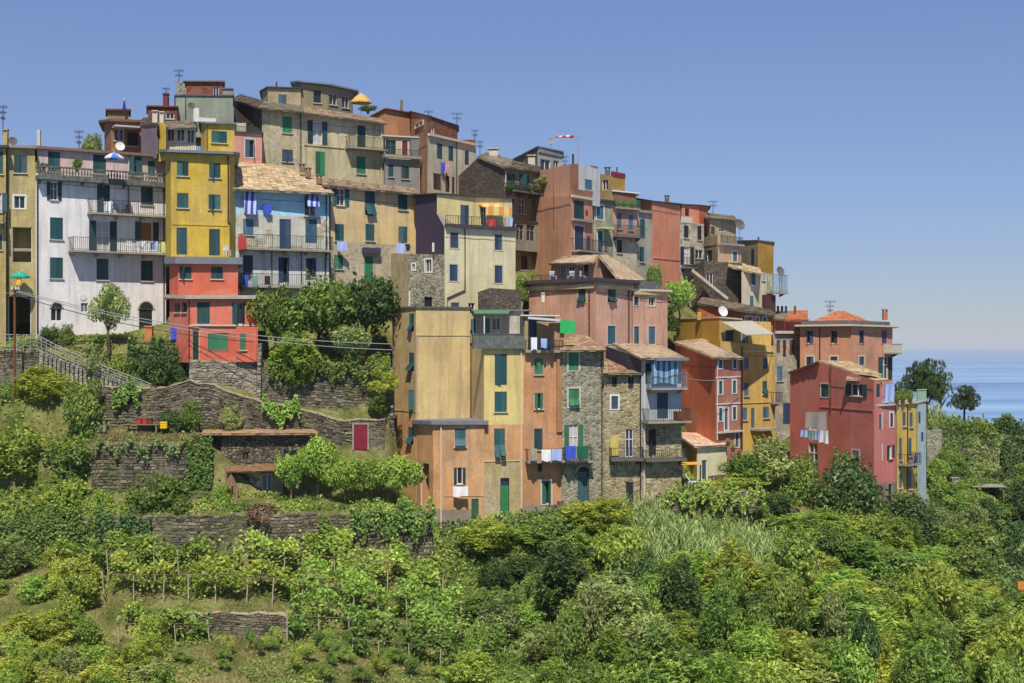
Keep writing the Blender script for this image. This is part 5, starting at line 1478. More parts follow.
# ------------------------------------------------------------------ foliage
def leaf_mat(name, dark, mid, light, trans=0.46, k=1.42):
    if name in MATS: return MATS[name]
    m = bpy.data.materials.new(name); m.use_nodes = True; nt = m.node_tree; nt.nodes.clear()
    out = nt.nodes.new('ShaderNodeOutputMaterial')
    at = N(nt, 'ShaderNodeAttribute'); at.attribute_name = 'tint'
    oi = N(nt, 'ShaderNodeObjectInfo')
    r = N(nt, 'ShaderNodeValToRGB')
    r.color_ramp.elements[0].position = 0.0; r.color_ramp.elements[0].color = srgb(*dark, k)
    r.color_ramp.elements[1].position = 1.0; r.color_ramp.elements[1].color = srgb(*light, k)
    e = r.color_ramp.elements.new(0.55); e.color = srgb(*mid, k)
    nt.links.new(at.outputs['Fac'], r.inputs[0])
    hs = N(nt, 'ShaderNodeHueSaturation')
    ma = N(nt, 'ShaderNodeMapRange'); ma.inputs[3].default_value = 0.78; ma.inputs[4].default_value = 1.18
    nt.links.new(oi.outputs['Random'], ma.inputs[0]); nt.links.new(ma.outputs[0], hs.inputs['Value'])
    mh = N(nt, 'ShaderNodeMapRange'); mh.inputs[3].default_value = 0.476; mh.inputs[4].default_value = 0.5; hs.inputs['Saturation'].default_value = .9
    m2 = N(nt, 'ShaderNodeMath', operation='FRACT'); m3 = N(nt, 'ShaderNodeMath', operation='MULTIPLY'); m3.inputs[1].default_value = 7.31
    nt.links.new(oi.outputs['Random'], m3.inputs[0]); nt.links.new(m3.outputs[0], m2.inputs[0]); nt.links.new(m2.outputs[0], mh.inputs[0]); nt.links.new(mh.outputs[0], hs.inputs['Hue'])
    nt.links.new(r.outputs[0], hs.inputs['Color'])
    b = N(nt, 'ShaderNodeBsdfPrincipled'); b.inputs['Roughness'].default_value = 0.55; b.inputs['Specular IOR Level'].default_value = 0.25
    nt.links.new(hs.outputs[0], b.inputs['Base Color'])
    tr = N(nt, 'ShaderNodeBsdfTranslucent')
    ht = N(nt, 'ShaderNodeHueSaturation'); ht.inputs['Saturation'].default_value = 1.15; ht.inputs['Value'].default_value = 1.2; ht.inputs['Hue'].default_value = 0.485
    nt.links.new(hs.outputs[0], ht.inputs['Color']); nt.links.new(ht.outputs[0], tr.inputs[0])
    mx = N(nt, 'ShaderNodeMixShader'); mx.inputs[0].default_value = trans
    nt.links.new(b.outputs[0], mx.inputs[1]); nt.links.new(tr.outputs[0], mx.inputs[2]); nt.links.new(mx.outputs[0], out.inputs[0])
    MATS[name] = m
    return m
L_MID = leaf_mat('leaves_mid_green', (56, 84, 34), (98, 132, 52), (156, 176, 84))
L_YEL = leaf_mat('leaves_yellow_green', (82, 106, 32), (138, 158, 54), (192, 202, 92))
L_DARK = leaf_mat('leaves_dark_green', (38, 62, 32), (70, 102, 50), (124, 148, 82))
L_OLV = leaf_mat('leaves_olive', (78, 98, 50), (124, 144, 80), (178, 190, 120))
L_SPR = leaf_mat('leaves_fresh_green', (66, 100, 34), (116, 150, 54), (174, 194, 88))
L_PINE = leaf_mat('pine_needles', (36, 56, 32), (62, 90, 48), (112, 134, 70), .2)
L_REED = leaf_mat('reed_blades', (62, 92, 44), (118, 146, 78), (184, 202, 136), .3)
L_DRY = leaf_mat('dry_grass', (112, 112, 58), (148, 146, 82), (186, 182, 118), .3, .9)
L_BROWN = leaf_mat('dry_twigs', (88, 66, 48), (122, 96, 70), (150, 124, 92), .2)
BARK = simple('bark', (92, 76, 60), .95, .4, 4)
BARKP = simple('pale_bark', (132, 114, 94), .95, .4, 4)

rng = np.random.default_rng(11)
def unit(v):
    return v / np.maximum(np.linalg.norm(v, axis=1, keepdims=True), 1e-9)
def leaves(name, c, nrm, ln, wd, tint, mat, dirs=None, fold=0.25):
    n = len(c)
    nrm = unit(nrm)
    if dirs is None:
        dirs = rng.normal(size=(n, 3))
    a = unit(dirs - nrm * (dirs * nrm).sum(1, keepdims=True))
    b = np.cross(nrm, a)
    ln = np.broadcast_to(np.asarray(ln, float), (n,))[:, None]; wd = np.broadcast_to(np.asarray(wd, float), (n,))[:, None]
    V = np.empty((n, 4, 3))
    V[:, 0] = c - a * ln; V[:, 1] = c + b * wd + nrm * wd * fold; V[:, 2] = c + a * ln - nrm * ln * .15; V[:, 3] = c - b * wd + nrm * wd * fold
    me = bpy.data.meshes.new(name)
    me.vertices.add(n * 4); me.loops.add(n * 4); me.polygons.add(n)
    me.vertices.foreach_set('co', V.astype(np.float32).ravel())
    me.loops.foreach_set('vertex_index', np.arange(n * 4, dtype=np.int32))
    me.polygons.foreach_set('loop_start', np.arange(0, n * 4, 4, dtype=np.int32))
    me.polygons.foreach_set('loop_total', np.full(n, 4, dtype=np.int32))
    at = me.attributes.new('tint', 'FLOAT', 'FACE'); at.data.foreach_set('value', np.clip(tint, 0, 1).astype(np.float32))
    me.materials.append(mat); me.update(); me.validate()
    return me

def lobed(nl, n, zlo=0.3, rl=(0.2, 0.34), flat=1.0, up=0.15, smin=.55):
    """points on lumpy lobes of a unit crown (height 1, radius .5)"""
    mid = (zlo + 1) / 2; rz = (1 - zlo) / 2
    C = []; Rr = []
    for k in range(nl):
        d = rng.normal(size=3); d /= np.linalg.norm(d); d[2] = d[2] * .8 + .15
        r = rng.uniform(*rl)
        s = rng.uniform(smin, 1.12)
        C.append((d[0] * (.5 - r) * s * 1.05, d[1] * (.5 - r) * s * 1.05, mid + d[2] * max(rz - r, 0.02) * s)); Rr.append(r)
    C = np.array(C); Rr = np.array(Rr)
    w = Rr ** 2; idx = rng.choice(nl, n, p=w / w.sum())
    d = unit(rng.normal(size=(n, 3)) + np.array([0, 0, up]))
    rad = Rr[idx] * np.clip(rng.normal(.92, .13, n), .45, 1.25)
    p = C[idx] + d * rad[:, None] * np.array([1, 1, flat])
    lt = rng.uniform(-.16, .16, nl)[idx]
    return p, d, lt, C, Rr

def crown_mesh(name, nl, n, zlo, ln, wd, rl=(0.2, 0.34), flat=1.0, spray=0, shoots=0, smin=.55):
    p, d, lt, C, Rr = lobed(nl, n, zlo, rl, flat, smin=smin)
    if shoots:
        k = rng.choice(len(p), shoots, replace=False); q = 14
        od = unit(d[k] * .7 + rng.normal(size=(shoots, 3)) * .35 + np.array([0, 0, .75]))
        tt = rng.uniform(0, 1, (shoots, q, 1)); L_ = rng.uniform(.06, .2, (shoots, 1, 1))
        sp = (p[k][:, None, :] + od[:, None, :] * tt * L_ + rng.normal(0, .012, (shoots, q, 3))).reshape(-1, 3)
        p = np.concatenate([p, sp]); d = np.concatenate([d, np.repeat(od, q, 0)]); lt = np.concatenate([lt, np.repeat(lt[k] + .1, q)]); n = len(p)
    p[:, 2] = np.maximum(p[:, 2], 0.01)
    if spray:
        m = spray
        base = np.repeat(p, m, 0); dd = np.repeat(d, m, 0)
        out = unit(dd * .5 + rng.normal(size=base.shape) * .75 + np.array([0, 0, .15]))
        c = base + out * ln * 1.0
        nr = unit(np.cross(out, rng.normal(size=base.shape)) * .5 + np.array([0, 0, 1.0]))
        t = .5 + np.repeat(lt, m) + rng.normal(0, .13, len(c)) + np.repeat(rng.normal(0, .12, n), m)
        return leaves(name, c, nr, ln * rng.uniform(.7, 1.2, len(c)), wd, t, L_MID, dirs=out)
    nr = unit(d * .7 + rng.normal(size=d.shape) * .55 + np.array([0, 0, .35]))
    t = .5 + lt + rng.normal(0, .2, n)
    return leaves(name, p, nr, ln * rng.uniform(.6, 1.3, n), wd * rng.uniform(.7, 1.2, n), t, L_MID)

CROWN = {
    'tree': [crown_mesh('crown_leaves', 24, 5200, .2, .034, .018, (.1, .22), shoots=70, smin=.3) for _ in range(5)],
    'loose': [crown_mesh('crown_leaves', 18, 2600, .2, .034, .019, (.1, .2)) for _ in range(3)],
    'bush': [crown_mesh('crown_leaves', 26, 5000, -.3, .034, .018, (.09, .22), shoots=110, smin=.35) for _ in range(6)],
    'round': [crown_mesh('crown_leaves', 26, 7000, -.15, .03, .016, (.15, .25), shoots=40) for _ in range(3)],
    'spray': [crown_mesh('crown_leaves', 24, 620, -.1, .06, .014, (.1, .24), spray=10, smin=.3) for _ in range(6)],
    'low': [crown_mesh('crown_leaves', 22, 4200, -.6, .03, .017, (.1, .22), .8, shoots=80) for _ in range(3)],
    'pine': [],
}
for _ in range(2):   # pine: flat tufts of needles
    p, d, lt, C, Rr = lobed(22, 620, .12, (.09, .17), .5, smin=.5)
    m_ = 12; base = np.repeat(p, m_, 0); out = unit(np.repeat(d, m_, 0) * .6 + rng.normal(size=base.shape) + np.array([0, 0, .5]))
    CROWN['pine'].append(leaves('crown_leaves', base + out * .022, rng.normal(size=base.shape), .03, .006, .45 + np.repeat(lt, m_) + rng.normal(0, .15, len(base)), L_PINE, dirs=out))

def limbs(hh, r, zc, spread, n=5, seed=0):
    rd = random.Random(seed); mb = MB()
    p = [Vector((0, 0, -.3)), Vector((rd.uniform(-.1, .1), rd.uniform(-.1, .1), hh * zc * .6)), Vector((rd.uniform(-.2, .2), rd.uniform(-.2, .2), hh * zc * 1.25)), Vector((rd.uniform(-.2, .2), rd.uniform(-.2, .2), hh * .8))]
    mb.tube(p, r, 7, r2=r * .25)
    for k in range(n):
        a = 6.2832 * k / n + rd.uniform(-.4, .4); s = p[1].lerp(p[2], rd.uniform(.2, 1))
        e = s + Vector((math.cos(a) * spread, math.sin(a) * spread, hh * rd.uniform(.2, .42)))
        mb.tube([s, s.lerp(e, .5) + Vector((0, 0, hh * .04)), e], r * .5, 5, r2=r * .12)
    return mb

def tree(name, label, kind, px, Y, ytop, wpx, mat, group=None, cat='tree', zc=.35, base=None, trunk=True, bark=None, var=None, rot=None):
    x = PX(px, Y); z0 = tz(px, Y) if base is None else zrow(base, Y)
    hh = zrow(ytop, Y) - z0; w = wpx * Y / F
    root = empty(name, (x, Y, z0)); tag(root, label, cat, group)
    me = CROWN[kind][var if var is not None else random.randrange(len(CROWN[kind]))]
    c = bpy.data.objects.new('crown', me); COL.objects.link(c); c.parent = root
    c.scale = (w, w * random.uniform(.85, 1.1), hh); c.rotation_euler = (0, 0, rot if rot is not None else random.uniform(0, 6.28))
    WO[c.name] = Vector((x, Y, z0))
    c.material_slots[0].link = 'OBJECT'; c.material_slots[0].material = mat
    if trunk:
        mb = limbs(hh, max(.07, .03 * hh), zc, w * .3, 5, hash(label) % 1000 if False else int(px * 7 + Y))
        mb.v = [p + Vector((x, Y, z0)) for p in mb.v]
        build('trunk', mb, bark or BARK, root, Vector((x, Y, z0)))
    return root
def shrub(label, kind, px, Y, ytop, wpx, mat, group=None, base=None, name='shrub', hmul=None, var=None):
    x = PX(px, Y); z0 = tz(px, Y) if base is None else zrow(base, Y)
    hh = zrow(ytop, Y) - z0 if hmul is None else hmul; w = wpx * Y / F
    me = CROWN[kind][var if var is not None else random.randrange(len(CROWN[kind]))]
    c = bpy.data.objects.new(name, me); COL.objects.link(c)
    c.location = (x, Y, z0 - .1); c.scale = (w, w * random.uniform(.8, 1.1), max(hh, .3)); c.rotation_euler = (0, 0, random.uniform(0, 6.28))
    c.material_slots[0].link = 'OBJECT'; c.material_slots[0].material = mat
    tag(c, label, 'shrub', group)
    return c

# trees of the upper village and gardens
tree('leafy_tree', 'loose pale green tree standing in front of the white house ground floor', 'loose', 109, 110.0, 281, 46, L_OLV, zc=.3, base=350)
tree('leafy_tree', 'bright green tree directly right of the coral red house', 'tree', 276, 110.4, 284, 54, L_MID)
tree('leafy_tree', 'largest dense green tree between the coral and the ochre houses', 'tree', 319, 111.2, 277, 78, L_MID)
tree('leafy_tree', 'dark green tree close to the top left of the tall ochre house', 'tree', 366, 112.0, 274, 70, L_DARK)
tree('leafy_tree', 'greyish olive tree in front of the dark tree by the ochre house', 'loose', 352, 109.8, 320, 52, L_OLV)
tree('leafy_tree', 'small drooping yellowish tree over the shaded retaining wall', 'spray', 296, 109.7, 326, 52, L_SPR)
shrub('pale green creeper mound hanging over the wall beside the ochre house', 'low', 383, 109.0, 361, 36, L_YEL, base=392)
shrub('bright green clump between the cream blue-shuttered house and the pink house', 'bush', 521, 124, 270, 22, L_SPR, base=300)
tree('leafy_tree', 'sunlit green tree below the big red house', 'tree', 679, 134, 279, 32, L_SPR, base=325)
tree('leafy_tree', 'tall thin green tree left of the big red house foot', 'tree', 655, 139, 263, 18, L_MID, base=310)
shrub('dark green bush under the stair right of the pink house', 'bush', 666, 133.4, 296, 30, L_DARK, base=330)
shrub('feathery green tree top behind the white house roof', 'bush', 92, 125, 129, 26, L_OLV, base=158)
shrub('bright yellow green bamboo-like clump under the stair railing', 'spray', 46, 108.9, 363, 62, L_YEL, base=412)
tree('fig_tree', 'dark leaved fig tree right of the bright yellow green clump', 'bush', 86, 106.6, 372, 52, L_MID, base=442)
shrub('dense clipped hedge mass at the left edge above the vines', 'bush', 16, 105.6, 418, 92, L_SPR, base=476)
shrub('shadowed hedge end next to the dry grass terrace', 'bush', 72, 105.3, 425, 66, L_MID, base=480)
shrub('small round bush at the far left edge below the utility pole', 'bush', 4, 108.6, 374, 34, L_MID, base=415)
for k, (px, Y, yt, w) in enumerate([(22, 103.2, 474, 78), (66, 103.0, 474, 74), (100, 102.6, 486, 48)]):
    shrub(['broad leafy vine mass at the left edge above the long terrace wall', 'middle leafy vine mass above the long terrace wall', 'trailing right end of the vine mass above the long terrace wall'][k], 'low', px, Y, yt, w, L_SPR, base=532)
tree('fig_tree', 'spreading fig tree with big leaves on the terrace above the long wall', 'loose', 155, 102.6, 472, 66, L_MID, zc=.3, base=527)
tree('fig_tree', 'lower side branch clump of the spreading fig', 'loose', 178, 102.2, 492, 40, L_MID, zc=.3, base=527)
cit = [(291, 103.4, 452, 34), (318, 104.2, 436, 44), (345, 103.2, 455, 42), (372, 103.6, 458, 36), (399, 103.0, 455, 50)]
lab = ['leftmost small citrus tree on the terrace before the lean-to shed', 'tallest young citrus tree in the terrace row beneath the sheds', 'middle small citrus tree in the terrace row', 'fourth small citrus tree near the red garden door', 'citrus tree nearest the ochre house corner']
for (px, Y, yt, w), l in zip(cit, lab): tree('citrus_tree', l, 'tree', px, Y, yt, w, L_SPR, zc=.4, base=506, bark=BARKP)
shrub('bushy green clump in front of the lean-to shed', 'bush', 222, 103.0, 482, 30, L_SPR, base=512)
shrub('brown dry shrub hanging over the long terrace wall', 'loose', 262, 101.4, 500, 44, L_BROWN, base=535)
shrub('yellowish shrub by the plank-roofed shed', 'bush', 196, 105.2, 428, 24, L_DRY, base=447)
shrub('low green bushes left of the plank-roofed shed wall', 'bush', 172, 107.3, 405, 30, L_DARK, base=432)
shrub('small planting against the wavy-topped wall', 'bush', 190, 107.0, 398, 26, L_MID, base=432)
shrub('pair of bushes on the ledge before the coral house plinth', 'bush', 232, 106.9, 400, 26, L_OLV, base=430)
shrub('spiky aloe-like plants beside the ochre house wall', 'spray', 379, 108.8, 386, 26, L_MID, base=416)
for k, (px, yt, w, m_) in enumerate([(50, 318, 22, L_DARK), (68, 322, 20, L_MID), (132, 343, 26, L_MID), (160, 343, 44, L_DARK), (181, 344, 28, L_DARK), (95, 344, 40, L_OLV), (118, 348, 20, L_YEL)]):
    shrub(['dark climbing bush beside the arched ground-floor window', 'flowering bush beneath the arched window', 'shrub hanging on the garden wall below the arched door', 'wide ivy-dark hedge under the terrace of the white house', 'hedge end beside the coral house plinth', 'greyish bush below the white house facade', 'yellow green bush on the garden wall under the pale tree'][k], 'bush', px, 110.5 if yt > 330 else 111.0, yt, w, m_, base=(382 if yt > 330 else 345))

# --- middle and right slope
tree('young_tree', 'pale fresh green young tree before the orange house door steps', 'spray', 490, 104.0, 520, 62, L_YEL, zc=.3)
tree('young_tree', 'second fresh green young tree left of the stone house doors', 'spray', 541, 104.4, 527, 58, L_SPR, zc=.3)
tree('leafy_tree', 'tall bright bush reaching the doors of the rubble house', 'spray', 592, 104.6, 496, 70, L_YEL, zc=.3)
tree('leafy_tree', 'dark shaded tree right below the tall bright bush', 'tree', 618, 101.0, 540, 80, L_DARK)
shrub('rounded evergreen bush at the foot of the ochre yellow house garden', 'round', 797, 116.2, 450, 60, L_MID, base=520)
shrub('big round pale topped bush left of the raspberry house corner', 'round', 848, 114.4, 452, 78, L_DARK, base=546)
shrub('neat dome shaped dark bush below the yellow and blue houses', 'round', 906, 115.2, 490, 74, L_DARK, base=556)
shrub('mid green bush in front of the raspberry house', 'bush', 822, 112.0, 505, 54, L_SPR, base=560)
shrub('leafy clump at the foot of the big round bush', 'bush', 866, 112.0, 540, 44, L_SPR, base=572)
shrub('silvery leaved bush right of the dome shaped bush', 'round', 957, 118.0, 522, 54, L_OLV, base=570)
for k, (px, Y, yt, w, m_, yb) in enumerate([(770, 116, 434, 54, L_OLV, 480), (742, 114.2, 472, 56, L_YEL, 486), (718, 112.2, 484, 40, L_YEL, 496), (745, 115.6, 452, 50, L_MID, 480), (668, 109.4, 506, 20, L_SPR, 520), (764, 110.8, 500, 22, L_MID, 524), (776, 112.0, 486, 44, L_DARK, 512), (672, 119.5, 408, 30, L_MID, 445)]):
    shrub(['pale leafed creeper over the stairs of the ochre yellow house', 'light green pergola canopy behind the garden wall', 'light green low canopy beside the tiny garden house', 'bush row behind the light green canopy', 'small bush at the corner of the tiny garden house', 'creeper trailing down the garden retaining wall', 'dark bush around the broken garden wall', 'potted bushes on the landing behind the striped balcony'][k], 'low' if k in (1, 2) else 'bush', px, Y, yt, w, m_, base=yb)
shrub('low bush hiding the foot of the raspberry house corner', 'bush', 880, 113.2, 500, 46, L_SPR, base=548)
# pines and hedge line at right
PB = simple('pine_bark', (104, 72, 58), .95, .4, 4)
tree('pine_tree', 'taller dark pine with a broad crown against the sea', 'pine', 927, 160, 351, 50, L_PINE, base=425, bark=PB)
tree('pine_tree', 'second dark pine leaning against the broad pine, a little lower', 'pine', 940, 159, 364, 32, L_PINE, base=428, bark=PB)
tree('pine_tree', 'lone small pine with a bare trunk standing before the sea', 'pine', 964, 158, 380, 38, L_PINE, base=424, bark=PB, zc=.5)
shrub('dark conifer tip left of the tall pines', 'pine', 902, 156, 368, 18, L_PINE, base=415)
hed = [(933, 152, 394, 28, L_OLV), (948, 154, 412, 40, L_SPR), (976, 152, 408, 56, L_MID), (1003, 153, 408, 56, L_DARK), (1032, 154, 410, 60, L_DARK), (935, 150, 424, 40, L_MID), (965, 150, 428, 46, L_OLV), (1000, 151, 430, 44, L_OLV)]
for k, (px, Y, yt, w, m_) in enumerate(hed):
    shrub(['yellow green bush just left of the lone pine', 'sunny green bush at the foot of the lone pine', 'rounded hedge tree on the skyline right of the lone pine', 'dark hedge tree on the sea skyline near the right edge', 'darkest hedge tree cut by the right edge', 'bush behind the pale blue strip house', 'olive toned bush below the skyline hedge', 'olive toned bush below the dark hedge trees'][k], 'bush', px, Y, yt, w, m_, base=462)
SL = 'green trees and bushes on the right-hand terraces'
rd = random.Random(5)
for k in range(30):
    px = rd.uniform(935, 1050); Y = rd.uniform(114, 133)
    m_ = rd.choice([L_MID, L_SPR, L_DARK, L_OLV, L_MID]); hh = rd.uniform(2, 3.6)
    shrub('green bush among the terraces between the sea hedge and the right edge', 'bush', px, Y, 0, rd.uniform(26, 46), m_, SL, hmul=hh)
for k, (px, Y, yt, w) in enumerate([(990, 128, 478, 56), (1018, 126, 490, 60), (1040, 130, 470, 60), (960, 124, 500, 44), (1005, 120, 520, 60), (1030, 116, 545, 60), (975, 116, 540, 50), (935, 120, 512, 40)]):
    tree('leafy_tree', 'dark leafy tree among the bushes at the right edge below the terrace wall', 'tree' if k % 2 else 'round', px, Y, yt, w, L_DARK if k % 3 else L_MID, group='dark trees at the right edge', zc=.3, base=yt + 52)
GL = 'scrub bushes covering the lower right slope'
placed = []
tries = 0
while len(placed) < 150 and tries < 9000:
    tries += 1
    Y = rd.uniform(82, 112); px = rd.uniform(470, 1075)
    lim = 103.0 if px < 640 else (107 if px < 780 else 112)
    if Y > lim: continue
    if 600 < px < 810 and 99.5 < Y < 109.5: continue
    if 975 < px < 1040 and 92 < Y < 112 : continue
    x = PX(px, Y)
    sp = 1.75
    if any((x - a) ** 2 + ((Y - b) * 1.3) ** 2 < sp ** 2 for a, b in placed): continue
    placed.append((x, Y))
    near = Y < 98
    kind = rd.choice(['spray', 'spray', 'spray', 'bush', 'tree', 'loose']) if px > 600 else rd.choice(['bush', 'spray', 'bush'])
    m_ = rd.choice([L_MID, L_SPR, L_SPR, L_YEL, L_MID, L_OLV, L_SPR, L_DARK]) if px < 880 else rd.choice([L_MID, L_SPR, L_YEL, L_SPR])
    hh = (rd.uniform(2.2, 4.6) if rd.random() < .7 else rd.uniform(4.5, 6.5)) if px > 560 else rd.uniform(1.5, 3.4)
    if Y > 101: hh *= .7
    shrub('dense green bush in the scrub covering the slope below the houses', kind, px, Y, 0, rd.uniform(36, 84) * (1 if px > 560 else .8), m_, GL, hmul=hh)
GLL = 'bushes at the lower left corner'
for k in range(85):
    px = rd.uniform(-40, 165); Y = rd.uniform(83, 99.8)
    if px > 100 and Y > 90.5: continue
    shrub('yellowish green bush in the thicket at the lower left corner', rd.choice(['bush', 'bush', 'low', 'spray']), px, Y, 0, rd.uniform(30, 52), rd.choice([L_YEL, L_OLV, L_YEL, L_SPR]), GLL, hmul=rd.uniform(1.2, 3.0))

POSTW = simple('pale_post', (186, 176, 154), .9, .3)
# vines on pergolas: rows with posts
def vine_row(label, px0, px1, Y, dep, hgt, n, mat, posts=True, group='pergola rows of the vineyard', cat='vine row'):
    x0, x1 = PX(px0, Y), PX(px1, Y)
    root = empty('vine_row', ((x0 + x1) / 2, Y, tz((px0 + px1) / 2, Y))); tag(root, label, cat, group)
    xs = rng.uniform(x0, x1, n); yy = Y + rng.uniform(-dep / 2, dep / 2, n)
    z = terr(xs, yy)
    lump = np.sin(xs * 1.9 + Y) * .2 + np.sin(xs * .83 + yy * 2) * .25
    hz = np.where(rng.random(n) < .9, hgt + lump * 1.5 + np.abs(rng.normal(0, .3, n)), rng.uniform(.3, 1, n) * hgt + lump)
    nz = np.sin(xs * 1.3 + yy * 1.7 + Y) + np.sin(xs * .57 - yy * 2.1) * .9 + np.sin(xs * 3.1 + yy * .7) * .5
    keep = rng.random(n) < np.clip(.45 + .5 * nz, .04, 1)
    c = np.stack([xs, yy, z + hz], 1)[keep]
    o0 = np.array([(x0 + x1) / 2, Y, tz((px0 + px1) / 2, Y)])
    me = leaves('vine_leaves', c - o0, rng.normal(size=c.shape) * .6 + np.array([0, -.25, .8]), rng.uniform(.09, .2, len(c)), rng.uniform(.07, .13, len(c)), .5 + lump[keep] * .4 + rng.normal(0, .18, len(c)), mat)
    o = bpy.data.objects.new('vine_foliage', me); COL.objects.link(o); o.parent = root; WO[o.name] = Vector(o0)
    if posts:
        k = max(2, int((x1 - x0) / 1.7))
        for q in range(k + 1):
            xx = x0 + (x1 - x0) * q / k + rd.uniform(-.2, .2); yy_ = Y - dep * .42
            zz = float(terr(np.array([xx]), np.array([yy_]))[0]); mb = MB()
            mb.tube([(xx, yy_, zz - .2), (xx + rd.uniform(-.2, .2), yy_, zz + hgt + rd.uniform(.1, .7))], .04, 5); build('post', mb, POSTW, root)
        mb = MB(); pts = [Vector((x0 + (x1 - x0) * q / 8, Y - dep * .42, tz(px0 + (px1 - px0) * q / 8, Y) + hgt)) for q in range(9)]
        mb.tube(pts, .022, 4); build('rail', mb, WOOD, root)
    return root
vine_row('vine pergola row right under the long terrace wall, left stretch', 60, 235, 99.2, 2.2, 1.8, 7000, L_SPR)
vine_row('vine pergola row right under the long terrace wall, right stretch', 235, 440, 99.2, 2.4, 1.9, 9000, L_SPR)
vine_row('second vine pergola row, left stretch above the low dry stone wall', 110, 300, 96.4, 1.9, 1.6, 6500, L_YEL)
vine_row('second vine pergola row, right stretch curving downhill', 300, 462, 96.4, 2.2, 1.7, 8000, L_SPR)
vine_row('lower vine row right of the low dry stone wall', 290, 470, 93.9, 1.8, 1.5, 6000, L_SPR)
vine_row('third vine row beside the rising scrub, at the lower middle', 350, 505, 91.8, 1.8, 1.1, 5500, L_MID)
vine_row('short vine row on the left below the low dry stone wall', 120, 210, 93.0, 2.0, 1.3, 4500, L_SPR)
for k in range(34):
    px = rd.uniform(165, 470); Y = rd.uniform(87.5, 92.8)
    x = PX(px, Y); z = tz(px, Y)
    root = empty('staked_vine', (x, Y, z)); tag(root, 'small staked vine on the bare lower terrace', 'vine', 'staked vines on the lower terrace')
    mb = MB(); hh = rd.uniform(.9, 1.5); mb.tube([(x, Y, z - .1), (x + rd.uniform(-.1, .1), Y, z + hh)], .025, 5); build('stake', mb, WOOD, root)
    c = bpy.data.objects.new('vine_foliage', CROWN['loose'][k % 3]); COL.objects.link(c); c.parent = root; WO[c.name] = Vector((x, Y, z))
    c.scale = (rd.uniform(.8, 1.9), .9, hh * rd.uniform(.8, 1.15)); c.material_slots[0].link = 'OBJECT'; c.material_slots[0].material = rd.choice([L_SPR, L_MID, L_YEL])

for k, (px, Y, yt, w) in enumerate([(606, 104.0, 515, 40), (640, 106.8, 512, 34), (690, 106.8, 524, 36), (735, 106.8, 530, 40), (800, 108.0, 534, 46), (815, 104.5, 548, 50), (770, 101.5, 566, 50), (700, 100.2, 572, 46), (640, 101.0, 556, 44)]):
    shrub('leafy bush growing among the pale canes', 'spray' if k % 2 else 'bush', px, Y, yt, w, [L_SPR, L_MID, L_YEL][k % 3], 'bushes among the canes', base=yt + 42)
# scattered cover: (stuff)
def cover(name, n, region, ln, wd, hgt, mat, up=.7, mask=None, tall=False):
    px = rng.uniform(region[0], region[1], n); Y = rng.uniform(region[2], region[3], n)
    x = (px - CX) * Y / F
    if mask is not None:
        k = mask(px, Y, x); px, Y, x = px[k], Y[k], x[k]
    n = len(px); z = terr(x, Y)
    ptch = np.sin(x * .9) * np.sin(Y * 1.1) * .25
    h_ = rng.random(n) ** 1.5 * hgt * (1 + ptch)
    c = np.stack([x, Y, z + h_], 1)
    if tall:
        dirs = unit(rng.normal(size=(n, 3)) * .35 + np.array([0, 0, 1.0])); nr = rng.normal(size=(n, 3))
        me = leaves(name, c, nr, rng.uniform(.6, 1.3, n) * ln, wd, .5 + ptch + rng.normal(0, .2, n), mat, dirs=dirs)
    else:
        me = leaves(name, c, rng.normal(size=c.shape) * .6 + np.array([0, -.3, up]), rng.uniform(.6, 1.3, n) * ln, rng.uniform(.7, 1.2, n) * wd, .5 + ptch + rng.normal(0, .2, n), mat)
    o = bpy.data.objects.new(name, me); COL.objects.link(o); tag(o, kind='stuff'); return o
tag(cover('slope_undergrowth', 90000, (440, 1080, 82, 112), .16, .09, .7, L_MID), 'low leafy undergrowth covering the slope between the bushes', 'undergrowth')
tag(cover('terrace_undergrowth', 36000, (930, 1090, 108, 160), .2, .12, .7, L_DARK, mask=lambda p, Y, x: ~((Y > 135) & (Y < 140.6) & (p < 1030))), 'leafy undergrowth on the terraces at the right edge', 'undergrowth')
tag(cover('upper_undergrowth', 24000, (-30, 440, 100.8, 112.5), .13, .08, .4, L_SPR, mask=lambda p, Y, x: ~((p > 92) & (p < 262) & (Y > 104.4) & (Y < 110.3)) & ~((p > 262) & (p < 395) & (Y > 104.6) & (Y < 109.2)) & (np.sin(x * 1.1) + np.sin(Y * 2.3) > -.5)), 'leafy weeds on the ledges of the left terraces', 'undergrowth')
tag(cover('lower_terrace_grass', 42000, (-30, 500, 84, 100.5), .12, .02, .22, L_DRY, tall=True, mask=lambda p, Y, x: (np.sin(x * .7 + 1) + np.sin(Y * 1.5) > -.9)), 'dry yellow grass between the vine rows', 'grass')
tag(cover('lower_terrace_weeds', 30000, (-30, 500, 84, 100.5), .1, .06, .35, L_SPR, mask=lambda p, Y, x: (np.sin(x * .8) + np.sin(Y * 1.3) > .1)), 'green weeds between the vine rows', 'weeds')
tag(cover('dry_terrace_grass', 9000, (92, 212, 104.6, 107.5), .13, .02, .25, L_DRY, tall=True), 'dry grass on the terrace with the yellow crate', 'grass')
tag(cover('garden_plot_grass', 9000, (640, 800, 110.2, 122), .12, .05, .25, L_YEL, tall=True), 'light green grass around the tiny garden house', 'grass')
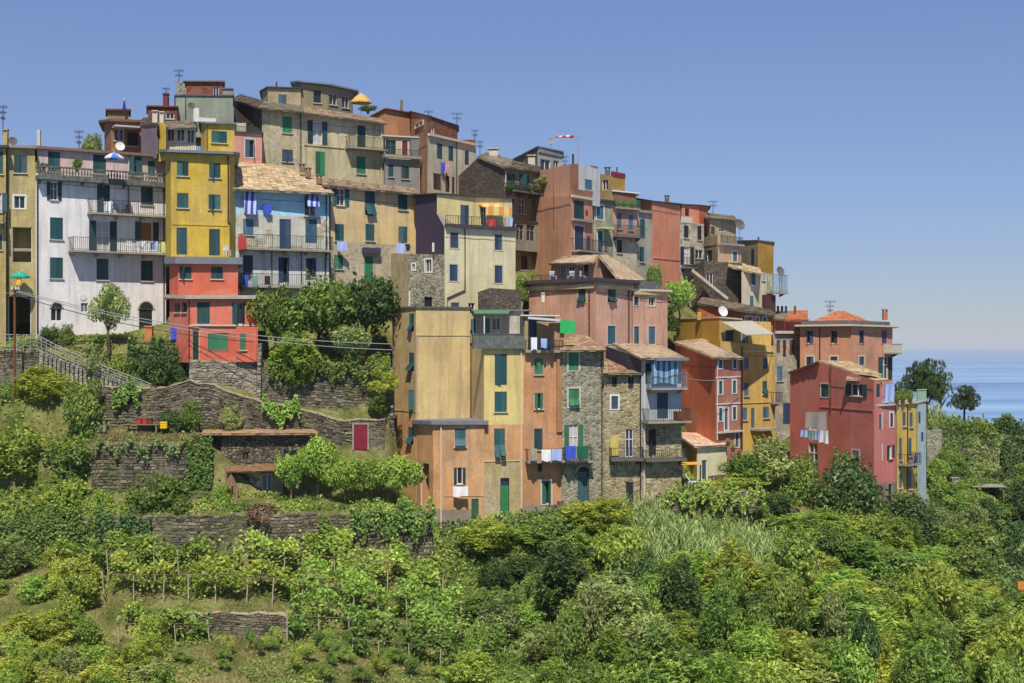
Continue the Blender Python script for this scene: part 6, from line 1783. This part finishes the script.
# canes
n = 2500; px = rng.uniform(598, 812, n); Y = rng.uniform(99.5, 106.6, n); x = (px - CX) * Y / F; z = terr(x, Y)
kk = rng.random(n) < .35 + .65 * (np.sin(x * 1.4) + np.sin(Y * 1.9 + x * .6) + np.sin(x * .45) > -.7); px, Y, x, z = px[kk], Y[kk], x[kk], z[kk]; n = len(px)
hh = rng.uniform(1.1, 2.6, n) * (1 + .3 * np.sin(x * .9 + Y)) * np.clip((px - 590) / 40, .5, 1); m_ = 11
t = rng.uniform(.25, 1.0, (n, m_)); lean = rng.normal(0, .12, (n, 2))
c = np.stack([x[:, None] + lean[:, :1] * t * hh[:, None], Y[:, None] + lean[:, 1:] * t * hh[:, None], z[:, None] + t * hh[:, None]], 2).reshape(-1, 3)
az = rng.uniform(0, 6.283, len(c)); dirs = unit(np.stack([np.cos(az) * .5, np.sin(az) * .5, rng.uniform(.5, 1.2, len(c))], 1))
me = leaves('cane_thicket', c + dirs * .2, np.cross(dirs, rng.normal(size=c.shape)), rng.uniform(.2, .38, len(c)), .028, (.15 + .55 * t).reshape(-1) + rng.normal(0, .2, len(c)), L_REED, dirs=dirs)  # tint darkens towards the base: shade among the canes put into the colour
o = bpy.data.objects.new('cane_thicket', me); COL.objects.link(o); tag(o, 'pale green giant cane thicket below the garden retaining wall', 'canes', kind='stuff')

# ivy on walls
def ivy(label, px0, px1, y0, y1, Y, n, mat, dy=.35):
    px = np.clip(rng.normal((px0 + px1) / 2, (px1 - px0) / 3.2, n), px0 + rng.uniform(0, 4, n), px1 - rng.uniform(0, 4, n)); py = y0 + (y1 - y0) * rng.random(n) ** 1.4
    k = np.sin(px * .23) * 6 + np.sin(px * .61) * 4; py = py + k
    Yv = Y - rng.uniform(.02, dy, n); x = (px - CX) * Yv / F; z = Z0 + (CY - py) * Yv / F
    c = np.stack([x, Yv, z], 1); o0 = c.mean(0)
    me = leaves('ivy', c - o0, rng.normal(size=c.shape) * .5 + np.array([0, -.8, .4]), rng.uniform(.08, .16, n), rng.uniform(.06, .11, n), .5 + rng.normal(0, .2, n), mat)
    o = bpy.data.objects.new('ivy', me); COL.objects.link(o); o.location = o0; tag(o, label, 'ivy'); return o
ivy('thick ivy curtain over the left end of the long terrace wall', -20, 95, 514, 566, 100.6, 5200, L_MID)
ivy('ivy patch hanging on the long terrace wall below the fig tree', 95, 150, 516, 550, 100.6, 1600, L_DARK)
ivy('narrow ivy streak climbing the long terrace wall below the citrus trees', 318, 336, 520, 568, 100.6, 700, L_SPR)
ivy('ivy spilling over the wall top below the ochre house corner', 350, 436, 506, 535, 100.6, 1300, L_MID)
ivy('broad dark ivy covering the garden wall under the white house terrace', 128, 192, 344, 382, 110.3, 3600, L_DARK)
ivy('ivy fringe on top of the tall shaded retaining wall', 268, 390, 361, 378, 108.8, 1300, L_MID)
ivy('ivy tuft on the wavy-topped wall behind the bench', 112, 140, 386, 404, 107.3, 700, L_MID)
ivy('ivy tuft trailing down the wavy-topped wall above the plank roof', 262, 300, 404, 420, 107.2, 900, L_SPR)
ivy('weeds hanging from the dry grass terrace edge', 95, 208, 441, 452, 104.2, 500, L_OLV)
ivy('creeper at the right end of the dry stone retaining wall', 186, 212, 440, 490, 104.2, 1200, L_MID)
ivy('greenery growing down the garden retaining wall right of the stone houses', 660, 765, 489, 506, 109.4, 1300, L_SPR)
ivy('leaves at the foot of the orange house plinth', 440, 560, 530, 548, 106.1, 1500, L_DARK)

for k, (a, b_, n_, m_) in enumerate([(928, 965, 1500, L_MID), (968, 1000, 1500, L_OLV), (1002, 1030, 1600, L_DARK)]):
    ivy(['left', 'middle', 'right'][k] + ' stretch of ivy on the terrace wall among the right-hand trees', a, b_, 446, 476, 139.8, n_, m_)
for k, (px, Y, yt, w) in enumerate([(938, 136.5, 456, 34), (962, 137, 462, 30), (984, 136.5, 458, 40), (1008, 137, 464, 34), (1030, 137.5, 460, 40), (950, 133.5, 470, 36), (998, 133.5, 474, 40), (1020, 132.5, 478, 40)]):
    shrub('green bush among the terraces between the sea hedge and the right edge', 'bush', px, Y, yt, w, [L_MID, L_SPR, L_OLV, L_DARK][k % 4], SL, base=yt + 32)

# ------------------------------------------------------------------ small things
def cloth(label, px0, y0, px1, y1, Y, mat, Y1=None, wav=.06, cat='laundry', name='hanging_laundry'):
    Y1 = Y1 or Y; mb = MB(); nx, nz = 8, 5
    A, B = P(px0, y0, Y), P(px1, y0, Y1); hh = (y1 - y0) * Y / F
    n = Vector((B.y - A.y, -(B.x - A.x), 0)).normalized(); ph = random.uniform(0, 6)
    g = []
    for j in range(nz + 1):
        for i in range(nx + 1):
            u, v = i / nx, j / nz
            p = A.lerp(B, u) + Vector((0, 0, -hh * v * (1 - .06 * math.sin(u * 5 + ph)))) + n * (wav * math.sin(u * 9 + ph + v) * (.3 + v) )
            g.append(p)
    W = nx + 1
    off = n * -.012
    for j in range(nz):
        for i in range(nx):
            a = j * W + i
            mb.quad(g[a], g[a + W], g[a + W + 1], g[a + 1]); mb.quad(g[a] + off, g[a + 1] + off, g[a + W + 1] + off, g[a + W] + off)
    o = build(name, mb, mat, smooth=True); return tag(o, label, cat)
C_W = simple('cloth_white', (226, 226, 232), .9, .08); C_B = simple('cloth_blue', (60, 86, 196), .9, .2); C_LB = simple('cloth_pale_blue', (158, 178, 226), .9, .15)
C_G = simple('cloth_green', (34, 96, 74), .9, .2); C_D = simple('cloth_dark', (46, 48, 66), .9, .2); C_P = simple('cloth_pink', (206, 150, 160), .9, .2); C_Y = simple('cloth_lime', (196, 206, 130), .9, .2); C_R = simple('cloth_red', (180, 66, 60), .9, .2); C_T = simple('cloth_greenish', (120, 160, 150), .9, .2)
def laundry(items):
    for it in items: cloth(*it)
laundry([
    ('white sheet hanging on the upper balcony of the white house', 103.5, 201.5, 110.5, 214, 114.2, C_W),
    ('pale towels along the lower balcony of the white house, left half', 141, 241.5, 150, 250, 116.1, C_W),
    ('white towels along the lower balcony of the white house, right half', 150.5, 241.5, 158, 250, 116.4, C_LB),
    ('lime towel at the right end of the white house lower balcony', 159, 242, 165, 252.5, 116.7, C_Y),
    ('bright blue cloth hung beneath the blue house eave', 263, 205, 271.5, 213.5, 118.0, C_B),
    ('blue cloth on the lower balcony of the blue house', 243, 275, 248, 287, 116.4, C_B),
    ('pale cloth on the lower balcony of the blue house', 252, 276, 258, 286, 116.8, C_T),
    ('dark cloth on the lower balcony of the blue house', 264.5, 276, 270.5, 285, 117.3, C_D),
    ('red and white checked mat on the blue house balcony end', 238, 236.5, 246.5, 248.5, 115.8, C_R),
    ('pale blue sheets under a tan house window', 337, 242, 347.5, 250.5, 121.7, C_LB),
    ('white sheet under the right window of the tan house', 396.5, 243.5, 405, 253, 125.0, C_LB),
    ('dark cloth beside the white sheet on the tan house', 406, 244, 410, 251, 125.6, C_D),
    ('blue shirts on the line of the pale ridge house', 441, 162.5, 445, 172, 137.4, C_B),
    ('pinkish cloth on the line of the pale ridge house', 445.5, 164, 449, 173, 137.9, C_P),
    ('white cloth under the open window of the orange block', 453, 486.5, 468, 496.5, 106.5, C_W),
    ('patterned cloth at the left of the orange-brown house line', 530.5, 448.5, 537, 460, 107.2, simple('cloth_patterned', (176, 176, 150), .9, .6, 9)),
    ('first white towel on the orange-brown house line', 541.5, 449.5, 551, 461, 107.3, C_W),
    ('second white towel on the orange-brown house line', 552, 449, 562, 460.5, 107.5, C_LB),
    ('blue jumper on the rubble house clothes line', 565.5, 446, 576, 459, 107.7, C_B),
    ('green towel on the rubble house clothes line', 576.5, 446, 588.5, 458.5, 107.9, C_G),
    ('white shirt on the top terrace of the orange-brown house', 531, 337.5, 537, 350, 107.6, C_W),
    ('violet shirt on the top terrace of the orange-brown house', 541, 338.5, 547, 348, 107.7, C_LB),
    ('dark jeans on the top terrace of the orange-brown house', 547.5, 338.5, 554, 348, 107.8, C_D),
    ('beige blanket over the window of the raspberry house', 806, 412, 826, 429, 120.6, simple('cloth_beige', (186, 178, 170), .9, .15), 117.9),
    ('pale violet towel at the left of the raspberry house line', 801, 430, 807.5, 437, 120.8, C_LB, 120.2),
    ('green towel on the raspberry house line', 809, 430.5, 814, 440, 119.8, C_T, 119.2),
    ('blue towel on the raspberry house line', 814.5, 430.5, 819, 440, 119.2, C_LB, 118.5),
    ('white towel on the raspberry house line', 819.5, 430.5, 828, 443, 118.4, C_W, 117.4),
    ('violet sheet on the terrace line of the raspberry house', 885, 384, 894, 402, 116.6, C_LB, 117.6),
    ('blue towel on the narrow yellow house balcony', 914, 456, 917, 468, 119.0, C_B),
    ('red cloths on the terrace rail of the cream blue-shuttered house', 487, 219, 496, 227, 120.7, C_R, 121.2),
    ('pale blue cloths on the terrace rail of the cream blue-shuttered house', 507, 218, 513, 226, 121.6, C_LB, 122.0),
])
# striped balcony curtain
cloth('blue striped curtain hung round the upper balcony of the blue-topped stone house', 652, 361, 678, 384, 109.3, stripes('curtain_stripe', (60, 98, 132), (146, 176, 196), .45), 109.9, .08, 'curtain', 'balcony_curtain')
# dark green netting
tag(build('shade_net', (lambda m: (m.prism([P(560, 320, 108.6), P(575, 320.5, 108.8), P(575, 333.5, 108.8), P(560, 333, 108.6)], (0, .05, 0)), m)[1])(MB()), simple('green_net', (44, 176, 96), .8)), 'bright green shade net on a frame beside the roofed top terrace', 'net')

def parasol(label, px, ytop, yrim, wpx, ybase, Y, mats, closed=False):
    x = PX(px, Y); zt, zr, zb = zrow(ytop, Y), zrow(yrim, Y), zrow(ybase, Y); r = wpx * Y / F / 2
    root = empty('parasol', (x, Y, zb)); tag(root, label, 'parasol')
    mb = MB(); n = 8; top = Vector((x, Y, zt))
    for k in range(n):
        a0, a1 = 6.2832 * k / n, 6.2832 * (k + 1) / n
        p0 = Vector((x + r * math.cos(a0), Y + r * math.sin(a0), zr)); p1 = Vector((x + r * math.cos(a1), Y + r * math.sin(a1), zr))
        m0, m1 = top.lerp(p0, .5) + Vector((0, 0, (zt - zr) * .14)), top.lerp(p1, .5) + Vector((0, 0, (zt - zr) * .14))
        mb.poly([top, m0, m1], k % len(mats)); mb.quad(m0, p0, p1, m1, k % len(mats)); mb.quad(p0, p0 - Vector((0, 0, .12)), p1 - Vector((0, 0, .12)), p1, k % len(mats))
    build('canopy', mb, mats, root)
    mb = MB(); mb.tube([(x, Y, zb), (x, Y, zt + .08)], .03, 6); build('pole', mb, WHITE, root)
parasol('blue and white striped parasol on the top balcony of the white house', 114, 152.5, 157.5, 20, 173, 113.6, [simple('canvas_blue', (64, 130, 222), .8), simple('canvas_white', (226, 214, 220), .8)])
parasol('turquoise parasol in the open loggia of the narrow tan house', 20, 270.5, 276.5, 20, 292, 111.3, [simple('canvas_turquoise', (42, 158, 136), .8)])
parasol('folded yellow parasol below the turquoise one', 19, 273, 284, 6, 292, 110.8, [simple('canvas_yellow', (222, 180, 60), .8)])
parasol('yellow parasol beside the olive grey penthouse on the ridge', 361, 93, 102, 22, 114, 142.5, [simple('canvas_straw', (204, 162, 92), .85)])
parasol('closed dark blue parasol on the brown hut roof', 124.3, 99, 109.5, 4, 112, 123.8, [simple('canvas_navy', (44, 52, 110), .8)])

def chair(label, px, ybase, Y, mat, s=1.0, rz=0.0, group=None):
    x = PX(px, Y); z = zrow(ybase, Y); root = empty('garden_chair', (x, Y, z)); tag(root, label, 'chair', group)
    M = Matrix.Rotation(rz, 3, 'Z'); o = Vector((x, Y, z)); X, Yv = M @ Vector((1, 0, 0)), M @ Vector((0, 1, 0))
    mb = MB(); mb.box(o, X, Yv, AX, -.23 * s, .23 * s, -.22 * s, .22 * s, .40 * s, .44 * s); build('seat', mb, mat, root)
    mb = MB()
    for q in range(5): mb.box(o, X, Yv, AX, (-.22 + q * .095) * s, (-.17 + q * .095) * s, .2 * s, .23 * s, .44 * s, .85 * s)
    mb.box(o, X, Yv, AX, -.22 * s, .26 * s, .196 * s, .235 * s, .8 * s, .86 * s); build('backrest', mb, mat, root)
    for sx in (-1, 1):
        for sy in (-1, 1):
            mb = MB(); mb.box(o, X, Yv, AX, (sx * .2 - .022) * s, (sx * .2 + .022) * s, (sy * .19 - .022) * s, (sy * .19 + .022) * s, 0, .4 * s); build('leg', mb, mat, root)
PL_W = simple('plastic_white', (206, 210, 218), .5, .1); PL_D = simple('plastic_dark', (62, 66, 76), .5, .1)
chair('dark chair on the upper balcony of the white house, by the white sheet', 115, 214.5, 115.0, PL_D, rz=.5)
chair('second dark chair on the upper balcony of the white house', 126, 215, 115.5, PL_D, rz=-.6)
chair('left white plastic chair on the lower balcony of the white house', 129, 251.5, 115.3, PL_W, rz=.3)
chair('right white plastic chair on the lower balcony of the white house', 137, 252, 115.7, PL_W, rz=-.3)
chair('white chair at the right end of the yellow house terrace', 227, 256, 113.4, PL_W, rz=.8)
chair('white chair on the pink house pavilion terrace, left', 553, 281, 122.3, PL_W, rz=.4)
chair('white chair on the pink house pavilion terrace, middle', 571, 281, 121.2, PL_W, rz=-.4)
chair('white chair on the pink house pavilion terrace, right', 583, 281, 120.4, PL_W, rz=1.2)
# lounger on the garden patio
root = empty('sun_lounger', P(690, 484, 112.5)); tag(root, 'white sun lounger with raised back on the patio beside the tiny garden house', 'sun lounger')
o_ = P(690, 486, 112.5); mb = MB(); mb.box(o_, Vector((1, 0, 0)), Vector((0, 1, 0)), AX, -.2, 1.0, -.3, .3, .3, .38); build('seat', mb, PL_W, root)
mb = MB(); mb.box(o_, Vector((.6, 0, -.8)), Vector((0, 1, 0)), Vector((.8, 0, .6)), -1.0, .0, -.3, .3, .2, .28); build('backrest', mb, PL_W, root)
for xx in (-.15, .9):
    for yy in (-.25, .25): mb = MB(); mb.box(o_, Vector((1, 0, 0)), Vector((0, 1, 0)), AX, xx - .03, xx + .03, yy - .03, yy + .03, -.1, .3); build('leg', mb, PL_W, root)
# orange patio awning on two posts
root = empty('patio_awning', P(690, 488, 112.6)); tag(root, 'orange canvas awning on posts left of the tiny garden house', 'awning')
mb = MB(); mb.prism([P(679, 463, 114.5), P(697, 462.5, 114.6), P(701.5, 464.5, 112.0), P(680, 465.2, 111.8)], (0, 0, .06)); build('canopy', mb, simple('canvas_orange', (228, 166, 80), .8), root)
for q in ((700.3, 112.1), (682, 111.9)): 
    mb = MB(); mb.tube([P(q[0], 465, q[1]), P(q[0], 492, q[1])], .06, 6); build('post', mb, SH_DK, root)

# windsock
root = empty('windsock', P(578, 166, 139)); tag(root, 'red and white windsock blowing level from a tall pole on the skyline', 'windsock')
mb = MB(); mb.tube([P(578.2, 172, 139), P(578.2, 136, 139)], .05, 6); build('pole', mb, IRONW, root)
mb = MB(); p0 = P(573.5, 136.4, 139); p1 = P(555, 136.8, 139.4)
for k in range(5):
    a, b_ = p0.lerp(p1, k / 5), p0.lerp(p1, (k + 1) / 5); mb.tube([a, b_], .16 - .02 * k, 8, mi=k % 2, r2=.16 - .02 * (k + 1))
build('sleeve', mb, [simple('sock_red', (214, 60, 56), .8), WHITE], root)
mb = MB(); mb.tube([P(578.2, 136.3, 139), p0], .02, 4); build('arm', mb, IRONW, root)

# utility pole and cables
root = empty('utility_pole', P(14.5, 410, 108.4)); tag(root, 'tall rusty utility pole with a white insulator at the left edge', 'utility pole')
mb = MB(); mb.tube([P(14.8, 425, 108.4), P(14.6, 288, 108.4)], .12, 8, r2=.09); build('pole', mb, RUST, root)
mb = MB(); 
for yy in (290.5, 295): mb.tube([P(11, yy, 108.3), P(19, yy, 108.3)], .05, 5)
build('crossarm', mb, IRON, root)
for xx in (12, 16, 18.5):
    mb = MB(); mb.lathe(P(xx, 290, 108.3), [(.03, 0), (.08, .06), (.05, .14), (.08, .2), (.03, .26)], 8); build('insulator', mb, WHITE, root)
def cable(label, pts, r=.022, mat=None):
    P3 = [P(*q) for q in pts]; out = []
    for a, b_ in zip(P3[:-1], P3[1:]):
        L = (b_ - a).length
        for k in range(12): t = k / 12; out.append(a.lerp(b_, t) - Vector((0, 0, L * .03 * 4 * t * (1 - t))))
    out.append(P3[-1]); mb = MB(); mb.tube(out, r, 4); tag(build('overhead_cable', mb, mat or IRONW), label, 'cable')
cable('upper overhead cable from the utility pole past the coral house', [(18, 291, 108.3), (390, 344, 107.6)], .028)
cable('lower overhead cable from the utility pole past the coral house', [(16, 292, 108.3), (392, 350, 107.4)], .028)
cable('thick dark overhead cable just under the two pale ones', [(16, 295, 108.3), (255, 342, 107.2)], .03, IRON)
cable('short overhead cable running left from the utility pole', [(12, 292, 108.3), (-40, 300, 108.8)])
cable('cable strung from the blue-topped stone house to the red house', [(681, 377, 109.8), (741, 376, 118.8)])

def crate(label, px, ybase, Y, w, hh, mat):
    c_ = P(px, ybase, Y); root = empty('crate', c_); tag(root, label, 'crate'); mb = MB(); X, Yv = Vector((1, 0, 0)), Vector((0, 1, 0))
    mb.box(c_, X, Yv, AX, -w, w, -w * .7, w * .7, 0, .05)
    for k in range(3):
        z0 = .06 + k * hh / 3; z1 = z0 + hh / 3 - .04
        mb.box(c_, X, Yv, AX, -w, w, -w * .7 - .02, -w * .7, z0, z1); mb.box(c_, X, Yv, AX, -w, w, w * .7, w * .7 + .02, z0, z1)
        mb.box(c_, X, Yv, AX, -w - .02, -w, -w * .7, w * .7, z0, z1); mb.box(c_, X, Yv, AX, w, w + .02, -w * .7, w * .7, z0, z1)
    build('slats', mb, mat, root)
# bits on the right slope and in the hollow
root = empty('garden_shelter', P(986, 500, 127)); tag(root, 'small open garden shelter with a pale flat roof on the right slope', 'shelter')
c_ = P(986, 503, 127); mb = MB(); mb.wbox(c_.x - 1.5, c_.x + 1.5, 126, 128.4, c_.z + 1.5, c_.z + 1.58); build('roof', mb, CONC, root)
for xx in (-1.3, 1.3):
    for yy in (126.2, 128.2): mb = MB(); mb.tube([(c_.x + xx, yy, c_.z - 1.2), (c_.x + xx, yy, c_.z + 1.5)], .06, 6); build('post', mb, WOOD, root)
crate('orange crate on the bare path at the right edge', 1021, 590, 108.5, .3, .6, simple('plastic_orange', (204, 140, 62), .6))
root = empty('dead_branches', P(655, 590, 100)); tag(root, 'heap of bare fallen branches in a hollow below the canes', 'branches')
mb = MB(); rb_ = random.Random(3)
for k in range(16):
    a = P(640 + rb_.uniform(0, 30), 588 + rb_.uniform(-10, 8), 99 + rb_.uniform(-.5, .5)); d_ = Vector((rb_.uniform(-1.6, 1.6), rb_.uniform(-.8, .3), rb_.uniform(.1, 1.3)))
    mb.tube([a, a + d_ * .5 + Vector((0, 0, .1)), a + d_], .05, 5, r2=.015)
build('branch', mb, simple('dead_wood', (158, 132, 104), .95, .3), root)
shrub('brown withered bush beside the heap of bare branches', 'loose', 648, 100.2, 566, 40, L_BROWN, base=600)

# stair railing
root = empty('stair_railing', P(40, 350, 109.9)); tag(root, 'long grey metal stair railing sloping down to the right at the left edge', 'railing')
pl_ = [(3, 334.5, 351, 109.9), (37, 335, 351, 109.9), (60, 347, 360.5, 109.8), (90, 361, 373.5, 109.7), (120, 372, 384, 109.6), (156, 386, 394, 109.5)]
mb = MB()
for q in range(5):
    t = q / 4.5; mb.tube([P(a, b_ + (c_ - b_) * t, d_) for a, b_, c_, d_ in pl_], .03 if q == 0 else .018, 5)
build('rails', mb, IRONW, root)
for a, b_ in zip(pl_[:-1], pl_[1:]):
    k = 5
    for q in range(k):
        t = q / k; v = [a[i] + (b_[i] - a[i]) * t for i in range(4)]
        mb = MB(); mb.tube([P(v[0], v[1], v[3]), P(v[0], v[2] + 1, v[3])], .03, 5); build('post', mb, IRONW, root)
# stair treads behind the railing
mb = MB(); k = 26
for q in range(k):
    t = q / k; px = 40 + 112 * t; py = 353 + 39 * t
    c_ = P(px, py, 110.0); mb.wbox(c_.x, c_.x + .42, 109.75, 111.0, c_.z - 1.4, c_.z)
tag(build('stone_stairs', mb, ST_PALE), 'stone steps descending behind the grey stair railing', 'stairs')

# terrace clutter
crate('yellow plastic crate on the dry grass terrace', 164, 428.5, 106.4, .24, .5, simple('plastic_yellow', (232, 186, 40), .5))
crate('grey crate left of the bench on the dry grass terrace', 102, 432, 106.2, .3, .5, CONC)
crate('big blue water tub on the ledge beside the coral house', 179, 340, 110.7, .55, .95, C_B)
for k, (px, m_) in enumerate([(139, C_R), (145, C_R), (150, RUST)]):
    mb = MB(); mb.lathe(P(px, 426, 106.9), [(.12, 0), (.2, .1), (.24, .5), (.27, .55), (.2, .55)], 12)
    tag(build('plant_pot', mb, m_), ['left red pot on the bench of the dry grass terrace', 'middle red pot on the bench of the dry grass terrace', 'rust coloured pot at the bench end on the dry grass terrace'][k], 'pot')
root = empty('bench', P(142, 430, 106.9)); tag(root, 'weathered plank bench on the dry grass terrace', 'bench')
mb = MB(); c_ = P(142, 430, 106.9); mb.wbox(c_.x - 1.3, c_.x + 1.3, 106.7, 107.1, c_.z + .38, c_.z + .45); build('seat', mb, WOOD, root)
for xx in (-1.1, 1.1): mb = MB(); mb.wbox(c_.x + xx - .05, c_.x + xx + .05, 106.75, 107.05, c_.z - .2, c_.z + .38); build('leg', mb, WOOD, root)
# terracotta posts of the white house terrace + terracotta pots
for k, (px, y0, y1) in enumerate([(149, 327, 344)]):
    mb = MB(); c_ = P(px, y1, 110.9); wz = .28; mb.wbox(c_.x - wz, c_.x + wz, 110.7, 111.2, c_.z - .3, zrow(y0, 110.9)); mb.wbox(c_.x - wz - .05, c_.x + wz + .05, 110.65, 111.25, zrow(y0, 110.9), zrow(y0, 110.9) + .1)
    tag(build('gate_pillar', mb, simple('brick_pillar', (196, 122, 76), .9)), 'terracotta coloured gate pillar before the arched door of the white house', 'pillar')
def pot_plant(label, px, ybase, Y, h_, mat, w=.5, grp=None):
    c_ = P(px, ybase, Y); root = empty('potted_plant', c_); tag(root, label, 'potted plant', grp)
    mb = MB(); mb.lathe(c_, [(.12, 0), (.18, .3), (.21, .34), (.17, .34)], 10); build('pot', mb, RUST, root)
    c = bpy.data.objects.new('foliage', CROWN['bush'][0]); COL.objects.link(c); c.parent = root; WO[c.name] = c_; c.location = (0, 0, .28); c.scale = (w, w, h_); c.material_slots[0].link = 'OBJECT'; c.material_slots[0].material = mat
pot_plant('tall potted bush on the top balcony of the white house', 77.5, 172, 113.9, 1.0, L_MID, .9)
pot_plant('low potted plants at the left end of the white house top balcony', 44, 171, 113.0, .4, L_DARK, 1.0)
for k, (px, yb, Y) in enumerate([(509, 193, 132.8), (517, 193.4, 133.6), (527, 193.8, 134.6), (536, 194, 135.7)]):
    pot_plant(['first', 'second', 'third', 'fourth'][k] + ' potted plant from the left on the stone gable house balcony', px, yb, Y, .6, L_DARK, 1.0)
for k, (px, yb, Y) in enumerate([(616, 208.5, 137.3), (624, 208.8, 137.9), (632, 209, 138.5)]):
    pot_plant(['left', 'middle', 'right'][k] + ' green plant on the planted roof terrace beside the red block', px, yb, Y, .5, L_MID, .9)
for k, (px, yb, Y) in enumerate([(897, 404, 117.6), (903, 403.5, 118.3), (910, 403, 119.2)]):
    pot_plant(['left', 'middle', 'right'][k] + ' terrace plant on the roof of the narrow yellow house', px, yb, Y, .9, L_MID, .7)
pot_plant('trailing plant on the roof edge above the salmon house', 545, 187, 136.5, .8, L_OLV, 2.2)
pot_plant('bushy plants on the ridge terrace beside the straw parasol', 368, 114, 142, .7, L_DARK, 2.0)
for k, (px, yb) in enumerate([(728, 440), (733, 446), (739, 452)]):
    pot_plant(['upper', 'middle', 'lower'][k] + ' terracotta pot on the stairs of the red house', px, yb + 6, 117.5, .4, L_OLV, .5)

HAZE = 8.0e-5
# ------------------------------------------------------------------ light, sky, camera
EL, AZ = math.radians(55), math.radians(0)      # sun to the right of and behind the camera
sd = Vector((math.cos(EL) * math.sin(AZ), -math.cos(EL) * math.cos(AZ), math.sin(EL)))
sun = bpy.data.lights.new('sun', 'SUN'); sun.energy = 3.1; sun.angle = math.radians(.53); sun.color = (1.0, .93, .8)
so_ = bpy.data.objects.new('sun', sun); COL.objects.link(so_); so_.location = (40, -40, 200)
so_.rotation_euler = sd.to_track_quat('Z', 'Y').to_euler()
wd = bpy.data.worlds.new('World'); scn.world = wd; wd.use_nodes = True
nt = wd.node_tree; nt.nodes.clear()
out = nt.nodes.new('ShaderNodeOutputWorld'); bg = nt.nodes.new('ShaderNodeBackground'); sky = nt.nodes.new('ShaderNodeTexSky')
sky.sky_type = 'NISHITA'; sky.sun_disc = False; sky.sun_elevation = EL
sky.sun_rotation = math.atan2(sd.x, sd.y); sky.altitude = 1500; sky.air_density = 1.0; sky.dust_density = 0.4; sky.ozone_density = 5.0
tn = N(nt, 'ShaderNodeMix', data_type='RGBA', blend_type='MULTIPLY'); tn.inputs[0].default_value = 1.0; tn.inputs[7].default_value = (.9, .785, .86, 1)

# sky brightness compressed by its own luminance, horizon band most; adds no haze
bw = N(nt, 'ShaderNodeRGBToBW'); m1 = N(nt, 'ShaderNodeMath', operation='MULTIPLY_ADD'); m1.inputs[1].default_value = .16; m1.inputs[2].default_value = 1.0
nt.links.new(sky.outputs[0], bw.inputs[0]); nt.links.new(bw.outputs[0], m1.inputs[0])
gd = N(nt, 'ShaderNodeTexCoord'); gs = N(nt, 'ShaderNodeSeparateXYZ'); nt.links.new(gd.outputs['Generated'], gs.inputs[0])
nt.links.new(ramp(nt, gs.outputs[2], 0.0, 0.16, (.84, .83, .99, 1), (.9, .785, .86, 1)), tn.inputs[7])
dv = N(nt, 'ShaderNodeVectorMath', operation='DIVIDE'); nt.links.new(sky.outputs[0], dv.inputs[0]); nt.links.new(m1.outputs[0], dv.inputs[1])
nt.links.new(dv.outputs[0], tn.inputs[6]); nt.links.new(tn.outputs[2], bg.inputs[0]); bg.inputs[1].default_value = 0.099
nt.links.new(bg.outputs[0], out.inputs[0])

# air: pale sea haze between the village and the horizon
mb = MB(); mb.wbox(-21000, 21000, -21000, 21000, -2, 140)
hz = bpy.data.materials.new('haze_air'); hz.use_nodes = True; hn = hz.node_tree; hn.nodes.clear()
ho = hn.nodes.new('ShaderNodeOutputMaterial'); hv = hn.nodes.new('ShaderNodeVolumePrincipled')
hv.inputs['Color'].default_value = (.84, .92, 1, 1); hv.inputs['Density'].default_value = HAZE; hv.inputs['Anisotropy'].default_value = -0.1
hn.links.new(hv.outputs[0], ho.inputs['Volume'])
tag(build('haze', mb, hz, origin=Vector((0, 0, 0))), kind='stuff')

cam = bpy.data.cameras.new('camera'); cam.lens = 50; cam.sensor_width = 36; cam.clip_start = .5; cam.clip_end = 60000
co_ = bpy.data.objects.new('camera', cam); COL.objects.link(co_)
co_.location = (0, 0, Z0); co_.rotation_euler = (math.radians(90), 0, 0)
scn.camera = co_
scn.view_settings.view_transform = 'Standard'; scn.view_settings.look = 'None'; scn.view_settings.exposure = 0.86; scn.view_settings.gamma = 1.0
scn.cycles.max_bounces = 6; scn.cycles.diffuse_bounces = 4; scn.cycles.glossy_bounces = 2; scn.cycles.transmission_bounces = 3; scn.cycles.transparent_max_bounces = 4
scn.cycles.use_denoising = True
